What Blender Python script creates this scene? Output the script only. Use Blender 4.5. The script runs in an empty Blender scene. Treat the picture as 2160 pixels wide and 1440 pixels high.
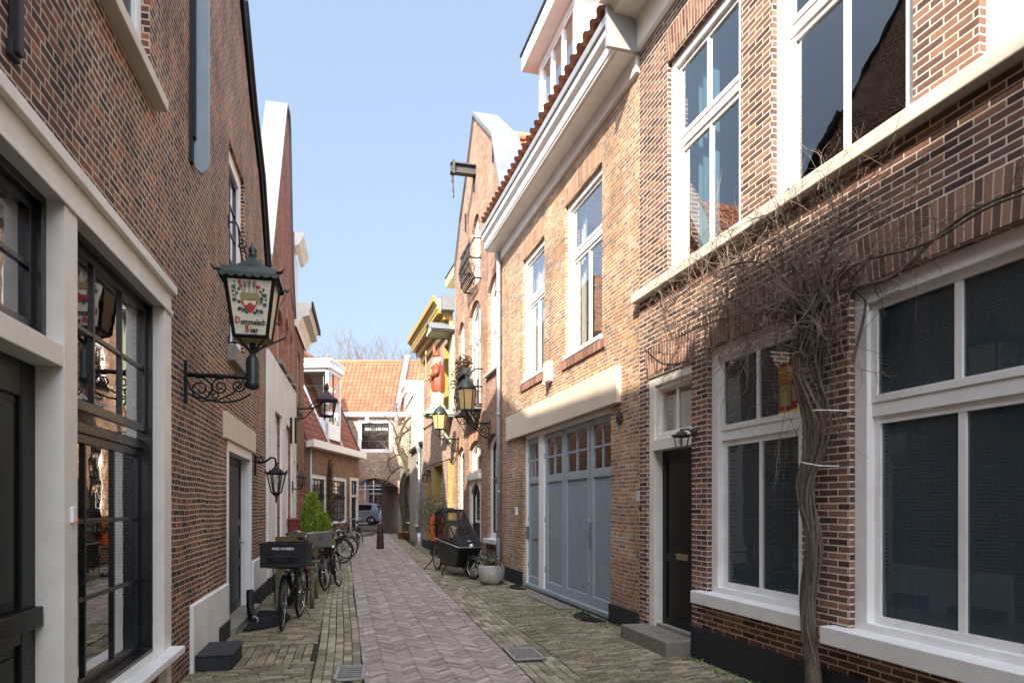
import bpy, bmesh, math, random
from mathutils import Vector, Matrix
from mathutils.geometry import tessellate_polygon
random.seed(7)
SC = bpy.context.scene
COL = SC.collection
F, CX, HY, EH = 1440.0, 1080.0, 1066.0, 1.6     # focal length in photo pixels, centre column, horizon row, eye height

# ------------------------------------------------------------------ camera, sky, sun
cam_d = bpy.data.cameras.new('camera'); cam = bpy.data.objects.new('camera', cam_d); COL.objects.link(cam)
cam.location = (0, 0, EH); cam.rotation_euler = (math.radians(90), 0, 0)
cam_d.sensor_width = 36; cam_d.lens = 24; cam_d.shift_y = (HY - 720) / 2160; cam_d.clip_start = 0.05; cam_d.clip_end = 800
SC.camera = cam
SUN = Vector((0.30, 1.0, -0.70))                   # travel direction of sunlight
wd = bpy.data.worlds.new('World'); SC.world = wd; wd.use_nodes = True
wn = wd.node_tree; bg = wn.nodes['Background']
sky = wn.nodes.new('ShaderNodeTexSky'); sky.sky_type = 'NISHITA'; sky.sun_disc = False
sky.sun_elevation = math.atan2(0.70, math.hypot(.3, 1)); sky.sun_rotation = math.atan2(-SUN.x, -SUN.y)
sky.air_density = 1.0; sky.dust_density = 3.0; sky.ozone_density = 1.0; sky.altitude = 0
mx = wn.nodes.new('ShaderNodeMix'); mx.data_type = 'RGBA'; mx.inputs[0].default_value = .86; wn.links.new(sky.outputs[0], mx.inputs[6]); mx.inputs[7].default_value = (.66, .84, 1.12, 1)   # thin even winter haze over the whole sky
# added sky glow around the sun direction, fills the shaded street
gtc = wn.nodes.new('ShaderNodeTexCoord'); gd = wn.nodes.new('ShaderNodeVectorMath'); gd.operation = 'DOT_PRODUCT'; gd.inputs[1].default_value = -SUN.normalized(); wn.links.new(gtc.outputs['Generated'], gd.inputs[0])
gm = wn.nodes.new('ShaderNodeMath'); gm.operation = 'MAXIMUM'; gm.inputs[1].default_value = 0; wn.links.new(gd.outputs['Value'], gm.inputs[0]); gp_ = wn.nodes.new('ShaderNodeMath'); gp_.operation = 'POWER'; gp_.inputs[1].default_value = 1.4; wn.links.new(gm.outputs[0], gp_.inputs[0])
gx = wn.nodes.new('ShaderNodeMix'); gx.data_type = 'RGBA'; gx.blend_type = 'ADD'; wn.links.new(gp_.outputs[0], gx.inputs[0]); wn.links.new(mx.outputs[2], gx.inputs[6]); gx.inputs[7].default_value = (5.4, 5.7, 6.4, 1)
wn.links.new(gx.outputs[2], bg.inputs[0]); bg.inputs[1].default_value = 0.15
sd = bpy.data.lights.new('sun', 'SUN'); sd.energy = 2.75; sd.angle = math.radians(0.5); sd.color = (1.0, 0.90, 0.76)
so = bpy.data.objects.new('sun', sd); COL.objects.link(so); so.rotation_euler = SUN.to_track_quat('-Z', 'Y').to_euler(); so.location = (-6, -20, 25)
SC.view_settings.view_transform = 'Standard'; SC.view_settings.look = 'None'; SC.view_settings.exposure = 2.25; SC.view_settings.gamma = 1
try:
    SC.cycles.max_bounces = 8; SC.cycles.transparent_max_bounces = 16; SC.cycles.use_denoising = True
    SC.cycles.sample_clamp_indirect = 6; SC.cycles.caustics_reflective = False; SC.cycles.caustics_refractive = False
except Exception: pass

# ------------------------------------------------------------------ material helpers
MATS = {}
class NT:
    def __init__(s, name):
        s.m = bpy.data.materials.new(name); s.m.use_nodes = True; s.t = s.m.node_tree
        s.t.nodes.clear(); s.out = s.t.nodes.new('ShaderNodeOutputMaterial'); MATS[name] = s.m
    def n(s, typ, ins=None, **kw):
        nd = s.t.nodes.new('ShaderNode' + typ)
        for k, v in kw.items(): setattr(nd, k, v)
        if ins:
            for k, v in ins.items(): s.set(nd.inputs[k], v)
        return nd
    def set(s, sock, v):
        if isinstance(v, bpy.types.NodeSocket): s.t.links.new(v, sock)
        elif isinstance(v, bpy.types.Node): s.t.links.new(v.outputs[0], sock)
        else: sock.default_value = v
    def m_(s, op, a, b=0.0, c=0.0):
        nd = s.n('Math', operation=op); s.set(nd.inputs[0], a); s.set(nd.inputs[1], b); s.set(nd.inputs[2], c); return nd.outputs[0]
    def mixf(s, f, a, b): return s.m_('ADD', s.m_('MULTIPLY', a, s.m_('SUBTRACT', 1.0, f)), s.m_('MULTIPLY', b, f))
    def mixc(s, f, a, b, mode='MIX'):
        nd = s.n('Mix', data_type='RGBA', blend_type=mode); s.set(nd.inputs[0], f); s.set(nd.inputs[6], a); s.set(nd.inputs[7], b); return nd.outputs[2]
    def ramp(s, f, stops, interp='LINEAR'):
        nd = s.n('ValToRGB'); cr = nd.color_ramp; cr.interpolation = interp
        while len(cr.elements) < len(stops): cr.elements.new(0.5)
        for e, (p, c) in zip(cr.elements, stops): e.position = p; e.color = (*c, 1) if len(c) == 3 else c
        s.set(nd.inputs[0], f); return nd.outputs[0]
    def noise(s, vec, scale, det=3, rough=.55, dim='3D'):
        nd = s.n('TexNoise', noise_dimensions=dim); s.set(nd.inputs['Vector'], vec)
        nd.inputs['Scale'].default_value = scale; nd.inputs['Detail'].default_value = det; nd.inputs['Roughness'].default_value = rough; return nd.outputs[0]
    def obj(s): return s.n('TexCoord').outputs['Object']
    def finish(s, col, rough=.8, bump=None, dist=.004, strength=1.0, metal=0.0, spec=.5, **kw):
        p = s.n('BsdfPrincipled'); s.set(p.inputs['Base Color'], col if not isinstance(col, tuple) else (*col, 1)[:4]); s.set(p.inputs['Roughness'], rough)
        p.inputs['Metallic'].default_value = metal; p.inputs['Specular IOR Level'].default_value = spec
        for k, v in kw.items(): s.set(p.inputs[k.replace('_', ' ')], v)
        if bump is not None:
            b = s.n('Bump'); b.inputs['Strength'].default_value = strength; b.inputs['Distance'].default_value = dist
            s.set(b.inputs['Height'], bump); s.t.links.new(b.outputs[0], p.inputs['Normal'])
        s.t.links.new(p.outputs[0], s.out.inputs[0]); return s.m

def hexc(h, k=1.0):
    r = [int(h[i:i + 2], 16) / 255 for i in (0, 2, 4)]
    return tuple((c / 12.92 if c < .04045 else ((c + .055) / 1.055) ** 2.4) * k for c in r)

def brick_mat(name, pal, mortar, bw=.215, bh=.064, mj=.011, headers=True, wob=.006, stain=.25, bump=.007, swap=False, fade=0.0):
    N = NT(name); tc = N.n('TexCoord'); sp = N.n('SeparateXYZ', {0: tc.outputs['Object']}); sn = N.n('SeparateXYZ', {0: tc.outputs['Normal']})
    ax = N.m_('GREATER_THAN', N.m_('ABSOLUTE', sn.outputs[0]), .6); az = N.m_('GREATER_THAN', N.m_('ABSOLUTE', sn.outputs[2]), .8)
    U = N.mixf(ax, sp.outputs[0], sp.outputs[1]); V = N.mixf(az, sp.outputs[2], sp.outputs[1])
    if swap: U, V = V, U
    nz = N.noise(tc.outputs['Object'], 1.3, 2); nz2 = N.noise(tc.outputs['Object'], 9, 2)
    V = N.m_('ADD', V, N.m_('MULTIPLY', N.m_('SUBTRACT', nz, .5), wob * 5)); V = N.m_('ADD', V, N.m_('MULTIPLY', N.m_('SUBTRACT', nz2, .5), wob * 1.4))
    nz3 = N.noise(tc.outputs['Object'], 14, 2); U = N.m_('ADD', U, N.m_('MULTIPLY', N.m_('SUBTRACT', nz3, .5), wob * 2))
    rv = N.m_('DIVIDE', V, bh); row = N.m_('FLOOR', rv); fv = N.m_('FRACT', rv); odd = N.m_('FLOORED_MODULO', row, 2.0)
    w = N.m_('MULTIPLY', bw, N.m_('SUBTRACT', 1.0, N.m_('MULTIPLY', odd, .5))) if headers else bw
    uo = N.m_('ADD', N.m_('DIVIDE', U, w), N.m_('MULTIPLY', odd, .5)); 
    uo = N.m_('ADD', uo, N.m_('MULTIPLY', N.m_('FLOORED_MODULO', N.m_('FLOOR', N.m_('MULTIPLY', row, .5)), 2.0), .5 if headers else 0.0))
    col = N.m_('FLOOR', uo); fu = N.m_('FRACT', uo)
    du = N.m_('MULTIPLY', N.m_('MINIMUM', fu, N.m_('SUBTRACT', 1.0, fu)), w); dv = N.m_('MULTIPLY', N.m_('MINIMUM', fv, N.m_('SUBTRACT', 1.0, fv)), bh)
    fine = N.noise(tc.outputs['Object'], 90, 3); med = N.noise(tc.outputs['Object'], 28, 3)
    patch = N.noise(tc.outputs['Object'], .8, 3, .6)
    d = N.m_('ADD', N.m_('SUBTRACT', N.m_('MINIMUM', du, dv), N.m_('MULTIPLY', N.m_('SUBTRACT', patch, .5), .010 if wob > .003 else .003)), N.m_('MULTIPLY', N.m_('SUBTRACT', med, .5), .009 if wob > .003 else .004))
    mr = N.n('MapRange', {0: d, 1: mj * .5 - .0015, 2: mj * .5 + .0025, 3: 0.0, 4: 1.0}, interpolation_type='SMOOTHSTEP'); mask = mr.outputs[0]
    cv = N.n('CombineXYZ', {0: col, 1: row, 2: odd}); wn_ = N.n('TexWhiteNoise', {0: cv.outputs[0]}, noise_dimensions='3D')
    wv = N.m_('ADD', wn_.outputs[0], N.m_('MULTIPLY', N.m_('SUBTRACT', med, .5), .35))
    big = N.noise(tc.outputs['Object'], .55, 3)
    wv = N.m_('ADD', wv, N.m_('MULTIPLY', N.m_('SUBTRACT', big, .5), .55))
    bc = N.ramp(wv, pal)
    bc = N.mixc(.5, bc, N.ramp(fine, [(.3, (.55, .55, .55)), (.7, (1.25, 1.25, 1.25))]), 'MULTIPLY')
    mc = N.mixc(.5, (*mortar, 1), N.ramp(med, [(.3, (.55, .55, .55)), (.7, (1.15, 1.15, 1.15))]), 'MULTIPLY')
    c = N.mixc(mask, mc, bc)
    st = N.ramp(N.noise(tc.outputs['Object'], 1.1, 4, .65), [(.35, (1 - stain,) * 3), (.62, (1.08,) * 3)])
    c = N.mixc(1.0, c, st, 'MULTIPLY')
    streak = N.n('Mapping', {0: tc.outputs['Object']}); streak.inputs['Scale'].default_value = (2.2, 2.2, .35)
    sk = N.ramp(N.noise(streak.outputs[0], 1.6, 4, .65), [(.34, (.72, .70, .68)), (.52, (1, 1, 1)), (.7, (1, 1, 1)), (.8, (1.16, 1.14, 1.1))]); c = N.mixc(min(1, stain * 3), c, sk, 'MULTIPLY')
    h = N.m_('ADD', N.m_('MULTIPLY', mask, N.m_('ADD', .8, N.m_('MULTIPLY', wn_.outputs[0], .35))), N.m_('MULTIPLY', fine, .35))
    return N.finish(c, N.ramp(mask, [(0, (.95,) * 3), (1, (.8,) * 3)]), h, bump, 1.0, spec=.3)

def paint(name, col, rough=.4, var=.12, bump=.0006, scale=6, **kw):
    N = NT(name); o = N.obj(); a = N.noise(o, scale, 4, .6); b = N.noise(o, scale * 14, 3)
    c = N.mixc(1.0, (*col, 1), N.ramp(a, [(.3, (1 - var,) * 3), (.7, (1 + var * .3,) * 3)]), 'MULTIPLY')
    r = N.m_('ADD', rough - .06, N.m_('MULTIPLY', b, .14))
    return N.finish(c, r, N.m_('ADD', b, a), bump, 1.0, **kw)

def rndcol(name, pal, rough=.85, moss=None, bump=.003, metal=0):
    """material for separately modelled bricks / tiles: 'rnd' attribute picks the brick's own colour"""
    N = NT(name); o = N.obj(); at = N.n('Attribute', attribute_name='rnd'); fine = N.noise(o, 60, 4, .6); med = N.noise(o, 7, 4, .6)
    v = N.m_('ADD', at.outputs['Fac'], N.m_('MULTIPLY', N.m_('SUBTRACT', med, .5), .5))
    c = N.ramp(v, pal); c = N.mixc(.6, c, N.ramp(fine, [(.3, (.6,) * 3), (.7, (1.25,) * 3)]), 'MULTIPLY')
    if moss:
        mcol, lo, hi = moss; mm = N.noise(o, .9, 4, .7); m2 = N.noise(o, 26, 3, .6)
        f = N.n('MapRange', {0: N.m_('ADD', mm, N.m_('MULTIPLY', N.m_('SUBTRACT', m2, .5), .6)), 1: lo, 2: hi, 3: 0.0, 4: .85}).outputs[0]
        c = N.mixc(f, c, (*mcol, 1))
    return N.finish(c, N.m_('ADD', rough - .1, N.m_('MULTIPLY', med, .2)), fine, bump, 1.0, metal=metal, spec=.35)

# brick palettes
brick_mat('brick_dark_red', [(0, hexc('3a2a2b')), (.18, hexc('563733')), (.45, hexc('73463a')), (.7, hexc('835241')), (.9, hexc('945c47')), (1, hexc('b06844'))], hexc('d0c2ab'), bw=.2, bh=.054, mj=.014, wob=.010, stain=.25, bump=.011)
brick_mat('brick_purple', [(0, hexc('493535')), (.35, hexc('6e5048')), (.7, hexc('846154')), (1, hexc('a07762'))], hexc('e6dac6'), bw=.205, bh=.054, mj=.0105, wob=.002, stain=.15, bump=.005, headers=False)
brick_mat('brick_orange', [(0, hexc('806e66')), (.3, hexc('a67e62')), (.55, hexc('b8855d')), (.8, hexc('c29770')), (1, hexc('bfaa92'))], hexc('dccfba'), bw=.2, bh=.052, mj=.011, wob=.011, stain=.25, bump=.011)
brick_mat('brick_rose', [(0, hexc('836455')), (.4, hexc('9c755f')), (.75, hexc('a9826c')), (1, hexc('b5947c'))], hexc('bdac96'), bw=.2, bh=.058, mj=.009, wob=.006, stain=.2, bump=.006)
brick_mat('brick_mauve', [(0, hexc('7f6460')), (.45, hexc('a08072')), (1, hexc('bb9c88'))], hexc('d2c4b0'), bw=.21, bh=.066, mj=.012, wob=.003, stain=.15, bump=.006)
brick_mat('brick_red', [(0, hexc('80524a')), (.45, hexc('a56a54')), (1, hexc('b87e64'))], hexc('9a8474'), bw=.2, bh=.06, mj=.009, wob=.004, stain=.25, bump=.005)
brick_mat('brick_brown', [(0, hexc('6a4536')), (.45, hexc('8c5c44')), (1, hexc('a5745a'))], hexc('a8977f'), bw=.21, bh=.062, mj=.011, wob=.004, stain=.2, bump=.006)
rndcol('lintel_brick', [(0, hexc('64493f')), (.5, hexc('8a675a')), (1, hexc('a67e6a'))]); rndcol('lintel_brick_orange', [(0, hexc('82655a')), (.5, hexc('a67c66')), (1, hexc('bd9278'))])
rndcol('road_brick', [(0, hexc('8a7f79')), (.3, hexc('a0948c')), (.75, hexc('ac9f96')), (1, hexc('c4b8ac'))], moss=(hexc('5f5f3c'), .68, .92), bump=.004)
rndcol('border_brick', [(0, hexc('7a7360')), (.5, hexc('968c75')), (1, hexc('b3aa95'))], moss=(hexc('50572c'), .5, .78), bump=.004)
rndcol('yellow_clinker', [(0, hexc('6c6556')), (.5, hexc('8e846d')), (1, hexc('aba086'))], moss=(hexc('444a2c'), .46, .8), bump=.004)
rndcol('pantile_orange', [(0, hexc('82503c')), (.5, hexc('965f46')), (1, hexc('a57256'))], rough=.7, moss=(hexc('6f6a50'), .62, 1.0), bump=.004)
rndcol('pantile_red', [(0, hexc('6d4234')), (.5, hexc('855040')), (1, hexc('9c654e'))], rough=.75, moss=(hexc('5b503a'), .55, .9), bump=.004)
# joints between pavers
N = NT('moss_soil'); o = N.obj(); a = N.noise(o, 3.0, 4, .7); b = N.noise(o, 60, 3)
N.finish(N.mixc(.5, N.ramp(a, [(.3, hexc('1e1b16')), (.5, hexc('2b2a1a')), (.68, hexc('465424'))]), N.ramp(b, [(.3, (.5,) * 3), (.7, (1.3,) * 3)]), 'MULTIPLY'), .95, b, .01)
paint('white_paint', hexc('efeeeb'), .42, .10); paint('cream_paint', hexc('ebe6db'), .42, .10); paint('stucco_white', hexc('eceae4'), .8, .14, .004, 2.2)
paint('stucco_grey', hexc('9a948a'), .85, .3, .006, 1.6); paint('stucco_cream', hexc('dcccb4'), .85, .12, .004, 1.4)
paint('black_paint', hexc('0b0e10'), .4, .2, spec=.25); paint('black_green', hexc('0d1413'), .4, .2, spec=.25); paint('green_lantern', hexc('1f2f2c'), .35, .25, .001)
paint('grey_blue_paint', hexc('8d9ba3'), .5, .12); paint('grey_blue_trim', hexc('9ba8ae'), .45, .12); paint('tar_plinth', hexc('23262a'), .6, .3, .002)
paint('yellow_paint', hexc('a88e40'), .45, .12); paint('pale_yellow', hexc('d8c583'), .45, .12); paint('ochre_paint', hexc('b8903c'), .45, .15); paint('mint_paint', hexc('a5b59c'), .5, .12)
paint('lead_sheet', hexc('6c7276'), .6, .2, .001, 2); paint('zinc', hexc('a9acad'), .45, .12, .001, 3, metal=.4); paint('stone', hexc('8d877c'), .85, .25, .003, 4)
paint('sill_stone', hexc('d6cdbd'), .6, .15, .001, 4); paint('concrete', hexc('817b71'), .9, .3, .004, 5)
paint('iron', hexc('1c1d1e'), .5, .3, .002, 20, metal=.4); paint('steel_grate', hexc('a8a5a0'), .5, .3, .001, 20, metal=.4); paint('cast_iron', hexc('4a4845'), .6, .3, .003, 20, metal=.5)
paint('rubber', hexc('161616'), .75, .2, .001, 30); paint('chrome', hexc('b9bbbd'), .22, .1, .0003, 20, metal=1.0); paint('black_frame', hexc('101214'), .28, .1)
paint('plastic_black', hexc('14171a'), .45, .1); paint('orange_plastic', hexc('d9672a'), .4, .05); paint('silver_cover', hexc('8d8c86'), .35, .2, .004, 12, metal=.5)
paint('white_rubber', hexc('cfc9bc'), .6, .1); paint('red_paint', hexc('7d2226'), .4, .15); paint('brass', hexc('b3a888'), .3, .15, .0005, 20, metal=.9)
paint('statue_red', hexc('8f4531'), .45, .25, .003, 8); paint('statue_white', hexc('ddd4c2'), .55, .2, .003, 8); paint('statue_gold', hexc('b9975a'), .45, .2); paint('skin_paint', hexc('c99a7c'), .5, .1)
paint('terracotta', hexc('9b6b4a'), .85, .2); paint('pot_white', hexc('b9b5ac'), .7, .35, .003, 6); paint('pot_dark', hexc('20282a'), .6, .15)
paint('tan_leather', hexc('4b2e1d'), .5, .2); paint('coir', hexc('1c1c1c'), .95, .3, .01, 40); paint('lamp_glass_yellow', hexc('c4a870'), .35, .1)
paint('panel_cream', hexc('d3ccb4'), .35, .05); paint('red_ink', hexc('a81e24'), .5, .1); paint('blue_ink', hexc('1f3b74'), .5, .1); paint('dark_ink', hexc('15191a'), .5, .1); paint('green_ink', hexc('2c4a3f'), .5, .1)
paint('straw_ink', hexc('8f8a56'), .5, .2); paint('grey_ink', hexc('77735f'), .5, .2); paint('poster_red', hexc('8e1f26'), .5, .1); paint('poster_yellow', hexc('d8b332'), .5, .1); paint('poster_green', hexc('8f9a48'), .5, .4, .0005, 60)
paint('curtain_white', hexc('d8d2c6'), .9, .1, .002); paint('curtain_teal', hexc('4b6f78'), .9, .15, .002); paint('curtain_dark', hexc('2c4048'), .9, .15, .002)
paint('interior', hexc('59544c'), .9, .2); paint('interior_dark', hexc('2a2826'), .9, .2); paint('car_paint', hexc('aebccd'), .25, .05, .0002, metal=.1); paint('car_glass', hexc('10161b'), .06, .05, 0.0002)
paint('bollard_brown', hexc('3d2a2e'), .5, .2, .002, 12); paint('sign_blue', hexc('1f55a5'), .4, .05); paint('reflector_red', hexc('a3161c'), .2, .05); paint('lamp_white', hexc('e6e6e2'), .2, .05)
# wood, bark, leaves
def woodm(name, cols, sc=(1, 1, 14)):
    N = NT(name); mp = N.n('Mapping', {0: N.obj()}); mp.inputs['Scale'].default_value = sc; a = N.noise(mp.outputs[0], 5, 5, .65); b = N.noise(N.obj(), 4, 3)
    N.finish(N.mixc(.35, N.ramp(a, [(.3, cols[0]), (.7, cols[1])]), N.ramp(b, [(.4, cols[0]), (.65, cols[2])])), .85, a, .003)
woodm('old_wood', (hexc('4d4535'), hexc('8e8468'), hexc('6e6a4a')), (14, 14, 1)); woodm('mossy_wood', (hexc('4a3a28'), hexc('7d6a48'), hexc('6f7430')), (2, 2, 12))
woodm('bark', (hexc('43392f'), hexc('877a6b'), hexc('665b4d')), (12, 12, 2)); woodm('bark_mossy', (hexc('2e281e'), hexc('574e3e'), hexc('50552a')), (12, 12, 2)); woodm('twig', (hexc('5c4e44'), hexc('968575'), hexc('7a6a5b')), (12, 12, 2))
woodm('twig_dark', (hexc('3a2c26'), hexc('6b5145'), hexc('553f36')), (12, 12, 2)); woodm('twig_far', (hexc('5e524b'), hexc('7a6c62'), hexc('6b5f56')), (3, 3, 3))
def leafm(name, cols, tr=.25):
    N = NT(name); at = N.n('Attribute', attribute_name='rnd'); c = N.ramp(at.outputs['Fac'], [(0, cols[0]), (.5, cols[1]), (1, cols[2])])
    p = N.n('BsdfPrincipled', {'Base Color': c, 'Roughness': .55}); t = N.n('BsdfTranslucent', {0: c}); mx = N.n('MixShader', {0: tr}); N.t.links.new(p.outputs[0], mx.inputs[1]); N.t.links.new(t.outputs[0], mx.inputs[2]); N.t.links.new(mx.outputs[0], N.out.inputs[0])
leafm('conifer_leaf', (hexc('4d6a1c'), hexc('7f9a2c'), hexc('a9b845'))); leafm('olive_leaf', (hexc('34402c'), hexc('5c6a48'), hexc('8b937a'))); leafm('dry_leaf', (hexc('3a2a24'), hexc('5a3a2c'), hexc('6d6a48')))
leafm('ivy_leaf', (hexc('223020'), hexc('44583a'), hexc('9aa58c'))); leafm('weed_leaf', (hexc('3c4f1c'), hexc('5d7428'), hexc('7f9340')))
def glassm(name, tint=(1, 1, 1), base=.05, gain=1.9, wav=.0, body=0.0, bodyc=(.02, .02, .02)):
    N = NT(name); lw = N.n('LayerWeight'); lw.inputs[0].default_value = .5
    f = N.m_('MINIMUM', N.m_('MULTIPLY', N.m_('ADD', base, N.m_('MULTIPLY', .95, N.m_('POWER', lw.outputs['Facing'], 4.0))), gain), 1.0)
    g = N.n('BsdfGlossy', {'Roughness': .0}); g.inputs['Color'].default_value = (1, 1, 1, 1)
    if wav:
        b = N.n('Bump'); b.inputs['Distance'].default_value = wav; N.set(b.inputs['Height'], N.noise(N.obj(), 3.0, 2)); N.t.links.new(b.outputs[0], g.inputs['Normal'])
    t = N.n('BsdfTransparent'); t.inputs[0].default_value = (*tint, 1); src = t.outputs[0]
    if body:
        d = N.n('BsdfDiffuse'); d.inputs[0].default_value = (*bodyc, 1); m1 = N.n('MixShader', {0: body}); N.t.links.new(src, m1.inputs[1]); N.t.links.new(d.outputs[0], m1.inputs[2]); src = m1.outputs[0]
    mx = N.n('MixShader', {0: f}); N.t.links.new(src, mx.inputs[1]); N.t.links.new(g.outputs[0], mx.inputs[2]); N.t.links.new(mx.outputs[0], N.out.inputs[0])
glassm('window_glass', (.85, .9, .92), .06, 2.0, .0006); glassm('window_glass_old', (.8, .84, .82), .06, 1.7, .0012); glassm('clear_glass', (.95, .95, .95), .04, 1.2); glassm('screen_glass', (.5, .55, .58), .04, 1.0, .0005, .5, (.07, .10, .118))
glassm('cover_plastic', (.28, .28, .28), .05, 1.0, .02, .2, (.06, .06, .065))
def M(n): return MATS[n]

# ------------------------------------------------------------------ mesh helpers
class MB:
    def __init__(s): s.v = []; s.f = []; s.r = []; s.sm = []; s.X = Matrix()
    def add(s, vs, fs, rnd=None, smooth=False):
        o = len(s.v); s.v += [s.X @ Vector(v) for v in vs]
        rv = random.random() if rnd is None else rnd
        for f in fs: s.f.append(tuple(o + i for i in f)); s.r.append(rv); s.sm.append(smooth)
        return s
    def box(s, x0, x1, y0, y1, z0, z1, rnd=None):
        return s.add([(x0, y0, z0), (x1, y0, z0), (x1, y1, z0), (x0, y1, z0), (x0, y0, z1), (x1, y0, z1), (x1, y1, z1), (x0, y1, z1)],
                     [(0, 3, 2, 1), (4, 5, 6, 7), (0, 1, 5, 4), (1, 2, 6, 5), (2, 3, 7, 6), (3, 0, 4, 7)], rnd)
    def frustum(s, c, w0, d0, z0, w1, d1, z1, n=None):
        x, y = c; return s.add([(x - w0, y - d0, z0), (x + w0, y - d0, z0), (x + w0, y + d0, z0), (x - w0, y + d0, z0), (x - w1, y - d1, z1), (x + w1, y - d1, z1), (x + w1, y + d1, z1), (x - w1, y + d1, z1)],
                     [(0, 3, 2, 1), (4, 5, 6, 7), (0, 1, 5, 4), (1, 2, 6, 5), (2, 3, 7, 6), (3, 0, 4, 7)])
    def poly(s, pts, rnd=None): return s.add(pts, [tuple(range(len(pts)))], rnd)
    def prism(s, poly, y0, y1, axis='y'):
        """polygon in (x,z) extruded along y (or given in (y,z) and extruded along x)"""
        n = len(poly); mk = (lambda a, b, t: (a, t, b)) if axis == 'y' else ((lambda a, b, t: (t, a, b)) if axis == 'x' else (lambda a, b, t: (a, b, t)))
        vs = [mk(a, b, y0) for a, b in poly] + [mk(a, b, y1) for a, b in poly]
        tri = tessellate_polygon([[Vector((a, b, 0)) for a, b in poly]])
        fs = [tuple(t) for t in tri] + [tuple(i + n for i in t) for t in tri] + [(i, (i + 1) % n, n + (i + 1) % n, n + i) for i in range(n)]
        return s.add(vs, fs)
    def ring(s, outer, inner, y0, y1):
        n = len(outer); vs = []
        for y in (y0, y1): vs += [(a, y, b) for a, b in outer] + [(a, y, b) for a, b in inner]
        fs = []
        for i in range(n):
            j = (i + 1) % n
            fs += [(i, j, n + j, n + i), (2 * n + i, 3 * n + i, 3 * n + j, 2 * n + j), (i, 2 * n + i, 2 * n + j, j), (n + i, n + j, 3 * n + j, 3 * n + i)]
        return s.add(vs, fs)
    def tube(s, pts, r, n=6, cap=True, rnd=None):
        pts = [Vector(p) for p in pts]; rs = r if isinstance(r, (list, tuple)) else [r] * len(pts); vs = []; up = None
        for i, p in enumerate(pts):
            t = (pts[min(i + 1, len(pts) - 1)] - pts[max(i - 1, 0)]); t = t.normalized() if t.length > 1e-9 else Vector((0, 0, 1))
            if up is None: up = Vector((0, 0, 1)) if abs(t.z) < .9 else Vector((1, 0, 0))
            a = t.cross(up); a = a.normalized() if a.length > 1e-6 else Vector((1, 0, 0)); b = a.cross(t); up = b if b.length > .1 else up
            for k in range(n): an = 2 * math.pi * k / n; vs.append(p + (a * math.cos(an) + b * math.sin(an)) * rs[i])
        fs = [(i * n + k, i * n + (k + 1) % n, (i + 1) * n + (k + 1) % n, (i + 1) * n + k) for i in range(len(pts) - 1) for k in range(n)]
        if cap: fs += [tuple(range(n))[::-1], tuple((len(pts) - 1) * n + k for k in range(n))]
        return s.add(vs, fs, rnd, n > 4)
    def lathe(s, prof, c=(0, 0, 0), n=16, axis='z', sx=1, sy=1):
        vs = []
        for r, h in prof:
            for k in range(n):
                an = 2 * math.pi * k / n; a, b = r * math.cos(an) * sx, r * math.sin(an) * sy
                v = (a, b, h) if axis == 'z' else ((h, a, b) if axis == 'x' else (a, h, b)); vs.append((v[0] + c[0], v[1] + c[1], v[2] + c[2]))
        m = len(prof); fs = [(i * n + k, i * n + (k + 1) % n, (i + 1) * n + (k + 1) % n, (i + 1) * n + k) for i in range(m - 1) for k in range(n)]
        fs += [tuple(range(n))[::-1], tuple((m - 1) * n + k for k in range(n))]
        return s.add(vs, fs, None, n > 8)
    def ball(s, c, r, n=10):
        rr = r if isinstance(r, (tuple, list)) else (r, r, r); m = max(5, n // 2 + 1); vs = []
        for i in range(m + 1):
            t = math.pi * i / m
            for k in range(n): a = 2 * math.pi * k / n; vs.append((c[0] + rr[0] * math.sin(t) * math.cos(a), c[1] + rr[1] * math.sin(t) * math.sin(a), c[2] + rr[2] * math.cos(t)))
        return s.add(vs, [(i * n + k, i * n + (k + 1) % n, (i + 1) * n + (k + 1) % n, (i + 1) * n + k) for i in range(m) for k in range(n)], None, True)
    def torus(s, c, R, r, axis='y', n=32, m=6, a0=0, a1=2 * math.pi):
        pts = []; full = abs(a1 - a0 - 2 * math.pi) < 1e-6; vs = []
        cnt = n if full else n + 1
        for i in range(cnt):
            a = a0 + (a1 - a0) * i / n
            for k in range(m):
                b = 2 * math.pi * k / m; q = R + r * math.cos(b); w = r * math.sin(b); x, z = q * math.cos(a), q * math.sin(a)
                v = (x, w, z) if axis == 'y' else ((w, x, z) if axis == 'x' else (x, z, w)); vs.append((v[0] + c[0], v[1] + c[1], v[2] + c[2]))
        fs = [((i % cnt) * m + k, (i % cnt) * m + (k + 1) % m, ((i + 1) % cnt) * m + (k + 1) % m, ((i + 1) % cnt) * m + k) for i in range(n if full else n) for k in range(m)]
        return s.add(vs, fs, None, True)
    def build(s, name, mat, parent=None, bevel=0, loc=None):
        me = bpy.data.meshes.new(name); me.from_pydata([tuple(v) for v in s.v], [], s.f); me.validate(); 
        me.materials.append(M(mat) if isinstance(mat, str) else mat)
        if len(me.polygons) == len(s.r):
            at = me.attributes.new('rnd', 'FLOAT', 'FACE'); at.data.foreach_set('value', s.r)
            me.polygons.foreach_set('use_smooth', s.sm)
        bm = bmesh.new(); bm.from_mesh(me); bmesh.ops.recalc_face_normals(bm, faces=bm.faces); bm.to_mesh(me); bm.free()
        o = bpy.data.objects.new(name, me); COL.objects.link(o)
        if parent: o.parent = parent
        if loc: o.location = loc
        if bevel:
            md = o.modifiers.new('bevel', 'BEVEL'); md.width = bevel; md.segments = 2; md.limit_method = 'ANGLE'; md.angle_limit = math.radians(40)
        return o
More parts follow.
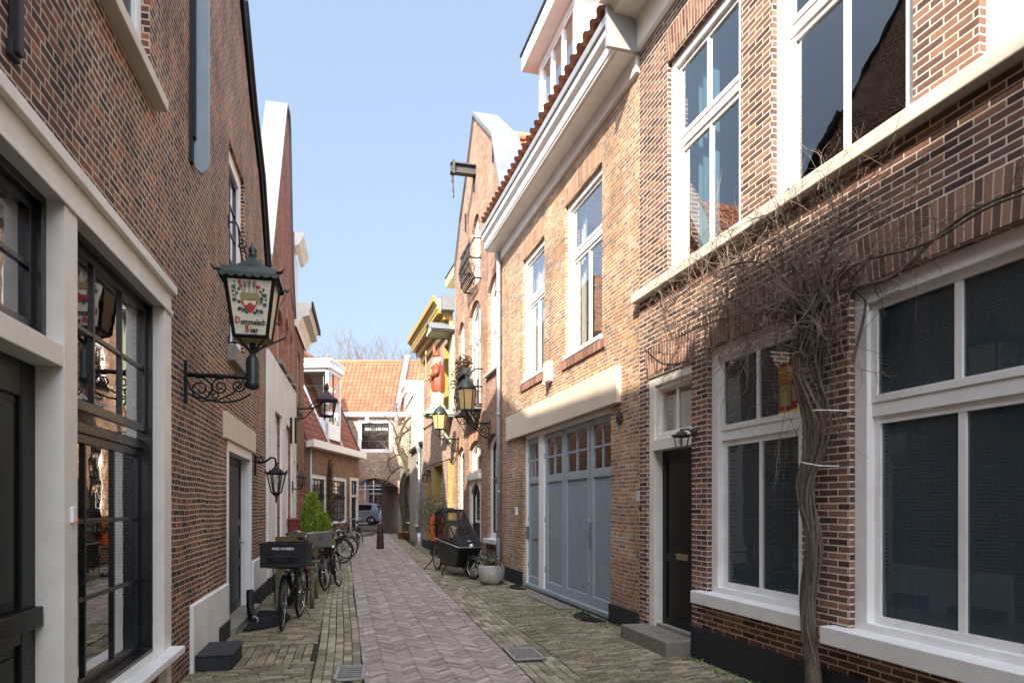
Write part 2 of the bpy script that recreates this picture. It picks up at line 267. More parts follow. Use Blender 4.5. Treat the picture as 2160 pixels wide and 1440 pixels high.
def tag(o, label, cat=None, group=None, kind=None):
    if label: o['label'] = label
    if cat: o['category'] = cat
    if group: o['group'] = group
    if kind: o['kind'] = kind
    return o
def thing(name, label, cat, loc=(0, 0, 0), rz=0, group=None, rot=None):
    o = bpy.data.objects.new(name, None); COL.objects.link(o); o.location = loc; o.rotation_euler = rot or (0, 0, rz); o.empty_display_size = .2
    return tag(o, label, cat, group)
def kids(o): return [c for c in bpy.data.objects if c.parent == o]
def copy_tree(o, parent=None):
    c = o.copy(); COL.objects.link(c); c.parent = parent
    for k in kids(o): copy_tree(k, c)
    return c
def text(body, size, mat, parent, mtx, name='lettering', ext=.001, align='CENTER', sx=1.0, bold=0.0):
    cu = bpy.data.curves.new('t', 'FONT'); cu.body = body; cu.size = size; cu.extrude = ext; cu.align_x = align; cu.offset = bold; cu.resolution_u = 3
    to = bpy.data.objects.new('t', cu); COL.objects.link(to); dg = bpy.context.evaluated_depsgraph_get(); dg.update()
    me = bpy.data.meshes.new_from_object(to.evaluated_get(dg)); bpy.data.objects.remove(to)
    me.transform(mtx @ Matrix.Diagonal((sx, 1, 1, 1))); me.materials.clear(); me.materials.append(M(mat))
    o = bpy.data.objects.new(name, me); COL.objects.link(o); o.parent = parent; return o
UP = Matrix.Rotation(math.radians(90), 4, 'X')      # text standing up in the XZ plane, read from -Y

def world(px, py, Y): return Vector(((px - CX) / F * Y, Y, EH + (HY - py) / F * Y))
def ground(px, py):
    Y = F * EH / (py - HY); return Vector(((px - CX) / F * Y, Y, 0))
def PY(px, Y): return ((px - CX) / F * Y, Y)

class Wall:
    """vertical plane; local x runs left to right for someone facing it, local y goes into the building, z up"""
    def __init__(s, A, B):
        s.A = Vector(A); s.B = Vector(B); s.d = (s.B - s.A); s.L = s.d.length; s.d /= s.L; s.ang = math.atan2(s.d.y, s.d.x)
        s.n = Vector((s.d.y, -s.d.x))               # outward (towards the street)
    def u(s, px, off=0.0):
        k = (px - CX) / F; A = s.A + s.n * off      # A + u d = t (k,1)
        return (k * A.y - A.x) / (s.d.x - k * s.d.y)
    def Y(s, u, off=0.0): return (s.A + s.n * off + s.d * u).y
    def h(s, px, py, off=0.0): return EH + (HY - py) / F * s.Y(s.u(px, off), off)
    def uh(s, px, py, off=0.0): return (s.u(px, off), s.h(px, py, off))
    def W(s, u, off, h): p = s.A + s.d * u + s.n * off; return Vector((p.x, p.y, h))
    def root(s, name, label, cat, group=None, u=0, off=0, z=0):
        p = s.W(u, off, z); return thing(name, label, cat, p, s.ang, group)

def arc_poly(u0, u1, h0, h1, rise=0, n=8):
    """opening outline; h1 is the crown, the springing is h1-rise"""
    if not rise: return [(u0, h0), (u1, h0), (u1, h1), (u0, h1)]
    uc, hw = (u0 + u1) / 2, (u1 - u0) / 2
    return [(u0, h0), (u1, h0)] + [(uc + hw * math.cos(math.pi * 0 + 0) * (1 - 2 * k / n), h1 - rise + rise * (1 - (1 - 2 * k / n) ** 2)) for k in range(n + 1)]
def inset(u0, u1, h0, h1, rise, w, wb=None, n=8):
    return arc_poly(u0, u1, h0, h1, rise, n), arc_poly(u0 + w, u1 - w, h0 + (w if wb is None else wb), h1 - w, rise, n)
def fill(mb, outer, holes, y):
    loops = [[Vector((a, b, 0)) for a, b in outer]] + [[Vector((a, b, 0)) for a, b in h] for h in holes]
    fl = [p for l in loops for p in l]; tr = tessellate_polygon(loops); mb.add([(p.x, y, p.y) for p in fl], [tuple(t) for t in tr])
def slab(mb, outer, holes, y0, y1, back=False):
    fill(mb, outer, holes, y0)
    if back: fill(mb, outer, holes, y1)
    for lp in [outer] + holes:
        n = len(lp); vs = [(a, y0, b) for a, b in lp] + [(a, y1, b) for a, b in lp]; mb.add(vs, [(i, (i + 1) % n, n + (i + 1) % n, n + i) for i in range(n)])

class House:
    def __init__(s, name, label, A, B, prof, mat, cat='house', depth=6, group=None, shell_mat=None):
        s.w = Wall(A, B); s.root = s.w.root(name, label, cat, group); s.holes = []; s.mat = mat; s.depth = depth; s.L = s.w.L; s.shell_mat = shell_mat or mat
        s.prof = prof(s.w) if callable(prof) else ([(0, prof), (s.L, prof)] if isinstance(prof, (int, float)) else prof)
    def part(s, name, mb, mat, bevel=0, parent=None): return mb.build(name, mat, parent or s.root, bevel)
    def rect(s, pl, pr, pt, pb, at='l'):
        u0, u1 = s.w.u(pl), s.w.u(pr); q = pl if at == 'l' else pr
        return u0, u1, s.w.h(q, pb), s.w.h(q, pt)
    def window(s, u0, u1, h0, h1, rise=0, rec=.08, fw=.07, mat='white_paint', sash=None, trans=(), cols=((1,), ), sash_mat=None, glass='window_glass', sill=None, sill_mat='white_paint',
               curtain=None, bevel=.004, mid=.05, bar=.022, name='window', lower_in=0.0, fwb=None, cut=True, label=None, sillp=.08, sillov=.06, sillh=.05, hooded=False):
        """cols: per section from the bottom up (columns, rows); trans: heights of transoms between the sections"""
        if cut: s.holes.append(arc_poly(u0, u1, h0, h1, rise))
        sash_mat = sash_mat or mat
        lin = None
        if rec > .15: lin = MB(); oo_, ii_ = inset(u0 + .001, u1 - .001, h0 + .001, h1 - .001, rise, .028); lin.ring(oo_, ii_, .012, rec - .001)
        m = MB(); o_, i_ = inset(u0, u1, h0, h1, rise, fw, fwb); m.ring(o_, i_, rec, rec + .11)
        f = s.part(name, m, mat, bevel)
        if label: f['label'] = label
        if lin: lin.build('jamb_lining', mat, f, .003)
        a0, a1, b0, b1 = u0 + fw, u1 - fw, h0 + (fw if fwb is None else fwb), h1 - fw
        sw = sash if sash is not None else .035
        g = MB(); levels = [b0] + list(trans) + [b1]
        for k in range(len(levels) - 1):
            l0, l1 = levels[k], levels[k + 1]; c, r = cols[k] if k < len(cols) and len(cols[k]) == 2 else (cols[min(k, len(cols) - 1)][0], 1)
            y = rec + .035 + (lower_in if k == 0 and len(levels) > 2 else 0); top = (k == len(levels) - 2); rr = rise if top else 0
            m0 = l0 + (mid / 2 if k > 0 else 0); m1 = l1 - (mid / 2 if not top else 0)
            oo, ii = inset(a0, a1, m0, m1, rr * .95, sw); g.ring(oo, ii, y, y + .045)
            for j in range(1, c): x = a0 + sw + (a1 - a0 - 2 * sw) * j / c; b_ = bar * (1.6 if c == 2 and r == 1 else 1); g.box(x - b_ / 2, x + b_ / 2, y + .004, y + .038, m0 + sw * .7, m1 - sw * .7 - (rr * (2 * j / c - 1) ** 2 if rr else 0))
            for j in range(1, r): z = m0 + sw + (m1 - m0 - 2 * sw - rr * .6) * j / r; g.box(a0 + sw * .7, a1 - sw * .7, y + .007, y + .035, z - bar / 2, z + bar / 2)
            if not top: g.box(a0 - .01, a1 + .01, y - .02, y + .05, l1 - mid / 2, l1 + mid / 2)
        s.part('sash', g, sash_mat, bevel * .6, f)
        for k in range(len(levels) - 1):
            top = k == len(levels) - 2; p = MB(); fill(p, arc_poly(a0, a1, levels[k], levels[k + 1], rise if top else 0), [], rec + .057 + (lower_in if k == 0 and len(levels) > 2 else 0)); p.build('pane', glass, f)
        if sill:
            q = MB(); q.box(u0 - sillov, u1 + sillov, -sillp, rec + .02, h0 - sillh, h0 + .004); q.build('sill', sill_mat, f, .006)
        if curtain: s.curtain(f, a0, a1, b0, b1, rec + .2, *curtain)
        return f
    def curtain(s, par, a0, a1, b0, b1, y, mat, parts):
        for (f0, f1) in parts:
            m = MB(); n = max(8, int((f1 - f0) * (a1 - a0) / .03)); vs = []
            for k in range(n + 1):
                x = a0 + (a1 - a0) * (f0 + (f1 - f0) * k / n); yy = y + .03 * math.sin(k * 1.3) + .012 * math.sin(k * .61)
                vs += [(x, yy, b0 - .05), (x, yy, b1 + .05)]
            m.add(vs, [(2 * k, 2 * k + 2, 2 * k + 3, 2 * k + 1) for k in range(n)], None, True); m.build('curtain', mat, par)
    def lintel(s, u0, u1, h, rise, ht, mat='lintel_brick', bw=.058, rows=2, splay=.15, proud=.004, name='brick_lintel'):
        """individual soldier bricks over an opening"""
        m = MB(); n = max(3, int((u1 - u0) / bw)); uc, hw = (u0 + u1) / 2, (u1 - u0) / 2
        hh = lambda t: h + rise * (1 - t * t)
        for k in range(n):
            t0, t1 = -1 + 2 * k / n, -1 + 2 * (k + 1) / n; tm = (t0 + t1) / 2; j = .0065 / hw
            spl = [ht * .42, ht * .58][k % 2] if rows == 2 else ht
            segs = [(0, spl - .005), (spl + .005, ht)] if rows == 2 else [(0, ht)]
            for z0, z1 in segs:
                def P(t, z): return (uc + t * hw + t * splay * z / ht * (ht), hh(t) + z)
                q = [P(t0 + j, z0), P(t1 - j, z0), P(t1 - j, z1), P(t0 + j, z1)]; pr = proud + random.uniform(0, .003)
                m.add([(a, -pr, b) for a, b in q] + [(a, .05, b) for a, b in q], [(0, 1, 2, 3), (0, 4, 5, 1), (1, 5, 6, 2), (2, 6, 7, 3), (3, 7, 4, 0)])
        o = s.part(name, m, mat); b = MB(); pl = [(uc + t * hw * (1 + 0), hh(t)) for t in [-1 + .25 * k for k in range(9)]]; pu = [(uc + t * (hw + splay * ht), hh(t) + ht) for t in [1 - .25 * k for k in range(9)]]
        fill(b, pl + pu, [], -.0025); b.build('mortar', 'mortar_' + ('light' if mat == 'lintel_brick' else 'tan'), o); return o
    def finish(s, back=True, roof=True):
        m = MB(); outer = [(0, -.3)] + [(s.L, -.3)] + list(reversed(s.prof)); outer = [outer[0], outer[1]] + outer[2:]
        slab(m, outer, s.holes, 0, .26); s.wall = s.part('wall', m, s.mat)
        if back:
            b = MB(); D = s.depth; P = s.prof; n = len(P); off = .004
            b.poly([(off, .26, -.3), (off, D, -.3), (off, D, P[0][1]), (off, .26, P[0][1])]); b.poly([(s.L - off, .26, -.3), (s.L - off, D, -.3), (s.L - off, D, P[-1][1]), (s.L - off, .26, P[-1][1])])
            b.poly([(off, D, -.3)] + [(min(max(a, off), s.L - off), D, h) for a, h in P] + [(s.L - off, D, -.3)])
            s.part('side_wall', b, s.shell_mat)
            r = MB()
            for k in range(n - 1): r.poly([(P[k][0], .26, P[k][1] - .01), (P[k + 1][0], .26, P[k + 1][1] - .01), (P[k + 1][0], D, P[k + 1][1] - .01), (P[k][0], D, P[k][1] - .01)])
            if roof: s.part('roof', r, 'tar_plinth')
            i = MB(); i.box(.3, s.L - .3, .5, D - .3, .02, .06); i.box(.3, s.L - .3, .5, D - .3, 3.55, 3.65); s.part('floor_slab', i, 'interior')
        return s

for nm, c in (('mortar_light', 'd2c5b0'), ('mortar_tan', 'cdbfa9')): paint(nm, hexc(c), .95, .25, .003, 20)

def pantiles(parent, P0, dx, dy, nx, ny, tw, tl, mat, name='roof_tiles', amp=.035, lip=.03):
    """corrugated tiled slope from corner P0: dx along the eave, dy up the slope; each tile keeps its own colour"""
    dx = Vector(dx); dy = Vector(dy); nrm = dx.normalized().cross(dy.normalized()); ex, ey = dx.normalized(), dy.normalized(); m = MB(); K = 6; Z = [-.3, -.6, -.5, .1, 1.0, .7, -.3]
    for j in range(ny):
        for i in range(nx):
            vs = []
            for k in range(K + 1):
                x = (i + k / K) * tw; z = amp * Z[k]
                jt = random.uniform(-.004, .004)
                vs += [Vector(P0) + ex * x + ey * (j * tl - .03) + nrm * (z + .03 + jt), Vector(P0) + ex * x + ey * ((j + 1) * tl) + nrm * (z + 0.0)]
            fs = [(2 * k, 2 * k + 2, 2 * k + 3, 2 * k + 1) for k in range(K)]
            rv = min(1, max(0, random.gauss(.5, .16))); m.add(vs, fs, rv, True); lp = lip if j == 0 else .03
            m.add([vs[2 * k] for k in range(K + 1)] + [vs[2 * k] - nrm * lp for k in range(K + 1)], [(k, k + 1, K + 2 + k, K + 1 + k) for k in range(K)], rv)
    return m.build(name, mat, parent)
# ================================================================== SETTING: ground and paving
def xL(Y): return -1.57 - .2326 * Y            # foot of the left-hand walls
def xR(Y): return 3.955 - .2778 * Y            # foot of the right-hand walls
def rL(Y): return .18 - .245 * Y               # left edge of the herringbone road
def rR(Y): return 2.03 - .245 * Y
g = MB(); ys = [-60, -10, 0, 20, 38, 42.5, 44, 46, 48, 60, 400]; hz = [0, 0, 0, 0, 0, 0, .08, .24, .3, .3, .3]
for i in range(len(ys) - 1):
    g.poly([(-300, ys[i], hz[i] - .02), (300, ys[i], hz[i] - .02), (300, ys[i + 1], hz[i + 1] - .02), (-300, ys[i + 1], hz[i + 1] - .02)])
tag(g.build('ground', 'moss_soil'), 'dark soil and moss joints under the paving', kind='structure')

SD = Vector((-.245, 1)).normalized(); SN = Vector((SD.y, -SD.x)); SO = Vector((.18, 0))      # street frame: s along, t across to the right
def st(s, t): p = SO + SD * s + SN * t; return (p.x, p.y)
def clipp(poly, a, b, c):
    """keep a*x+b*y<=c"""
    out = []
    for i in range(len(poly)):
        p, q = poly[i], poly[(i + 1) % len(poly)]; dp, dq = a * p[0] + b * p[1] - c, a * q[0] + b * q[1] - c
        if dp <= 0: out.append(p)
        if dp * dq < 0: k = dp / (dp - dq); out.append((p[0] + (q[0] - p[0]) * k, p[1] + (q[1] - p[1]) * k))
    return out
def swell(x, y): return .008 * math.sin(x * 1.7 + y * .6) + .006 * math.sin(y * 1.1 - x * .8)
def paver(mb, poly, jit=.003, rnd=None):
    if len(poly) < 3: return
    cx_ = sum(p[0] for p in poly) / len(poly); cy_ = sum(p[1] for p in poly) / len(poly); z = random.uniform(-jit, jit); ax, ay = random.uniform(-.02, .02), random.uniform(-.02, .02)
    n = len(poly); top = []; mid = []; bot = []
    for x, y in poly:
        hh = swell(x, y) + z + (x - cx_) * ax + (y - cy_) * ay; vx, vy = x - cx_, y - cy_; l = math.hypot(vx, vy) + 1e-6; k = 1 - min(.006 / l, .3)
        top.append((cx_ + vx * k, cy_ + vy * k, hh)); mid.append((x, y, hh - .005)); bot.append((x, y, -.03))
    mb.add(top + mid + bot, [tuple(range(n))] + [(n + i, n + (i + 1) % n, (i + 1) % n, i) for i in range(n)] + [(2 * n + i, 2 * n + (i + 1) % n, n + (i + 1) % n, n + i) for i in range(n)], rnd)
SMAX = 40.5; W_ = 1.66
def Wf(s): return 1.36 + .0226 * s
road = MB(); bw_ = .055; NB = 4; c45 = math.cos(math.pi / 4)
for a in range(-40, 620):
    for b in range(-60, 620):
        k = (a - b) % (2 * NB)
        if k not in (0, 2 * NB - 1): continue
        if abs(a - b) > 60: continue
        x0, y0 = a * bw_, b * bw_; w, h = (NB * bw_, bw_) if k == 0 else (bw_, NB * bw_)
        xc, yc = x0 + w / 2, y0 + h / 2
        s, t = (xc + yc) * c45, (xc - yc) * c45 + 1
        if s < 2.5 or s > SMAX or t < -.15 or t > Wf(s) + .15: continue
        j = .004; pts = [(x0 + j, y0 + j), (x0 + w - j, y0 + j), (x0 + w - j, y0 + h - j), (x0 + j, y0 + h - j)]
        pts = [((x + y) * c45, (x - y) * c45 + 1) for x, y in pts]
        pts = clipp(clipp(pts, -.0226, 1, 1.36), 0, -1, 0)
        if len(pts) < 3: continue
        jx, jy = random.uniform(-.002, .002), random.uniform(-.002, .002)
        paver(road, [st(p[0] + jx, p[1] + jy) for p in pts])
tag(road.build('road', 'road_brick'), 'purple brown herringbone clinker road', kind='structure')
bd = MB()
for side in (0, 1):
    nr = 5 if side == 0 else 5
    for r in range(nr):
        s = 2.5 + random.uniform(0, .2)
        while s < SMAX:
            l = random.uniform(.155, .2) if side == 0 else random.uniform(.17, .21); wv = .012 * math.sin(s * .9 + r * .2)
            t0 = (-.012 - (r + 1) * .092) if side == 0 else (Wf(s) + .012 + r * .092); t0 += wv if side == 0 else 0
            if not ((side == 1 and 7.22 < s + l / 2 < 7.56 and t0 < Wf(s) + .24) or (side == 0 and 6.42 < s + l / 2 < 6.74 and t0 > -.26)): paver(bd, [st(s + .004, t0 + .004), st(s + l - .004, t0 + .004), st(s + l - .004, t0 + .088), st(s + .004, t0 + .088)], .004)
            s += l
tag(bd.build('road_border', 'border_brick'), 'lengthwise courses of brick along both sides of the road', kind='structure')
def side_pave(tfun0, tfun1, s0, s1, ang, name, lw=.052, ll=.2, band=None):
    mb = MB(); ca, sa = math.cos(ang), math.sin(ang); n = int((s1 - s0 + 4) / lw)
    for i in range(-40, n + 40):
        off = random.uniform(0, ll)
        for j in range(-4, 22):
            x, y = j * ll + off * 1.0, i * lw
            l = ll * random.uniform(.93, 1.0)
            pts = [(x + .003, y + .003), (x + l - .003, y + .003), (x + l - .003, y + lw - .004), (x + .003, y + lw - .004)]
            pts = [(s0 + py_ * ca + px_ * sa, px_ * ca - py_ * sa) for px_, py_ in pts]      # (s,t')
            sc = sum(p[0] for p in pts) / 4; tc_ = sum(p[1] for p in pts) / 4
            if sc < s0 or sc > s1: continue
            if band and band[0] < sc < band[1]: continue
            lo, hi = tfun0(sc), tfun1(sc)
            tt = [(p[0], p[1] + (tfun0(s0) if 0 else 0)) for p in pts]
            tt = [(p[0], p[1] + side_pave.base) for p in pts]; tcn = tc_ + side_pave.base
            if tcn < lo - .1 or tcn > hi + .1: continue
            tt = clipp(clipp(tt, 0, 1, hi), 0, -1, -lo)
            if len(tt) >= 3: paver(mb, [st(p[0], p[1] + .006 * math.sin(p[0] * 7)) for p in tt], .004)
    if band:
        t = tfun0((band[0] + band[1]) / 2); hi = tfun1(band[0])
        while t < hi - .05:
            s = band[0]
            while s < band[1] - .05:
                l = min(.19, band[1] - s); paver(mb, [st(s + .004, t + .004), st(s + l - .004, t + .004), st(s + l - .004, t + .086), st(s + .004, t + .086)], .004); s += l
            t += .09
    tag(mb.build(name, 'yellow_clinker'), 'yellowish mossy clinker pavement', kind='structure')
side_pave.base = -2.6
side_pave(lambda s: -2.05, lambda s: -.012 - 5 * .092 - .012, 2.5, SMAX, 0.0, 'pavement', band=(7.35, 8.35))
side_pave.base = 1.5
side_pave(lambda s: Wf(s) + 5 * .092 + .02, lambda s: 4.2, 2.5, 9.6, .22, 'pavement')
side_pave.base = 1.5
side_pave(lambda s: Wf(s) + 5 * .092 + .02, lambda s: 4.3, 9.6, SMAX, -.1, 'pavement', lw=.085, ll=.19)
far = MB(); far.poly([(-60, 42.6, .004), (40, 42.6, .004), (40, 44, .085), (-60, 44, .085)]); far.poly([(-60, 44, .085), (40, 44, .085), (40, 46, .243), (-60, 46, .243)]); far.poly([(-60, 46, .243), (40, 46, .243), (40, 52, .31), (-60, 52, .31)])
brick_mat('far_pavers', [(0, hexc('5a5350')), (.5, hexc('7a716c')), (1, hexc('938a83'))], hexc('4a463e'), bw=.2, bh=.1, wob=.002)
tag(far.build('cross_street', 'far_pavers'), 'grey paved cross street beyond the archway', kind='structure')
# passage floor between road end and cross street
pf = MB(); pf.poly([(-12.5, 39.2, -.006), (-4, 39.2, -.006), (-4, 42.7, .003), (-12.5, 42.7, .003)]); tag(pf.build('path', 'far_pavers'), 'paved floor under the archway', kind='structure')

# ================================================================== LEFT SIDE
def UL(Y, w): return (Y - w.A.y) / w.d.y
# --- nearest house on the left
def prof1(w): return [(0, 9.9), (UL(3.7, w), 9.7), (UL(6.5, w), 10.6), (UL(8.0, w), 10.1), (w.u(507), w.h(507, 0)), (w.u(530), w.h(530, 232)), (w.u(547), w.h(547, 370)), (w.u(560.5), w.h(560.5, 560))]
Lh = House('gabled_house', 'dark red brick house with black glazed shop window, nearest on the left', (-1.57 + .2326 * 3, -3), (xL(12.22), 12.22), prof1, 'brick_dark_red', depth=5)
w = Lh.w; T = Lh.root
YD0, YD1, YP1, YW1, YE = 2.25, 3.62, 3.79, 5.54, 5.753
ud0, ud1, up1, uw1, ue = [UL(y, w) for y in (YD0, YD1, YP1, YW1, YE)]; u00 = UL(2.0, w)
Lh.holes.append([(u00 + .02, -.2), (ue - .02, -.2), (ue - .02, 3.43), (u00 + .02, 3.43)])
m = MB(); slab(m, [(u00, -.1), (ue, -.1), (ue, 3.45), (u00, 3.45)], [[(ud0, -.05), (ud1, -.05), (ud1, 3.22), (ud0, 3.22)], [(up1, .42), (uw1, .42), (uw1, 3.22), (up1, 3.22)], [(up1, -.05), (uw1 + .08, -.05), (uw1 + .08, .34), (up1, .34)]], -.035, .17, True)
fr = Lh.part('shopfront_frame', m, 'cream_paint', .006)
m = MB(); m.box(u00 - .02, ue + .03, -.075, -.034, 3.38, 3.45); m.box(u00, ue + .01, -.05, -.036, 3.20, 3.235); m.box(ud0, ud1, -.03, .16, 2.335, 2.45); m.build('cornice_strip', 'cream_paint', fr, .005)
m = MB(); m.box(up1 - .1, ue + .02, -.14, .12, .355, .415); m.build('sill', 'white_paint', fr, .008)
m = MB(); m.box(up1, uw1 + .1, .03, .1, -.1, .35); Lh.part('brick_panel', m, 'brick_dark_red')
Lh.window(up1, uw1, .42, 3.22, rec=.05, fw=.03, mat='black_frame', sash=.06, trans=(2.12,), cols=((3, 3), (3, 2)), mid=.13, bar=.03, glass='window_glass_old', cut=False, lower_in=.05, name='shop_window', bevel=.004)
Lh.window(ud0, ud1, 2.45, 3.22, rec=.05, fw=.05, mat='black_frame', sash=.05, cols=((2, 2),), bar=.03, glass='window_glass_old', cut=False, name='transom_window')
# front door
def door(H, u0, u1, h0, h1, rec, mat, panels, name='door', handle=None, slot=None, frame=None, th=.05):
    m = MB(); fw = .1
    m.box(u0, u1, rec + .015, rec + th, h0, h1)
    z = [h0] + [p for p in panels] + [h1]
    m.box(u0, u0 + fw, rec, rec + .03, h0, h1); m.box(u1 - fw, u1, rec, rec + .03, h0, h1)
    for k in range(len(z)):
        a = z[k] - (.05 if 0 < k < len(z) - 1 else (fw if k == len(z) - 1 else 0)); b = a + fw
        m.box(u0 + fw, u1 - fw, rec + .0005, rec + .03, a, b)
    for k in range(len(z) - 1):
        m.box(u0 + fw + .05, u1 - fw - .05, rec + .006, rec + .03, z[k] + fw + .05, z[k + 1] - fw - .05 if k < len(z) - 2 else z[k + 1] - fw - .05)
    d = H.part(name, m, mat, .006)
    if handle: q = MB(); uu, hh = handle; q.tube([(uu, rec, hh), (uu, rec - .05, hh)], .012, 8); q.tube([(uu - .05, rec - .05, hh), (uu + .06, rec - .05, hh)], .011, 8); q.box(uu - .02, uu + .02, rec - .004, rec + .002, hh - .09, hh + .07); q.build('handle', 'chrome', d, .002)
    if slot: q = MB(); uu, hh = slot; q.box(uu - .13, uu + .13, rec - .012, rec + .004, hh - .035, hh + .035); q.box(uu - .1, uu + .1, rec - .016, rec - .01, hh - .014, hh + .014); q.build('letter_slot', 'brass', d, .003)
    return d
m = MB(); m.box(ud0, ud1, .12, .16, 0, 2.335); m.box(ud1 - .16, ud1, .10, .13, 0, 2.335); m.box(ud0, ud1 - .16, .10, .13, .9, 1.06); m.box(ud0, ud1 - .16, .10, .13, 2.15, 2.335); m.box(ud0, ud1 - .02, .055, .11, .97, 1.075)
m.box(ud0, ud1 - .22, .108, .125, 1.12, 2.1); m.box(ud0, ud1 - .22, .108, .125, .1, .85)
Lh.part('door', m, 'black_green', .008)
# upper window with stone ledge, white surround
def upwin(): 
    u0, u1 = UL(3.9, w), w.u(316); h0 = w.h(337, 240); return u0, u1, h0
u0, u1, h0 = upwin(); Lh.window(u0, u1, h0 + .03, 7.1, rec=.06, fw=.13, mat='white_paint', sash=.05, sash_mat='black_frame', cols=((2, 4),), glass='window_glass_old', sill=True, sill_mat='sill_stone', sillp=.1, sillov=.14, sillh=.09)
# high narrow window near the corner
u0, u1 = w.u(483), w.u(515.5); h1 = w.h(484, 292); h0 = w.h(484, 730)
Lh.window(u0, u1, h0, h1, rec=.05, fw=.17, mat='white_paint', sash=.05, sash_mat='black_frame', cols=((2, 6),), glass='window_glass_old', sill=True, sill_mat='stone', sillp=.09, sillov=.1, sillh=.2)
# side door with white lintel
u0, u1 = w.u(478), w.u(530); ho = w.h(478, 927)
hD = [(u0, -.1), (u1, -.1), (u1, ho), (u0, ho)]; Lh.holes.append(hD)
m = MB(); m.box(w.u(470), w.u(533), -.05, .02, ho, w.h(470, 866)); Lh.part('lintel', m, 'stucco_cream', .006)
o_, i_ = [(u0, -.02), (u1, -.02), (u1, ho - .002), (u0, ho - .002)], [(u0 + .12, .08), (u1 - .12, .08), (u1 - .12, ho - .13), (u0 + .12, ho - .13)]
m = MB(); m.ring(o_, i_, -.01, .14); dfr = Lh.part('door_frame', m, 'white_paint', .005)
door(Lh, u0 + .12, u1 - .12, .1, ho - .13, .13, 'black_green', [.75, 1.35], handle=(u1 - .25, 1.05))
m = MB(); m.box(u0 - .05, u1 + .05, -.12, .16, -.05, .09); Lh.part('doorstep', m, 'stone', .01)
# white plinth and tarred base
for q in ((w.u(400), u0 - .003, -.035, .01, -.05, .64), (u1 + .003, Lh.L - .002, -.035, .01, .27, .74)): m = MB(); m.box(*q); Lh.part('plinth', m, 'stucco_white', .01)
for q in ((w.u(455), u0 - .004, -.05, .0, -.05, .2), (u1 + .004, Lh.L - .003, -.05, .0, -.05, .268)): m = MB(); m.box(*q); Lh.part('plinth_base', m, 'tar_plinth', .01)
uq = UL(6.6, w); m = MB(); m.box(uq, uq + .65, -.37, -.036, -.05, .13); m.box(uq - .015, uq + .665, -.39, -.037, .13, .155); Lh.part('step_block', m, 'tar_plinth', .012)
# black verge board with gutter pipe along the raking edge
pr = Lh.prof[4:]
m = MB(); m.tube([(a + .03, -.05, b + .02) for a, b in pr] + [(Lh.L + .03, -.05, 4.5)], .05, 8); m.tube([(a - .06, -.03, b - .02) for a, b in [(Lh.prof[3])] + pr] + [(Lh.L - .05, -.03, 4.5)], .03, 8); Lh.part('verge_pipe', m, 'black_paint')
# folded shutter board standing out from the wall, iron anchor
m = MB(); us = w.u(404); hb = w.h(404, 362)
m.add([(us, 0, hb + .15), (us, -.15, hb + .1), (us, -.175, hb + .0), (us, -.15, hb - .02), (us, -.03, hb + .05), (us, 0, hb + .12)][:0] or [], [])
m.prism([(0.0, 9.2), (0.0, hb + .1), (-.05, hb + .02), (-.10, hb - .02), (-.14, hb + .03), (-.16, hb + .12), (-.16, 9.2)], us - .02, us + .045, 'x'); Lh.part('shutter_board', m, 'grey_blue_paint', .004)
m = MB(); m.box(us - .09, us - .022, -.05, -.0, hb + .3, 9.0); m.box(us - .11, us - .03, -.03, 0, hb + .05, hb + .9); Lh.part('shutter_hinge', m, 'iron')
m = MB(); ua = w.u(20); m.box(ua - .025, ua + .025, -.05, -.005, w.h(20, 115), 6.2); m.box(ua - .04, ua + .04, -.03, -.0, w.h(20, 115) - .02, w.h(20, 115) + .05); Lh.part('wall_anchor', m, 'iron', .004)
# bell plate
m = MB(); ub, hb2 = w.u(137), w.h(137, 1086); m.box(ub - .028, ub + .028, -.052, -.035, hb2 - .04, hb2 + .045); pl = Lh.part('bell_plate', m, 'white_paint', .003)
m = MB(); m.prism([(ub - .01, hb2 - .04), (ub + .03, hb2 - .04), (ub + .028, hb2 - .02)], -.056, -.051); m.build('sticker', 'orange_plastic', pl)
Lh.finish()
w1 = w
# --- building behind the camera on the left (casts the street shade) and on the right
Bh = House('terraced_house', 'tall brick house behind the viewpoint on the left', (-1.57 + .2326 * 18, -18), (-1.57 + .2326 * 3.03, -3.03), [(0, 11.6), (8, 11.6), (15, 10.6)], 'brick_dark_red', depth=6); Bh.finish()
Bh2 = House('terraced_house', 'tall brick house behind the viewpoint on the right', (xR(-1.1), -1.1), (xR(-18), -18), 8.0, 'brick_purple', depth=6)
for k in range(4): Bh2.window(1.2 + k * 3.8, 3.2 + k * 3.8, .7, 3.1, cols=((2, 1), (2, 1)), trans=(2.3,)); Bh2.window(1.2 + k * 3.8, 3.2 + k * 3.8, 4.2, 6.6, cols=((2, 1), (2, 1)), trans=(5.6,))
Bh2.finish()

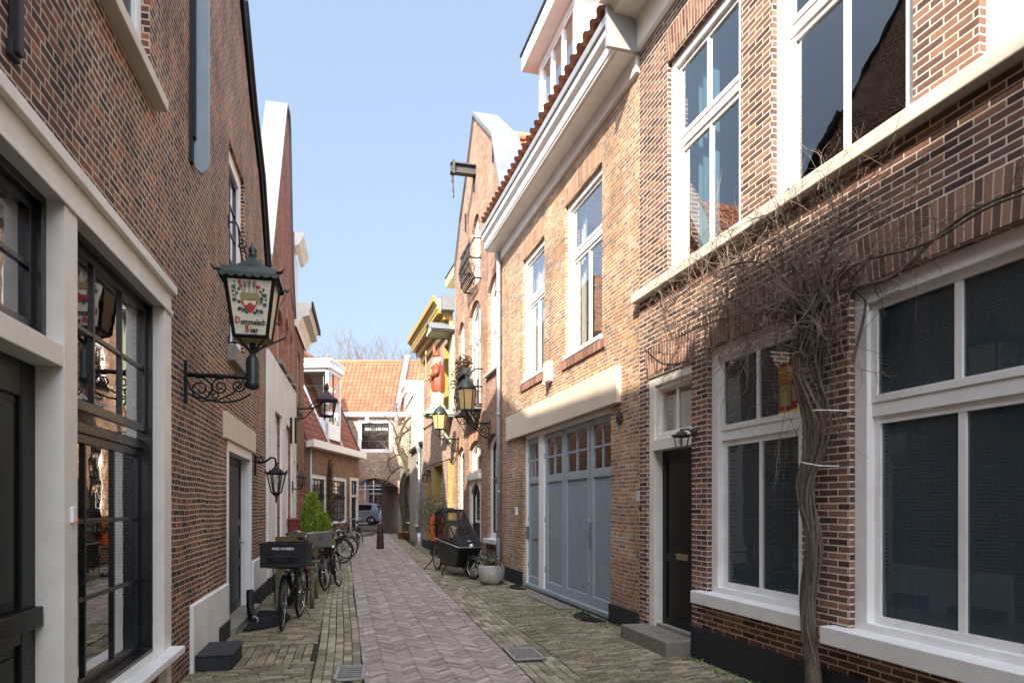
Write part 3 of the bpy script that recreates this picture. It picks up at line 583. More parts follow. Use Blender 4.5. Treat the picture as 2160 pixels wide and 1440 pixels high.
# --- second house on the left: white ground floor, red brick gable with lead coping
def L2x(Y): return -1.779 - .2153 * Y
def prof2(w): return [(0, 5.3), (w.u(602), 10.5), (w.u(608), 10.62), (w.u(610), 10.3), (w.u(614), 8.15), (w.u(617.5), 7.0), (w.L, 6.3)]
H2 = House('stepped_gable_house', 'red brick gable house with white rendered ground floor and grey coping', (L2x(12.24), 12.24), (L2x(17.2), 17.2), prof2, 'brick_red', depth=7)
w = H2.w
hs = 4.42
gh = []
for (a, b, t) in ((575, 590, 864), (599, 612.5, 893)):
    u0, u1 = w.u(a), w.u(b); h1 = w.h(a, t); gh.append([(u0, .75), (u1, .75), (u1, h1), (u0, h1)])
    H2.window(u0, u1, .75, h1, rec=.05, fw=.09, cols=((2, 3),), sash=.04, glass='window_glass', sill=True, sillp=.07)
ud = w.u(615.5); gh.append([(ud, .1), (w.L - .25, .1), (w.L - .25, 2.7), (ud, 2.7)]); H2.holes.append(gh[-1]); door(H2, ud, w.L - .25, .1, 2.7, .12, 'cream_paint', [1.0], handle=(ud + .12, 1.1))
m = MB(); slab(m, [(.005, .3), (w.L - .004, .3), (w.L - .004, hs), (.005, hs)], gh, -.05, .0); H2.part('render_coat', m, 'stucco_white')
m = MB(); m.box(.005, w.L - .005, -.07, 0, -.05, .3); H2.part('plinth', m, 'tar_plinth')
for (a, b, t, bt) in ((585.5, 597, 640, 752), (602, 608.5, 662, 778), (612.5, 617, 690, 800)):
    u0, u1 = w.u(a), w.u(b); h0 = hs + .15; h1 = w.h(a, t); H2.window(u0, u1, h0, h1, rise=.22, rec=.1, fw=.08, cols=((2, 4),), sash=.035, glass='window_glass', sill=True, sill_mat='stone', sillp=.1, sillh=.1)
    H2.lintel(u0, u1, h1 - .22, .22, .24, 'lintel_brick_orange', rows=1)
for a in (607, 617): 
    m = MB(); uu = w.u(a); m.box(uu - .03, uu + .03, -.1, -.05, w.h(a, 935), w.h(a, 880)); H2.part('wall_anchor', m, 'iron')
m = MB(); P2 = H2.prof                                   # broad lead covered coping on the gable
for k in range(len(P2) - 1):
    (a, ha), (b, hb_) = P2[k], P2[k + 1]; m.add([(a, -.05, ha), (b, -.05, hb_), (b, .42, hb_), (a, .42, ha), (a, -.05, ha + .09), (b, -.05, hb_ + .09), (b, .42, hb_ + .09), (a, .42, ha + .09)], [(0, 1, 2, 3), (4, 7, 6, 5), (0, 4, 5, 1), (1, 5, 6, 2), (2, 6, 7, 3), (3, 7, 4, 0)])
H2.part('coping', m, 'lead_sheet')
H2.finish(roof=False)
uap, hap = P2[2]
for k, (a, ha, b, hb_) in enumerate(((.1, 4.9, uap, hap - .5), (w.L - .05, 5.9, uap, hap - .5))):
    if k == 0: pantiles(H2.root, (a, 7, ha), (0, -1, 0), (b - a, 0, hb_ - ha), int(6.5 / .24), int(math.hypot(b - a, hb_ - ha) / .32), .24, .32, 'pantile_orange')
    else: pantiles(H2.root, (a, .45, ha), (0, 1, 0), (b - a, 0, hb_ - ha), int(6.5 / .24), int(math.hypot(b - a, hb_ - ha) / .32), .24, .32, 'pantile_orange')
w2 = w
# --- third house on the left, cornice and attic dormer
H3 = House('corniced_house', 'brick house with cream cornice and small attic dormer beyond the gable', (L2x(17.22), 17.22), (L2x(19.9), 19.9), 6.15, 'brick_brown', depth=6)
w = H3.w
for (a, b, t, bt) in ((628, 633.5, 735, 850),): u0, u1 = w.u(a), w.u(b); H3.window(u0, u1, 4.1, 5.7, rec=.06, fw=.07, cols=((2, 3),), sill=True, sill_mat='stone')
u0, u1 = w.u(623), w.u(627); H3.window(.35, 1.15, .8, 2.7, rise=.15, rec=.06, fw=.07, cols=((2, 4),), sill=True)
H3.holes.append([(1.5, 0), (2.4, 0), (2.4, 2.5), (1.5, 2.5)]); door(H3, 1.5, 2.4, .1, 2.5, .1, 'cream_paint', [1.1], handle=(1.65, 1.1))
m = MB(); m.prism([(0, 6.15), (0, 6.72), (-.42, 6.72), (-.42, 6.62), (-.36, 6.55), (-.36, 6.42), (-.2, 6.36), (-.1, 6.2), (-.06, 6.1)], -.02, w.L + .1, 'x'); H3.part('cornice', m, 'cream_paint')
m = MB(); m.box(-.03, w.L + .14, -.46, -.415, 6.6, 6.76); H3.part('gutter', m, 'iron')
m = MB(); m.box(.1, 1.5, .05, 1.6, 6.7, 8.15); d3 = H3.part('dormer', m, 'white_paint'); q = MB(); q.prism([(0, 8.15), (0, 8.5), (-.22, 8.5), (-.22, 8.4), (-.1, 8.2)], .0, 1.65, 'x'); q.box(.0, 1.65, 0, 1.7, 8.5, 8.56); q.build('dormer_cornice', 'cream_paint', d3)
H3.finish()
w3 = w
SBH = House('set_back_house', 'tall brick house set back behind the corniced house, mostly hidden', (-6.5, 20.2), (-9.2, 29.1), 9.3, 'brick_brown', depth=4); SBH.window(2, 3.2, 1, 3, cols=((2, 3),)); SBH.window(5, 6.2, 1, 3, cols=((2, 3),)); SBH.window(2, 3.2, 4.6, 6.6, cols=((2, 3),)); SBH.window(5, 6.2, 4.6, 6.6, cols=((2, 3),)); SBH.finish()
# --- low house with mansard roof and glazed dormer (left, before the archway)
P4a, P4b = (-8.81, 29.5), (-8.30, 37.0)
H4 = House('mansard_house', 'low brick house with steep tiled roof and white glazed dormer beside the archway', P4a, P4b, 4.12, 'brick_brown', depth=6)
w = H4.w
for (a, b, t, bt) in ((657, 690, 998, 1102), (698, 732.5, 1003, 1102)):
    u0, u1 = w.u(a), w.u(b); H4.window(u0, u1, w.h(a, bt), w.h(a, t), rec=.04, fw=.2, mat='cream_paint', sash=.08, sash_mat='black_frame', cols=((4, 3), (4, 3)), trans=(w.h(a, t) - 1.0,), bar=.05, mid=.1, glass='window_glass', sill=True, curtain=('curtain_white', ((0, .3), (.7, 1))), fwb=.06)
u0, u1 = w.u(738), w.u(755.5); hd = w.h(738, 1006); H4.holes.append([(u0, .1), (u1, .1), (u1, hd), (u0, hd)])
m = MB(); m.ring([(u0, .1), (u1, .1), (u1, hd), (u0, hd)], [(u0 + .22, .2), (u1 - .22, .2), (u1 - .22, hd - .16), (u0 + .22, hd - .16)], -.02, .12); m.box(u0 + .2, u1 - .2, -.02, .1, hd - 1.02, hd - .9); H4.part('door_frame', m, 'cream_paint')
door(H4, u0 + .22, u1 - .22, .2, hd - 1.02, .07, 'black_green', [1.0]); H4.window(u0 + .2, u1 - .2, hd - .9, hd - .14, rec=.04, fw=.05, mat='black_frame', cols=((2, 1),), cut=False, name='transom_window')
m = MB(); m.prism([(0, 4.12), (0, 4.42), (-.3, 4.42), (-.3, 4.16)], -.22, w.L + .25, 'x'); m.box(-.26, w.L + .28, -.36, -.295, 4.14, 4.46); H4.part('gutter', m, 'cream_paint')
m = MB(); m.box(.15, w.L + .1, -.85, -.01, -.02, .16); H4.part('stoop', m, 'stone', .02)
m = MB(); m.tube([(.12, -.07, .1), (.12, -.07, 4.2)], .05, 8); H4.part('downpipe', m, 'zinc')
# steep lower slope, facing the street
ndir = .62
pantiles(H4.root, (-.3, -.05, 4.42), (1, 0, 0), (0, 2.3, 5.2), int((w.L + .4) / .24), 18, .24, .31, 'pantile_red')
m = MB(); m.poly([(-.3, -.02, 4.35), (w.L, -.02, 4.35), (w.L, 2.3, 9.6), (-.3, 2.3, 9.6)]); m.poly([(-.28, 0, 4.3), (-.28, 6, 4.3), (-.28, 6, 9.6), (-.28, 2.3, 9.6)]); m.poly([(w.L, 0, 4.3), (w.L, 6, 4.3), (w.L, 6, 9.6), (w.L, 2.3, 9.6)]); m.poly([(-.28, 2.3, 9.6), (w.L, 2.3, 9.6), (w.L, 6, 9.6), (-.28, 6, 9.6)]); H4.part('roof', m, 'pantile_red')
m = MB(); m.tube([(w.L + .02, -.05, 4.4), (w.L + .02, 2.3, 9.65)], .09, 6); H4.part('verge', m, 'tar_plinth')
H4.finish(roof=False)
# the side wall towards the street mouth, lit
m = MB(); m.box(-.02, .0, .02, 5.8, -.1, 4.3)
# dormer: camera side pane and street side pane
du0, du1 = w.u(691), w.u(718); dh0, dh1 = 4.75, 8.05
m = MB(); sw_, dd = .11, 1.35
m.box(du0, du0 + sw_, -.02, .1, dh0, dh1); m.box(du1 - sw_, du1, -.02, .1, dh0, dh1); m.box(du0, du1, -.02, .1, dh0, dh0 + .75); m.box(du0, du1, -.02, .1, dh1 - .15, dh1)
m.box(du0, du0 + .1, .1, dd, dh0, dh0 + .1); m.box(du0, du0 + .08, dd - .1, dd, dh0, dh1); m.box(du0, du0 + .08, .1, dd, dh1 - .15, dh1); m.box(du1 - .08, du1, .1, 2.6, dh0, dh1)
m.box(du0 + .02, du0 + .08, .1, .45, dh0, dh0 + 1.0); m.box(du0 + .01, du1 - .01, dd + .2, dd + .25, dh0 + 1.2, dh1)
dm = H4.part('dormer', m, 'white_paint', .01)
m = MB(); m.box(du0 - .14, du1 + .14, -.16, 2.6, dh1, dh1 + .32); m.box(du0 - .2, du1 + .2, -.22, 2.6, dh1 + .32, dh1 + .42); m.build('dormer_cornice', 'white_paint', dm, .01)
m = MB(); 
for k in (1,): m.box(du0 + sw_ + (du1 - du0 - 2 * sw_) * .45, du0 + sw_ + (du1 - du0 - 2 * sw_) * .45 + .04, 0, .05, dh0 + .75, dh1 - .15)
m.box(du0 + sw_, du1 - sw_, 0, .05, dh0 + 1.9, dh0 + 1.94); m.box(du0 + .02, du0 + .06, .1, dd, dh0 + 2.45, dh0 + 2.5); m.box(du0 - .02, du0 + .03, .1, dd, dh1 - .22, dh1 - .15); m.box(du0 - .02, du0 + .03, .1, .18, dh0 + .9, dh1 - .15)
m.build('window_bars', 'black_frame', dm)
m = MB(); m.poly([(du0 + sw_, .03, dh0 + .75), (du1 - sw_, .03, dh0 + .75), (du1 - sw_, .03, dh1 - .15), (du0 + sw_, .03, dh1 - .15)]); m.poly([(du0 + .04, .1, dh0 + .3), (du0 + .04, dd, dh0 + .3), (du0 + .04, dd, dh1 - .15), (du0 + .04, .1, dh1 - .15)]); m.build('pane', 'window_glass', dm)
m = MB(); m.box(du0 + .2, du1 - .2, .25, .28, dh0 + .6, dh1 - .2); m.build('curtain', 'curtain_white', dm)
for (yy0, zz0, yy1, zz1) in ((-.06, 4.5, 1.5, 8.0),):
    m = MB(); m.tube([(du0 - .05, yy0 - .04, zz0), (du0 - .05, yy1, zz1)], .055, 6); m.tube([(du1 + .05, yy0 - .04, zz0), (du1 + .05, yy1, zz1)], .055, 6); m.build('flashing', 'white_paint', dm)
w4 = w
# ================================================================== ARCHWAY HOUSE closing the street
YA = 39.0
HA = House('archway_house', 'brick house with orange tiled roof spanning the street over an archway', ((400 - CX) / F * YA, YA), ((841 - CX) / F * YA + 1.6, YA), 6.7, 'brick_mauve', depth=4.6)  # left end extended out of view so its roof shades the far shop
w = HA.w
ua0, ua1 = w.u(740), w.u(841); hc = w.h(790, 1008)
HA.holes.append(arc_poly(ua0, ua1, -.2, hc, .55, 12)); HA.lintel(ua0, ua1, hc - .55, .55, .42, 'lintel_brick_orange', rows=2, splay=.1)
u0, u1 = w.u(755), w.u(828); h0, h1 = w.h(755, 954), w.h(755, 884)
HA.window(u0, u1, h0, h1, rec=.0, fw=.2, mat='white_paint', sash=.07, sash_mat='black_frame', cols=((4, 2), (4, 1)), trans=(h1 - .75,), bar=.045, mid=.09, glass='window_glass', fwb=.2)
m = MB(); m.box(u0 + .3, u1 - .3, .3, .32, h1 - .9, h1 - .25); HA.part('window_blind', m, 'curtain_white')
m = MB(); m.box(0, HA.L, -.28, .0, 6.62, 6.86); m.box(0, HA.L, -.34, -.27, 6.66, 6.9); HA.part('gutter', m, 'white_paint')
HA.finish(back=False)
m = MB(); D = 4.6; m.poly([(0, D, 3.3), (HA.L, D, 3.3), (HA.L, D, 6.7), (0, D, 6.7)]); m.poly([(0, D, 0), (ua0 - 1.6, D, 0), (ua0 - 1.6, D, 3.3), (0, D, 3.3)]); m.poly([(ua1 - .9, D, 0), (HA.L, D, 0), (HA.L, D, 3.3), (ua1 - .9, D, 3.3)]); 
HA.part('rear_wall', m, 'brick_mauve')
pw = MB(); pfar = ((805 - CX) / F * (YA + D) - w.A.x); pw.poly([(ua1, .26, 0), (pfar, D, 0), (pfar, D, 3.3), (ua1, .26, 3.3)]); pw.poly([(ua0, .26, 0), (ua0 - 1.6, D, 0), (ua0 - 1.6, D, 3.3), (ua0, .26, 3.3)]); pw.box(pfar, ua1 + .1, D - .1, D + .01, 0, 3.3)
HA.part('passage_wall', pw, 'stucco_grey')
c = MB(); c.box(ua0 - 1.7, ua1, .26, D, 3.22, 3.3); c.box(0, HA.L, .3, D, 4.0, 4.05); HA.part('passage_ceiling', c, 'interior_dark')
nrow = 15; L_ = Vector((0, 3.4, 3.75)).length
pantiles(HA.root, (-.1, -.15, 6.78), (1, 0, 0), (0, 3.4, 3.75), int((HA.L + .2) / .25), int(L_ / .33), .25, .33, 'pantile_orange', amp=.06)
m = MB(); m.tube([(0, 3.3, 10.5), (HA.L, 3.3, 10.5)], .13, 8); HA.part('ridge', m, 'pantile_orange')
m = MB(); m.poly([(0, 3.35, 10.45), (HA.L, 3.35, 10.45), (HA.L, 7, 6.7), (0, 7, 6.7)]); HA.part('rear_roof', m, 'pantile_orange')
uc = w.u(840); m = MB(); m.add([(uc - .16, -.3, 6.8), (uc + .16, -.3, 6.8), (uc + .16, 3.5, 10.75), (uc - .16, 3.5, 10.75), (uc - .16, -.3, 7.1), (uc + .16, -.3, 7.1), (uc + .16, 3.5, 11.0), (uc - .16, 3.5, 11.0)], [(0, 1, 5, 4), (1, 2, 6, 5), (2, 3, 7, 6), (3, 0, 4, 7), (4, 5, 6, 7)]); HA.part('party_wall_coping', m, 'lead_sheet')
for a in (777, 839): m = MB(); m.box(w.u(a) - .1, w.u(a) + .1, -.4, -.28, 6.42, 6.6); HA.part('roof_spotlight', m, 'white_paint', .02)
wA = w
# chimney behind
m = MB(); 
ch = thing('brick_chimney', 'small pale chimney stub behind the orange tiled roof', 'chimney', (world(691, 768, 44).x, 44, 9.2)); m.box(-.28, .28, -.28, .28, 0, 1.7); m.build('chimney_stack', 'stucco_cream', ch, .02); m = MB(); m.box(-.33, .33, -.33, .33, 1.7, 1.82); m.lathe([(.12, 1.82), (.1, 2.1)], n=8); m.build('chimney_cap', 'terracotta', ch)
# ================================================================== RIGHT SIDE (local x runs from the far end to the near end)
# --- number 7: purple brick, big windows
def R1x(Y): return xR(Y) - .02
H7 = House('large_windowed_house', 'purple brown brick house with tall white sash windows, nearest on the right', (R1x(8.47), 8.47), (R1x(-1), -1), 7.3, 'brick_purple', depth=6)
w = H7.w
ub, ut, ra = 4.22, 6.64, 5.67
crt = ('curtain_white', ((0, .13),))
for (a, b, cur) in ((1408, 1563, ('curtain_teal', ((.12, .42), ))), (1628, 1926, None), (2065, 2380, ('curtain_white', ((0, 1),)))):
    u0, u1 = w.u(a), w.u(b); H7.window(u0, u1, ub, ut, rec=.05, fw=.11, sash=.055, trans=(ra,), cols=((2, 1), (2, 1)), bar=.03, mid=.085, curtain=cur, lower_in=.03, fwb=.03)
    H7.lintel(u0, u1, ut, .03, .34)
for Y0, Y1 in ((1.9, .9),): u0, u1 = (w.A.y - Y0) / -w.d.y, (w.A.y - Y1) / -w.d.y; H7.window(u0, u1, ub, ut, rec=.05, fw=.11, trans=(ra,), cols=((2, 1), (2, 1)))
m = MB(); m.box(w.u(1346), w.L, -.10, .0, 4.10, 4.215); H7.part('stone_ledge', m, 'sill_stone', .01)
# ground floor windows
u0, u1 = w.u(1492), w.u(1692); H7.window(u0, u1, .72, 3.2, rise=0, rec=.05, fw=.11, sash=.055, trans=(2.30,), cols=((2, 1), (2, 1)), bar=.03, mid=.1, sill=True, sillp=.12, sillov=.13, sillh=.12, glass='screen_glass', fwb=.06, lower_in=.03, curtain=('curtain_dark', ((0, .3),)))
H7.lintel(u0, u1, 3.2, .012, .33)
wsm = (u0, u1)
u0 = w.u(1791); u1 = (w.A.y - 3.50) / -w.d.y; H7.window(u0, u1, .68, 3.2, rise=0, rec=.05, fw=.12, sash=.055, trans=(2.30,), cols=((2, 1), (2, 1)), bar=.035, mid=.1, sill=True, sillp=.13, sillov=.16, sillh=.13, glass='screen_glass', fwb=.06, lower_in=.03, curtain=('curtain_teal', ((0, 1),)))
H7.lintel(u0, u1, 3.2, .015, .34)
# door 7
u0, u1 = w.u(1366), w.u(1459); H7.holes.append([(u0, .1), (u1, .1), (u1, 3.13), (u0, 3.13)])
hd = 2.25
m = MB(); m.ring([(u0, .12), (u1, .12), (u1, 3.13), (u0, 3.13)], [(u0 + .13, .14), (u1 - .03, .14), (u1 - .03, 3.02), (u0 + .13, 3.02)], .02, .16); m.box(u0 + .12, u1 - .02, .0, .15, hd, hd + .13); dfr = H7.part('door_frame', m, 'cream_paint', .005)
H7.window(u0 + .12, u1 - .02, hd + .13, 3.03, rec=.05, fw=.06, mat='cream_paint', sash=.03, cols=((2, 1),), bar=.03, cut=False, name='transom_window', curtain=('curtain_white', ((0, .45),)))
door(H7, u0 + .13, u1 - .03, .2, hd, .13, 'black_paint', [1.0], slot=(u1 - .42, 1.0 + .02))
H7.lintel(u0 - .02, u1 + .05, 3.13, .06, .32)
m = MB(); m.box(u0 - .08, u1 + .02, -.32, .12, -.05, .17); H7.part('doorstep', m, 'concrete', .012); m = MB(); m.box(u0 + .02, u1, .05, .16, .17, .205); H7.part('threshold', m, 'stone', .004)
# tarred plinth, vent
m = MB(); m.box(u1 + .025, w.L, -.03, .0, -.05, .33); H7.part('plinth', m, 'tar_plinth', .008)
uv, hv = w.u(1497), w.h(1497, 1358); m = MB(); m.torus((uv, -.012, hv), .05, .012, 'y', 20, 6)
for k in (-1, 0, 1): m.box(uv + k * .022 - .005, uv + k * .022 + .005, -.012, .0, hv - .04, hv + .04)
H7.part('air_vent', m, 'lead_sheet')
# cornice
m = MB(); m.prism([(0, 7.2), (0, 8.1), (-.62, 8.1), (-.62, 7.95), (-.55, 7.86), (-.55, 7.72), (-.4, 7.7), (-.36, 7.62), (-.06, 7.6), (-.05, 7.24), (-.02, 7.2)], -.0, w.L, 'x'); H7.part('cornice', m, 'cream_paint', .008)
m = MB(); m.prism([(0, 7.3), (0, 8.2), (-.64, 8.2), (-.64, 7.95), (-.4, 7.68), (-.08, 7.58), (-.07, 7.3)], -.045, -.002, 'x'); H7.part('cornice_return', m, 'lead_sheet')
H7.finish(); w7 = w
# poster in the window
un, hn = w.u(1631), None
p0u, p1u = w.u(1633, -.05), w.u(1688, -.05); ph1, ph0 = w.h(1633, 768, -.05), w.h(1633, 876, -.05)
po = w.root('window_poster', 'red poster reading Helder! Geen kelder in the upper pane behind the vine', 'poster', u=p0u, off=-.095, z=ph0)
pw_, phh = p1u - p0u, ph1 - ph0
m = MB(); m.box(0, pw_, 0, .003, 0, phh); m.build('sheet', 'poster_red', po)
def ptext(s_, x, z, size, mat, sx=.8): text(s_, size, mat, po, Matrix.Translation((x * pw_, -.002, z * phh)) @ UP, sx=sx, bold=.0006)
ptext('HELDER!', .27, .80, .075, 'poster_yellow', .62); ptext('GEEN', .27, .70, .09, 'poster_yellow', .75); ptext('KELDER', .27, .61, .075, 'poster_yellow', .68); ptext('STOP', .76, .80, .07, 'white_paint', .7)
m = MB(); m.torus((.76 * pw_, -.002, .83 * phh), .2 * pw_, .0025, 'y', 8, 4); m.build('stop_emblem', 'white_paint', po)
m = MB(); m.box(.06 * pw_, .50 * pw_, -.003, 0, .15 * phh, .57 * phh); pg = m.build('picture', 'poster_green', po)
m = MB(); m.prism([(.15 * pw_, .2 * phh), (.4 * pw_, .2 * phh), (.36 * pw_, .4 * phh), (.28 * pw_, .48 * phh), (.2 * pw_, .4 * phh)], -.005, -.002); m.build('bottle_picture', 'statue_gold', pg)
m = MB(); 
for k in range(9): m.box(.55 * pw_, (.95 - .05 * random.random()) * pw_, -.0025, 0, (.52 - k * .036) * phh, (.532 - k * .036) * phh)
m.build('print_lines', 'curtain_white', po)
m = MB(); xs = [k / 24 for k in range(25)]; m.prism([(0, .0)] + [(x * pw_, (.05 + .035 * random.random()) * phh) for x in xs] + [(pw_, 0)], -.003, 0); m.build('grass_border', 'poster_yellow', po)

# --- number 5: orange brick, garage doors
H5 = House('garage_house', 'orange brick house with grey blue garage doors and white gutter', (xR(15.07), 15.07), (xR(8.47), 8.47), 7.35, 'brick_orange', depth=6)
w = H5.w
for (a, b, t, bt) in ((1103, 1148.5, 551, 804), (1192, 1270, 437, 753)):
    u0, u1, h0, h1 = H5.rect(a, b, t, bt); H5.window(u0, u1, h0, h1, rec=.05, fw=.1, sash=.05, trans=(h1 - .87,), cols=((2, 1), (1, 1)), mid=.09, bar=.04, lower_in=.03, fwb=.05, curtain=('curtain_white', ((.0, .22), (.78, 1))) if a > 1150 else ('curtain_white', ((0, .5),)), sill=True, sillp=.04, sillov=-.001, sillh=.06)
    H5.lintel(u0, u1, h1, .05, .25, 'lintel_brick_orange', rows=1); H5.lintel(u0 - .12, u1 + .12, h0 - .2, .0, .13, 'lintel_brick', rows=1, splay=0, proud=.03, name='brick_sill')
u0, u1 = w.u(1103.5), w.u(1289); hg = 2.97; H5.holes.append([(u0, -.1), (u1, -.1), (u1, hg), (u0, hg)])
m = MB(); m.box(w.u(1073.5), w.u(1310), -.07, .02, 2.965, 3.455); H5.part('lintel_beam', m, 'stucco_cream', .006)
m = MB(); m.ring([(u0, .0), (u1, .0), (u1, hg), (u0, hg)], [(u0 + .08, .06), (u1 - .05, .06), (u1 - .05, hg - .08), (u0 + .08, hg - .08)], .05, .16); m.box(w.u(1137.5, -.06), w.u(1147.5, -.06), .045, .17, .05, hg - .05); H5.part('garage_frame', m, 'white_paint', .005)
lv = [(u0 + .085, w.u(1137.5, -.06) - .004), (w.u(1147.5, -.06) + .004, w.u(1189, -.08)), (w.u(1190, -.08), w.u(1243, -.08)), (w.u(1245, -.08), u1 - .055)]
for k, (a, b) in enumerate(lv):
    m = MB(); y0 = .085; fw_ = .11 if k else .07; hm = 2.02; top = hg - .09
    m.box(a, a + fw_, y0, y0 + .05, .1, top); m.box(b - fw_, b, y0, y0 + .05, .1, top); m.box(a + fw_, b - fw_, y0 + .0005, y0 + .05, .1, .24); m.box(a + fw_, b - fw_, y0 + .0005, y0 + .05, hm, hm + .13); m.box(a + fw_, b - fw_, y0 + .0005, y0 + .05, top - .09, top)
    m.box((a + b) / 2 - .018, (a + b) / 2 + .018, y0 + .005, y0 + .04, hm + .13, top - .09); m.box(a + fw_, b - fw_, y0 + .008, y0 + .037, (hm + top) / 2, (hm + top) / 2 + .035)
    lf = H5.part('garage_leaf', m, 'grey_blue_trim', .006)
    q = MB(); q.box(a + fw_ - .01, b - fw_ + .01, y0 + .024, y0 + .04, .23, hm + .01); q.build('panel', 'grey_blue_paint', lf)
    q = MB(); q.poly([(a + fw_, y0 + .025, hm + .12), (b - fw_, y0 + .025, hm + .12), (b - fw_, y0 + .025, top), (a + fw_, y0 + .025, top)]); q.build('pane', 'window_glass_old', lf)
    for z in (.45, 1.35, 2.5): q = MB(); q.tube([((a if k in (0, 1) else b) , y0 - .008, z - .05), ((a if k in (0, 1) else b), y0 - .008, z + .05)], .009, 6); q.build('hinge', 'zinc', lf)
    if k == 0: q = MB(); c_ = (a + b) / 2; q.box(c_ - .12, c_ + .12, y0 + .01, y0 + .03, .93, .99); q.box(c_ - .09, c_ + .09, y0 + .004, y0 + .012, .95, .97); q.build('letter_slot', 'brass', lf, .003)
    if k == 0: q = MB(); q.box(a + .02, a + .05, y0 - .06, y0, .95, 1.2); q.build('handle', 'chrome', lf, .008)
    if k == 3: q = MB(); q.box(a + .01, a + .04, y0 - .03, y0, .95, 1.35); q.tube([(a + .03, y0 - .03, 1.2), (a + .03, y0 - .07, 1.2), (a + .03, y0 - .07, 1.1)], .01, 6); q.build('handle', 'lead_sheet', lf, .004)
m = MB(); m.box(u0, u1, .03, .2, .02, .095); H5.part('threshold', m, 'grey_blue_trim', .01); m = MB(); m.box(u0, u1, .0, .2, -.06, .018); H5.part('threshold_base', m, 'tar_plinth')
for q in ((.02, u0 - .003, -.03, 0, -.05, .3), (u1 + .003, w.L - .004, -.045, 0, -.05, .27)): m = MB(); m.box(*q); H5.part('plinth', m, 'tar_plinth', .008)
m = MB(); m.prism([(0, 6.98), (0, 7.25), (-.34, 7.25), (-.34, 7.22), (-.06, 7.22), (-.05, 7.0)], .0, w.L - .03, 'x'); m.prism([(-.30, 7.2), (-.36, 7.26), (-.36, 7.40), (-.42, 7.44), (-.42, 7.62), (0, 7.62), (0, 7.2)], -.12, w.L - .03, 'x'); H5.part('gutter_box', m, 'white_paint', .006)
m = MB(); m.box(-.14, w.L - .03, -.45, -.425, 7.55, 7.65); H5.part('gutter_edge', m, 'zinc')
m = MB(); m.prism([(0, 7.2), (0, 7.95), (-.2, 7.95), (-.47, 7.68), (-.47, 7.2)], w.L - .028, w.L + .03, 'x'); H5.part('gutter_end', m, 'zinc')
# roof slope
pantiles(H5.root, (w.L + .02, -.41, 7.86), (-1, 0, 0), (0, 2.6, 3.4), int((w.L + .25) / .24), 13, .24, .32, 'pantile_orange', lip=.07)
m = MB(); m.poly([(-.1, -.28, 7.64), (w.L + .1, -.28, 7.64), (w.L + .1, 2.3, 11.0), (-.1, 2.3, 11.0)]); m.poly([(w.L, 0, 7.3), (w.L, 6, 7.3), (w.L, 2.4, 11)]); m.poly([(0, 0, 7.3), (0, 6, 7.3), (0, 2.4, 11)]); H5.part('roof', m, 'pantile_red')
# dormer
dy = .30
def du_(px): return w.u(px, -dy)
a, b = du_(1137), du_(1214); z0, z1 = 8.0, 10.25
m = MB(); m.ring([(a, z0), (b, z0), (b, z1), (a, z1)], [(a + .12, z0 + .35), (b - .12, z0 + .35), (b - .12, z1 - .12), (a + .12, z1 - .12)], dy, dy + .12); m.box(b - .06, b, dy + .12, 2.6, z0, z1); m.box(a, a + .06, dy + .12, 2.6, z0, z1); m.box(a + .06, b - .06, 2.0, 2.05, z0, z1)
dm = H5.part('dormer', m, 'white_paint', .006)
m = MB(); m.box(a - .28, b + .25, dy - .28, 2.7, z1, z1 + .3); m.build('dormer_eave', 'white_paint', dm, .01); m = MB(); m.box(a - .3, b + .27, dy - .31, 2.7, z1 + .3, z1 + .34); m.build('dormer_roof', 'tar_plinth', dm)
m = MB(); n_ = 3
for k in range(n_):
    x0 = a + .12 + (b - a - .24) * k / n_; x1 = a + .12 + (b - a - .24) * (k + 1) / n_; m.ring([(x0, z0 + .35), (x1, z0 + .35), (x1, z1 - .12), (x0, z1 - .12)], [(x0 + .06, z0 + .41), (x1 - .06, z0 + .41), (x1 - .06, z1 - .18), (x0 + .06, z1 - .18)], dy + .02, dy + .07); m.box(x0 + .05, x1 - .05, dy + .03, dy + .06, (z0 + z1) / 2 + .1, (z0 + z1) / 2 + .135)
m.build('sash', 'white_paint', dm, .003)
m = MB(); m.poly([(a + .1, dy + .05, z0 + .3), (b - .1, dy + .05, z0 + .3), (b - .1, dy + .05, z1 - .1), (a + .1, dy + .05, z1 - .1)]); m.build('pane', 'window_glass', dm)
H5.finish(roof=False); w5 = w

# --- gabled warehouse with hoist beam
def R3x(Y): return 3.747 - .2639 * Y
def prof3(w): return [(0, w.h(960.5, 600)), (w.u(962), w.h(962, 560)), (w.u(972), w.h(972, 468)), (w.u(984), w.h(984, 382)), (w.u(1001), w.h(1001, 243)), (w.u(1041), w.h(1041, 288)), (w.L - .02, w.h(1057, 392))]
H3r = House('warehouse_house', 'rose brick gabled house with hoist beam, iron balcony and arched white windows', (R3x(20.75), 20.75), (R3x(15.09), 15.09), prof3, 'brick_rose', depth=6)
w = H3r.w
def rwin(a, b, ht, hb, rise, **k):
    u0, u1 = w.u(a), w.u(b); H3r.window(u0, u1, hb, ht, rise=rise, **k); H3r.lintel(u0, u1, ht - rise, rise, .26, 'lintel_brick_orange', rows=1); return u0, u1
rwin(1029, 1059 - 3, 6.95, 4.72, .25, rec=.08, fw=.1, cols=((3, 3), (3, 2)), trans=(5.75,), sash=.04, sill=True, sillp=.09, sill_mat='sill_stone', sillov=.1)
rwin(990.5, 1013, 6.95, 4.15, .25, rec=.08, fw=.1, cols=((2, 1), (2, 1)), trans=(6.0,), sash=.05, mid=.12)
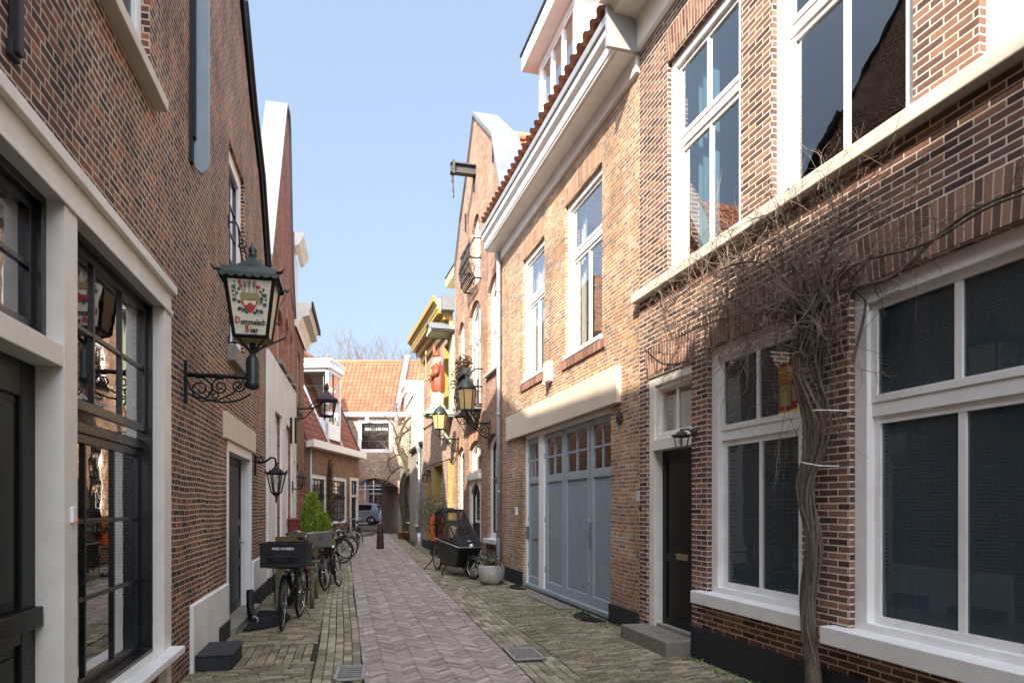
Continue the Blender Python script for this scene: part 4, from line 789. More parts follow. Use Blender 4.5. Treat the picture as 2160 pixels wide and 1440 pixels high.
rwin(967.5, 980, 6.9, 4.75, .25, rec=.08, fw=.1, cols=((2, 3), (2, 2)), trans=(5.75,), sash=.04, sill=True, sillp=.09, sill_mat='sill_stone')
rwin(996, 1012.5, 9.15, 7.35, .3, rec=.08, fw=.1, cols=((2, 2),), sash=.05)
rwin(1028, 1053, 3.28, .82, .18, rec=.08, fw=.14, cols=((2, 3), (2, 2)), trans=(2.2,), sash=.05, sash_mat='black_frame', sill=True, sillp=.09, sillov=.1, sillh=.1, curtain=('curtain_white', ((0, .5),)))
rwin(966.5, 979.5, 3.3, 1.0, .18, rec=.08, fw=.14, cols=((2, 3), (2, 2)), trans=(2.2,), sash=.05, sash_mat='black_frame', sill=True, sillp=.08)
u0, u1 = rwin(990, 1014.5, 3.3, 2.42, .18, rec=.08, fw=.09, cols=((3, 1),), sash=.04, mat='cream_paint', sash_mat='cream_paint')
m = MB(); m.box(u0 - .06, u1 + .06, -.08, .1, 2.28, 2.42); H3r.part('transom', m, 'white_paint', .008)
H3r.holes.append([(u0, .05), (u1, .05), (u1, 2.279), (u0, 2.279)]); o_ = arc_poly(u0, u1, .05, 2.279, 0, 8); uc = (u0 + u1) / 2
slab_m = MB(); slab(slab_m, [(u0, .05), (u1, .05), (u1, 2.279), (u0, 2.279)], [arc_poly(u0 + .22, u1 - .12, .1, 2.2, .28, 10)], .0, .1, True); H3r.part('door_frame', slab_m, 'cream_paint')
m = MB(); fill(m, arc_poly(u0 + .22, u1 - .12, .1, 2.2, .28, 10), [], .09); m.box(u0 + .35, u1 - .25, .07, .09, .3, 1.0); m.ring(*inset(u0 + .24, u1 - .14, .1, 2.18, .28, .1, n=10), .06, .09); d = H3r.part('door', m, 'black_green')
q = MB(); fill(q, arc_poly(u0 + .34, u1 - .24, 1.15, 2.05, .2, 8), [], .08); q.build('pane', 'window_glass_old', d); q = MB(); q.ball((u0 + .3, .03, 1.1), .035, 8); q.build('handle', 'brass', d)
m = MB(); m.box(u0 - .05, u1 + .05, -.3, .1, -.05, .1); H3r.part('doorstep', m, 'stone', .01)
m = MB(); m.box(.01, w.L - .01, -.03, 0, -.05, .25); 
P3 = H3r.prof; m = MB()
for k in range(len(P3) - 1):
    (a, ha), (b, hb_) = P3[k], P3[k + 1]; m.add([(a, -.06, ha - .02), (b, -.06, hb_ - .02), (b, .62, hb_ - .02), (a, .62, ha - .02), (a, -.06, ha + .09), (b, -.06, hb_ + .09), (b, .62, hb_ + .09), (a, .62, ha + .09)], [(0, 1, 2, 3), (4, 7, 6, 5), (0, 4, 5, 1), (1, 5, 6, 2), (2, 6, 7, 3), (3, 7, 4, 0)])
H3r.part('coping', m, 'lead_sheet')
# hoist beam
ub, hb_ = w.u(1003), w.h(1003, 361); m = MB(); m.box(ub - .1, ub + .1, -.66, .02, hb_ - .13, hb_ - .1); m.box(ub - .1, ub + .1, -.66, .02, hb_ + .1, hb_ + .13); m.box(ub - .02, ub + .02, -.66, .02, hb_ - .1, hb_ + .1); m.box(ub - .12, ub + .12, -.62, -.56, hb_ - .17, hb_ + .17); hbm = H3r.part('hoist_beam', m, 'cast_iron')
m = MB(); m.tube([(ub, -.6, hb_ - .15), (ub, -.6, hb_ - .3)], .02, 6); m.box(ub - .03, ub + .03, -.63, -.57, hb_ - .36, hb_ - .24); m.tube([(ub + .02, -.6, hb_ - .3), (ub + .10, -.6, hb_ - .68)], .018, 6); m.torus((ub + .1, -.6, hb_ - .74), .055, .014, 'y', 12, 5, -2.6, 1.5); m.build('hook', 'cast_iron', hbm)
for a, b in ((1001, 385), (1041.5, 320), (983.5, 470)): m = MB(); uu, hh = w.u(a), w.h(a, b); m.box(uu - .02, uu + .02, -.04, 0, hh - .25, hh + .25); H3r.part('wall_anchor', m, 'iron')
# bowed iron grille on the gable window, balcony with baskets on the first floor
def scroll(mb, c, r, turns, a0, dirn, th, plane='xz', y=0):
    pts = []; n = int(turns * 14)
    for k in range(n + 1):
        t = k / n; rr = r * (1 - .82 * t); a = a0 + dirn * turns * 2 * math.pi * t; pts.append((c[0] + rr * math.cos(a), y, c[1] + rr * math.sin(a)) if plane == 'xz' else (y, c[0] + rr * math.cos(a), c[1] + rr * math.sin(a)))
    mb.tube(pts, th, 5)
def grille(H, u0, u1, h0, h1, bulge, th=.012, name='grille', rows=2):
    m = MB(); n = 9
    for k in range(n + 1):
        x = u0 + (u1 - u0) * k / n; m.tube([(x, -.06 - bulge * math.sin(math.pi * t) ** .8 * .9 - .12, h0 + (h1 - h0) * t) for t in (0, .15, .3, .45, .6, .75, .9, 1)], th, 5)
    for z, bl in ((h0, 0), (h1, 0), ((h0 + h1) / 2, bulge * .9)):
        y = -.18 - bl; m.tube([(u0, 0, z), (u0, y, z), (u1, y, z), (u1, 0, z)], th * 1.5, 5)
    for k in range(n):
        x = u0 + (u1 - u0) * (k + .5) / n
        for j in range(rows * 2): scroll(m, (x, h0 + (h1 - h0) * (j + .5) / (rows * 2)), (u1 - u0) / n * .45, 1.3, k, 1 if (k + j) % 2 else -1, th * .8, y=-.18 - bulge * .7)
    return H.part(name, m, 'iron')
grille(H3r, w.u(994), w.u(1015), 7.3, 8.3, .16, .014)
bal = grille(H3r, w.u(986), w.u(1017.5), 4.12, 5.0, .22, .014, 'balcony')
q = MB(); uA, uB = w.u(987), w.u(1016.5); q.box(uA, uB, -.4, -.01, 4.02, 4.1); q.build('balcony_slab', 'lead_sheet', bal)
q = MB()
for uu in (uA + .1, uB - .1): q.tube([(uu, 0, 3.5), (uu, -.05, 3.52), (uu, -.36, 4.02)], .018, 5); q.tube([(uu, 0, 4.02), (uu, -.4, 4.0)], .018, 5); scroll(q, (-.15, 3.88), .1, 1.4, 0, 1, .012, 'yz', uu)
q.tube([(uB + .02, -.2, 4.9), (uB + .02, -.2, 5.35), (uB + .05, -.2, 5.5)], .015, 5); scroll(q, (-.26, 5.5), .07, 1.0, 0, 1, .012, 'yz', uB + .03)
q.build('scroll_bracket', 'green_lantern', bal)
H3r.finish(roof=False); 
ur, hr = P3[4]; wl = w.L
mm = MB(); zr0 = 7.9
for (a, ha) in ((wl + .12, zr0), ): pantiles(H3r.root, (a, .5, ha), (0, 1, 0), (ur - a, 0, hr - .45 - ha), 24, int(math.hypot(ur - a, hr - .45 - ha) / .32), .24, .32, 'pantile_orange')
m = MB(); m.poly([(wl + .1, .5, zr0 - .05), (wl + .1, 6.2, zr0 - .05), (ur, 6.2, hr - .5), (ur, .5, hr - .5)]); m.poly([(0, .5, 8), (0, 6.2, 8), (ur, 6.2, hr - .5), (ur, .5, hr - .5)]); m.poly([(0, 6.2, 0), (wl, 6.2, 0), (wl, 6.2, zr0), (ur, 6.2, hr - .5), (0, 6.2, 8)]); H3r.part('roof', m, 'pantile_red')
m = MB(); m.tube([(ur, .6, hr - .4), (ur, 6.2, hr - .4)], .12, 8); H3r.part('ridge', m, 'pantile_orange')
w3r = w

# --- yellow trimmed house
H4r = House('yellow_trimmed_house', 'mauve brick house with yellow cornice and yellow window frames, carrying the statue', (-3.44, 26.5), (R3x(20.77), 20.77), 7.35, 'brick_mauve', depth=6)
w = H4r.w
def yw(a, b, ht, hb, **k):
    u0, u1 = w.u(a), w.u(b); H4r.window(u0, u1, hb, ht, mat='yellow_paint', sash_mat='mint_paint', **k); return u0, u1
yw(911.5, 923, 6.85, 4.75, rec=.2, fw=.12, cols=((2, 2),), sash=.05, name='window')
yw(936, 947, 6.85, 4.75, rec=.2, fw=.12, cols=((2, 2),), sash=.05)
u0, u1 = yw(914, 933, 3.0, .9, rec=.2, fw=.14, cols=((2, 1), (2, 1)), trans=(2.3,), sash=.05)
yw(899, 908, 2.95, .15, rec=.2, fw=.12, cols=((1, 2),), sash=.08, name='glazed_door'); yw(946, 954.5, 3.05, .9, rec=.2, fw=.12, cols=((1, 2),), sash=.05)
m = MB(); m.box(0, w.L, -.04, 0, 4.55, 4.62); m.box(0, w.L, -.02, 0, 3.08, 3.34); H4r.part('brick_band', m, 'brick_mauve')
m = MB(); m.box(0, w.L, -.035, 0, -.05, .3); H4r.part('plinth', m, 'tar_plinth')
m = MB(); m.prism([(0, 7.1), (0, 7.95), (-.55, 7.95), (-.55, 7.82), (-.48, 7.78), (-.48, 7.66), (-.3, 7.6), (-.3, 7.5), (-.12, 7.42), (-.08, 7.1)], -.1, w.L - .35, 'x'); cn = H4r.part('cornice', m, 'pale_yellow')
m = MB(); m.box(-.1, w.L - .35, -.46, -.3, 7.52, 7.62); m.box(-.1, w.L - .35, -.28, -.12, 7.35, 7.44); m.build('cornice_ochre_moulding', 'ochre_paint', cn)  # ochre painted mouldings stepped in under the cornice
m = MB(); m.box(-.15, w.L - .33, -.62, -.54, 7.86, 8.02); m.build('cornice_gutter', 'ochre_paint', cn); m = MB(); m.box(w.L - .35, w.L - .02, -.38, 0, 7.55, 8.0); m.build('cornice_end', 'lead_sheet', cn)
ua = w.u(927, -.9); ub_ = w.L - .05; m = MB(); m.box(w.L - 2.2, ub_, .5, 2.2, 7.9, 9.0); dm = H4r.part('dormer', m, 'cream_paint'); m = MB(); m.box(w.L - 2.5, ub_ + .1, .2, 2.4, 9.0, 9.3); m.build('dormer_eave', 'pale_yellow', dm, .01); m = MB(); m.box(w.L - 2.52, ub_, .18, 2.42, 9.3, 9.35); m.build('dormer_roof', 'tar_plinth', dm)
m = MB(); m.box(w.L - 2.0, w.L - .3, .49, .5, 8.2, 8.9); m.build('pane', 'car_glass', dm); m = MB()
for k in range(4): m.box(w.L - 2.1 + k * .62, w.L - 2.0 + k * .62, .44, .5, 8.1, 9.0)
m.build('dormer_frame', 'white_paint', dm)
H4r.finish(); w4r = w

# --- grey and cream rendered building
H6 = House('rendered_house', 'grey and cream rendered house with flat parapets beside the archway', (-6.32, 38.6), (-3.46, 26.55), 4.05, 'stucco_grey', depth=5)
w = H6.w
for (a, b, t, bt) in ((877, 886, 975, 1106), (859.5, 864, 990, 1100)): u0, u1 = w.u(a), w.u(b); H6.window(u0, u1, w.h(a, bt), w.h(a, t), rec=.1, fw=.12, cols=((1, 2),), sash=.06, sill=True, sill_mat='sill_stone')
m = MB(); m.box(w.u(868), w.L, -.12, 0, 4.0, 4.12); H6.part('gutter', m, 'tar_plinth')
m = MB(); uu = w.u(888.5); m.tube([(uu, -.08, .3), (uu, -.08, 3.9)], .05, 8); m.lathe([(.05, 3.7), (.13, 3.9), (.14, 4.05)], (uu, -.1, 0), 8); dpp = H6.part('downpipe', m, 'zinc'); m = MB(); m.tube([(uu, -.08, 0), (uu, -.08, .5)], .07, 8); m.build('pipe_shoe', 'white_paint', dpp)
H6.finish(); w6 = w
m = MB(); w = H6.w
uc = w.u(871.5, -.15); m.box(w.u(855, -.15), uc, .15, 4, 4.05, 6.8); H6.part('upper_storey', m, 'stucco_cream', .01)
m = MB(); m.box(w.u(854, -.1), uc + .06, .09, 4, 6.8, 7.3); H6.part('parapet', m, 'white_paint', .01)
m = MB(); m.box(.3, w.u(858, -.2), .3, 4, 4.05, 7.7); H6.part('far_storey', m, 'stucco_white', .01)
m = MB(); m.box(.0, w.u(858, -.2) + .15, .1, 4, 7.7, 8.3); m.box(-.1, w.u(858, -.2) + .25, .0, 4, 8.0, 8.15); H6.part('far_parapet', m, 'cream_paint', .01)
m = MB(); m.box(w.u(858, -.2) + .2, w.L + 1, 4.2, 9, 4, 8.3); m.box(w.u(862) , w.L + 1, 5, 9, 8.3, 8.9); H6.part('rear_wing', m, 'brick_mauve')
# filler building mass behind the arch house sides
# ================================================================== beyond the archway
FB = House('shop_building', 'dark red brick shop building across the far street seen through the archway', (-24, 51.6), (4, 51.6), 9.0, 'brick_red', depth=4)
for k in range(9): FB.window(1.0 + k * 3.0, 3.4 + k * 3.0, .8, 3.3, rec=.1, fw=.12, mat='stucco_grey', cols=((3, 1), (3, 1)), trans=(2.5,)); FB.window(1.4 + k * 3.0, 3.0 + k * 3.0, 5, 7.4, rec=.1, fw=.12, cols=((2, 2),))
m = MB(); m.box(.0, 28, -.5, 0, 3.55, 3.85); FB.part('canopy', m, 'lead_sheet')
FB.finish()
# ================================================================== LANTERNS
def cage(root, c, wt, wb, z0, z1, frame, glass, n=4, bar=.012, name='lantern_frame', base=True, rot=None):
    """tapered glazed cage; returns the frame part"""
    m = MB(); g = MB(); R = lambda w, k: (c[0] + w * math.cos(2 * math.pi * (k + .5) / n), c[1] + w * math.sin(2 * math.pi * (k + .5) / n)); s = 1 / math.cos(math.pi / n)
    for k in range(n):
        a, b = R(wt * s, k), R(wb * s, k); a2, b2 = R(wt * s, k + 1), R(wb * s, k + 1)
        m.tube([(b[0], b[1], z0), (a[0], a[1], z1)], bar, 4); m.tube([(a[0], a[1], z1), (a2[0], a2[1], z1)], bar * 1.2, 4); m.tube([(b[0], b[1], z0), (b2[0], b2[1], z0)], bar * 1.1, 4)
        g.poly([(b[0], b[1], z0), (b2[0], b2[1], z0), (a2[0], a2[1], z1), (a[0], a[1], z1)])
    if base: m.lathe([(wb * .95, z0 - .015), (wb * .98, z0 + .005)], (c[0], c[1], 0), n * 4)
    f = m.build(name, frame, root); g.build('pane', glass, f); return f
def roofcap(root, c, w, z, h, mat, n=4, fin=.08, name='lantern_roof', waist=.35):
    m = MB(); s = 1 / math.cos(math.pi / n); vs = []; prof = [(w * s, z), (w * s, z + .015), (w * s * .62, z + h * .35), (w * s * waist, z + h * .65), (w * .16, z + h), (w * .14, z + h * 1.05)]
    for r, zz in prof:
        for k in range(n): an = 2 * math.pi * (k + .5) / n; vs.append((c[0] + r * math.cos(an), c[1] + r * math.sin(an), zz))
    fs = [(i * n + k, i * n + (k + 1) % n, (i + 1) * n + (k + 1) % n, (i + 1) * n + k) for i in range(len(prof) - 1) for k in range(n)] + [tuple(range(n)), tuple((len(prof) - 1) * n + k for k in range(n))]
    m.add(vs, fs); m.lathe([(w * .1, z + h), (w * .2, z + h + fin * .3), (w * .16, z + h + fin * .6), (.002, z + h + fin * 1.2)], (c[0], c[1], 0), 8); return m.build(name, mat, root)

# 1 beer lantern on the nearest house
w = w1; ul = w.u(389); zl = 2.0
LT = w.root('beer_lantern', 'dark green hanging lantern with cream panel reading Dommelsch Bier on a scrolled bracket', 'lantern', u=ul, z=0)
za = w.h(389, 790)
m = MB(); m.box(-.02, .02, -.03, -.0, w.h(389, 850), w.h(389, 760)); m.tube([(0, -.02, za), (0, -.57, za)], .021, 8)
for yy in (-.12, -.28, -.45): m.lathe([(.024, -.012), (.028, 0), (.024, .012)], (0, yy, za), 10, 'y')
arcp = [(0, -.03 - .30 * (1 - math.cos(t)) , za - .045 - .20 * math.sin(t)) for t in [math.pi * k / 16 for k in range(0, 14)]]
m.tube(arcp, .010, 5)
scroll(m, (-.14, za - .13), .115, 1.8, 1.2, 1, .009, 'yz', 0); scroll(m, (-.31, za - .10), .08, 1.8, 2.0, -1, .009, 'yz', 0); scroll(m, (-.47, za - .085), .065, 1.7, 2.2, 1, .009, 'yz', 0); scroll(m, (-.26, za - .18), .05, 1.4, 0, 1, .008, 'yz', 0)
m.tube([(0, -.52, za - .02), (0, -.42, za - .16), (0, -.3, za - .22), (0, -.15, za - .24), (0, -.03, za - .17)], .009, 5)
m.build('bracket', 'black_green', LT, .002)
yc = -.60
m = MB(); m.lathe([(.03, 2.70), (.062, 2.72), (.066, 2.76), (.06, 2.78), (.068, 2.84), (.062, 2.86), (.066, 2.95), (.055, 3.0), (.03, 3.03), (.028, 3.14)], (0, yc, 0), 20)
for a in range(4):
    an = math.pi / 4 + a * math.pi / 2; m.tube([(0, yc, 3.02), (.05 * math.cos(an), yc + .05 * math.sin(an), 3.08), (.15 * math.cos(an), yc + .15 * math.sin(an), 3.15), (.2 * math.cos(an), yc + .2 * math.sin(an), 3.17)], .013, 6)
m.build('lantern_foot', 'green_lantern', LT)
zb, zt, wb_, wt_ = 3.175, 3.70, .145, .212
f = cage(LT, (0, yc), wt_, wb_, zb, zt, 'black_green', 'panel_cream', 4, .017)
m = MB(); m.frustum((0, yc), wb_ * .98, wb_ * .98, zb - .02, wb_ * .98, wb_ * .98, zb + .01); m.build('lantern_base', 'statue_gold', LT)
m = MB(); n = 7; zr = zt + .012; W2 = .262
m.frustum((0, yc), W2, W2, zr, W2 * .9, W2 * .9, zr + .075); vs = []
prof = [(W2 * .9, zr + .075), (W2 * .62, zr + .105), (W2 * .38, zr + .15), (W2 * .2, zr + .2), (.03, zr + .235), (.03, zr + .25)]
for r, zz in prof: vs += [(r, yc + r, zz), (-r, yc + r, zz), (-r, yc - r, zz), (r, yc - r, zz)]
m.add(vs, [(i * 4 + k, i * 4 + (k + 1) % 4, (i + 1) * 4 + (k + 1) % 4, (i + 1) * 4 + k) for i in range(5) for k in range(4)])
for sgn, ax in ((1, 0), (-1, 0), (1, 1), (-1, 1)):
    for k in range(n):
        c = -W2 + (k + .5) * 2 * W2 / n; pts = [(c - W2 / n, zr + .02)] + [(c - W2 / n * math.cos(t), zr + .004 - .028 * math.sin(t)) for t in [math.pi * q / 6 for q in range(7)]] + [(c + W2 / n, zr + .02)]
        if ax: m.prism([(p[0], p[1]) for p in pts], yc + sgn * W2 - .004, yc + sgn * W2 + .004, 'y')
        else: m.prism([(p[0] + yc, p[1]) for p in pts], sgn * W2 - .004, sgn * W2 + .004, 'x')
for sx_ in (-1, 1):
    for sy_ in (-1, 1): m.tube([(sx_ * W2 * .95, yc + sy_ * W2 * .95, zr + .03), (sx_ * W2 * 1.1, yc + sy_ * W2 * 1.1, zr + .025), (sx_ * W2 * 1.2, yc + sy_ * W2 * 1.2, zr + .055)], [.02, .014, .004], 5)
rf = m.build('lantern_roof', 'green_lantern', LT); m = MB(); m.lathe([(.03, zr + .24), (.045, zr + .26), (.03, zr + .275), (.042, zr + .3), (.034, zr + .33), (.004, zr + .37)], (0, yc, 0), 12); m.build('finial', 'green_lantern', LT)
# emblem and lettering on the panel facing along the street
ey = Vector((-(wt_ - wb_), 0, zt - zb)).normalized(); ex = Vector((0, -1, 0)); ez = ex.cross(ey)
def panel_mtx(side):
    e1 = ex if side < 0 else -ex; e2 = Vector((side * (wt_ - wb_), 0, zt - zb)).normalized(); e3 = e1.cross(e2); o = Vector((side * (wb_ + .004), yc, zb)) + e3 * .002
    return Matrix(((e1.x, e2.x, e3.x, o.x), (e1.y, e2.y, e3.y, o.y), (e1.z, e2.z, e3.z, o.z), (0, 0, 0, 1)))
K = .000575
for side in (-1, 1):
    X = panel_mtx(side)
    def pp(lst): return [((a - 530) * K, (1180 - b) * K) for a, b in lst]
    def flat(polys, mat, name, h=.0015):
        m = MB(); m.X = X
        for p in polys: m.prism(pp(p), 0, h, 'z')
        return m.build(name, mat, f)
    def disc(cx, cy, r, n=10, sx=1.0, an=0.0): return [(cx + r * sx * math.cos(t) * math.cos(an) - r * math.sin(t) * math.sin(an), cy + r * sx * math.cos(t) * math.sin(an) + r * math.sin(t) * math.cos(an)) for t in [2 * math.pi * k / n for k in range(n)]]
    flat([[(385, 530), (410, 505), (650, 505), (675, 530), (668, 660), (640, 680), (420, 680), (392, 660)]], 'straw_ink', 'emblem_basket')
    flat([[(412, 603), (530, 612), (640, 603), (632, 690), (590, 770), (530, 818), (470, 770), (425, 690)]], 'red_ink', 'emblem_shield', .002)
    flat([[(428, 622), (530, 628), (626, 622), (618, 680), (600, 705), (585, 680), (548, 712), (520, 712), (500, 690), (455, 705), (440, 680)]], 'panel_cream', 'emblem_shield_field', .0024)
    flat([disc(535, 690, 32, 12)], 'red_ink', 'emblem_wave', .0027)
    flat([[(348, 325), (392, 315), (425, 415), (385, 430)], [(625, 380), (690, 385), (700, 430), (620, 440)], [(400, 425), (412, 420), (440, 505), (428, 507)], [(640, 436), (652, 438), (628, 520), (616, 518)]], 'red_ink', 'emblem_tools')
    wh = []
    for cx_, lean in ((458, -10), (525, 0), (595, 10)):
        wh += [[(cx_ - 30 + lean, 320), (cx_ - 8, 335), (cx_ + lean, 300), (cx_ + 10, 335), (cx_ + 30 + lean, 320), (cx_ + 22, 400), (cx_ + 8, 430), (cx_ + 4, 500), (cx_ - 6, 500), (cx_ - 8, 430), (cx_ - 24, 400)]]
    flat(wh, 'grey_ink', 'emblem_wheat')
    lv_ = []
    for cx_, cy_, r in ((285, 425, 30), (365, 450, 24), (275, 490, 20), (340, 520, 18), (292, 625, 28), (370, 650, 24), (300, 345, 14), (285, 555, 16), (370, 760, 30), (445, 775, 26), (480, 810, 22), (740, 445, 20), (690, 480, 20), (755, 535, 32), (700, 590, 24), (775, 600, 18), (755, 680, 30), (700, 640, 20), (700, 790, 32), (640, 780, 26), (600, 815, 26)): lv_.append(disc(cx_, cy_, r, 7, 1.15, cx_ * .1))
    lv_ += [[(300, 380), (312, 378), (325, 520), (318, 600), (380, 650), (372, 662), (305, 605), (312, 520)], [(742, 445), (752, 450), (715, 520), (735, 600), (690, 690), (680, 684), (722, 600), (702, 520)], [(400, 730), (412, 726), (425, 800), (412, 824), (404, 800)], [(650, 740), (662, 744), (655, 840), (644, 836)]]
    flat(lv_, 'green_ink', 'emblem_leaves')
    T0 = X @ Matrix.Translation((0, 0, .0015))
    def tx(s_, x, y, size, mat, sx=.62, al='LEFT'): text(s_, size, mat, f, T0 @ Matrix.Translation(((x - 530) * K, (1180 - y) * K, 0)), sx=sx, align=al, bold=.0022)
    tx('D', 296, 980, .078, 'red_ink', .82); tx('ommelsch', 385, 1000, .072, 'dark_ink', .74); tx('B', 448, 1112, .078, 'red_ink', .82); tx('ier', 528, 1124, .072, 'dark_ink', .9)

# 2 small black lantern by the side door
w = w1; S2 = w.root('wall_lantern', 'small black hexagonal lantern on a curled arm beside the side door', 'lantern', u=w.u(536.5), z=w.h(536.5, 980), group='wall lanterns')
m = MB(); m.box(-.03, .03, -.03, 0, -.16, .16); m.tube([(0, -.02, .05), (0, -.1, .03), (0, -.18, .06), (0, -.25, .12), (0, -.31, .11), (0, -.33, .03)], .018, 6); scroll(m, (-.09, .08), .06, 1.2, 0, 1, .012, 'yz', 0); m.build('bracket', 'iron', S2)
c = (0, -.33); cage(S2, c, .125, .065, -.44, -.14, 'iron', 'clear_glass', 6, .010); roofcap(S2, c, .14, -.14, .13, 'iron', 6, .05)
m = MB(); 
for k in range(6): an = 2 * math.pi * (k + .5) / 6; m.tube([(c[0] + .15 * math.cos(an), c[1] + .15 * math.sin(an), -.13), (c[0] + .17 * math.cos(an), c[1] + .17 * math.sin(an), -.07)], [.022, .004], 4)
m.lathe([(.07, -.45), (.05, -.48), (.02, -.5), (.012, -.55), (.018, -.57), (.003, -.61)], (c[0], c[1], 0), 10); m.build('ornament', 'iron', S2); m = MB(); m.ball((c[0], c[1], -.24), (.035, .035, .06)); m.build('bulb', 'lamp_white', S2)
# 3 street lantern on the corniced house
w = w3; S3 = w.root('street_lantern', 'copper brown square street lantern on a long arm in front of the glazed dormer', 'lantern', u=w.u(627.5), z=w.h(627.5, 862))
m = MB(); m.tube([(0, 0, 0), (0, -.35, .02), (0, -.6, .12), (0, -.68, .3)], .022, 6); m.tube([(0, 0, -.28), (0, -.2, -.22), (0, -.42, .02)], .018, 6); m.tube([(0, -.3, .02), (0, -.38, .16), (0, -.5, .2)], .014, 5); m.box(-.04, .04, -.03, 0, -.34, .08); m.build('bracket', 'iron', S3)
c = (0, -.75); cage(S3, c, .23, .15, -.17, .24, 'bollard_brown', 'clear_glass', 4, .017); roofcap(S3, c, .28, .24, .26, 'bollard_brown', 4, .22); m = MB(); m.ball((c[0], c[1], .05), (.05, .05, .1)); m.build('bulb', 'lamp_white', S3); m = MB(); m.lathe([(.12, -.2), (.14, -.17)], (c[0], c[1], 0), 12); m.build('lantern_base', 'bollard_brown', S3)
# 4 wall lamp on the white rendered front
w = w2; S4 = w.root('wall_lamp', 'small grey lantern on the white rendered ground floor wall', 'lantern', u=w.u(612), off=.05, z=w.h(612, 1025), group='wall lanterns')
m = MB(); m.box(-.03, .03, -.02, 0, -.12, .12); m.tube([(0, -.02, -.05), (0, -.12, -.09), (0, -.2, -.04), (0, -.2, .02)], .016, 6); m.build('bracket', 'iron', S4); cage(S4, (0, -.2), .09, .06, .03, .22, 'iron', 'clear_glass', 6, .009); roofcap(S4, (0, -.2), .11, .22, .13, 'cast_iron', 6, .05)
# 5-6 yellow lanterns
for (wl_, a, b, L_, cz, lab, sc_) in ((w3r, 968, 925, .62, .0, 'green capped yellow lantern on a scroll bracket under the statue, the left of the two', 1.0), (w3r, 1035, 893, .55, .0, 'green capped yellow lantern on a scroll bracket in front of the flower balcony, the right of the two', 1.0)):
    pass
def ylantern(wl_, pxr, pyr, pxl, lab, g, z_up, W, Hh):
    S = wl_.root('yellow_lantern', lab, 'lantern', u=wl_.u(pxr), z=wl_.h(pxr, pyr), group=g)
    # reach: solve outward distance so the lamp stands at column pxl
    best = min([k * .02 for k in range(5, 80)], key=lambda L: abs((lambda p: CX + F * p.x / p.y - pxl)(wl_.W(wl_.u(pxr), L, 0))))
    m = MB(); m.tube([(0, 0, 0), (0, -best, 0)], .022, 6); m.box(-.03, .03, -.02, 0, -.4, .08); m.tube([(0, 0, -.38), (0, -.2, -.3), (0, -.34, -.14), (0, -best * .9, -.03)], .014, 5)
    scroll(m, (-.16, -.14), .12, 1.7, 0, 1, .012, 'yz', 0); scroll(m, (-.36, -.09), .075, 1.5, 2, -1, .012, 'yz', 0); scroll(m, (-.1, -.28), .07, 1.3, 2, -1, .01, 'yz', 0)
    m.tube([(0, -best, 0), (0, -best, z_up)], .02, 6); m.tube([(0, -best, .06), (0, -best + W * .6, z_up * .5), (0, -best + W * .7, z_up)], .012, 5); m.tube([(0, -best, .06), (0, -best - W * .6, z_up * .5), (0, -best - W * .7, z_up)], .012, 5)
    m.build('bracket', 'iron', S)
    c = (0, -best); cage(S, c, W, W * .72, z_up, z_up + Hh, 'cast_iron', 'lamp_glass_yellow', 6, .012)
    m = MB(); z = z_up + Hh; m.lathe([(W * 1.2, z), (W * 1.2, z + .02), (W * 1.0, z + .08), (W * .75, z + .17), (W * .4, z + .23), (W * .12, z + .25), (W * .1, z + .29), (.002, z + .31)], (c[0], c[1], 0), 14); m.build('lantern_roof', 'green_lantern', S); return S
ylantern(w3r, 968, 926, 928, 'yellow glass lantern with green cap directly under the statue pedestal', 'yellow wall lanterns', .28, .19, .42)
ylantern(w3r, 1034, 893, 985, 'yellow glass lantern with green cap in front of the flower balcony', 'yellow wall lanterns', .30, .19, .48)
w = w4r; S = w.root('wall_lamp', 'small dark lantern between the yellow ground floor frames behind the cargo bike', 'lantern', u=w.u(908), z=w.h(908, 1010), group='wall lanterns'); m = MB(); m.box(-.03, .03, -.02, 0, -.1, .3); m.tube([(0, 0, .25), (0, -.15, .3), (0, -.2, .25)], .015, 5); m.build('bracket', 'iron', S); cage(S, (0, -.2), .1, .06, -.1, .15, 'green_lantern', 'clear_glass', 4, .012); roofcap(S, (0, -.2), .12, .15, .1, 'green_lantern', 4, .04)
# 7 lamp by door 7
w = w7; S = w.root('door_lamp', 'grey metal lantern hanging on the brick pier beside the black door', 'lantern', u=w.u(1466), z=w.h(1466, 912), group='wall lanterns')
m = MB(); m.lathe([(.045, 0), (.045, -.02), (.03, -.035)], (0, 0, 0), 14, 'y'); m.tube([(0, -.02, 0), (0, -.08, .035), (0, -.14, .03), (0, -.16, 0)], .011, 6); m.build('bracket', 'cast_iron', S)
cage(S, (0, -.16), .075, .052, -.17, -.045, 'cast_iron', 'clear_glass', 6, .007); roofcap(S, (0, -.16), .10, -.045, .06, 'cast_iron', 6, .02, waist=.5); m = MB(); m.ball((0, -.16, -.10), (.025, .025, .04)); m.build('bulb', 'lamp_white', S)
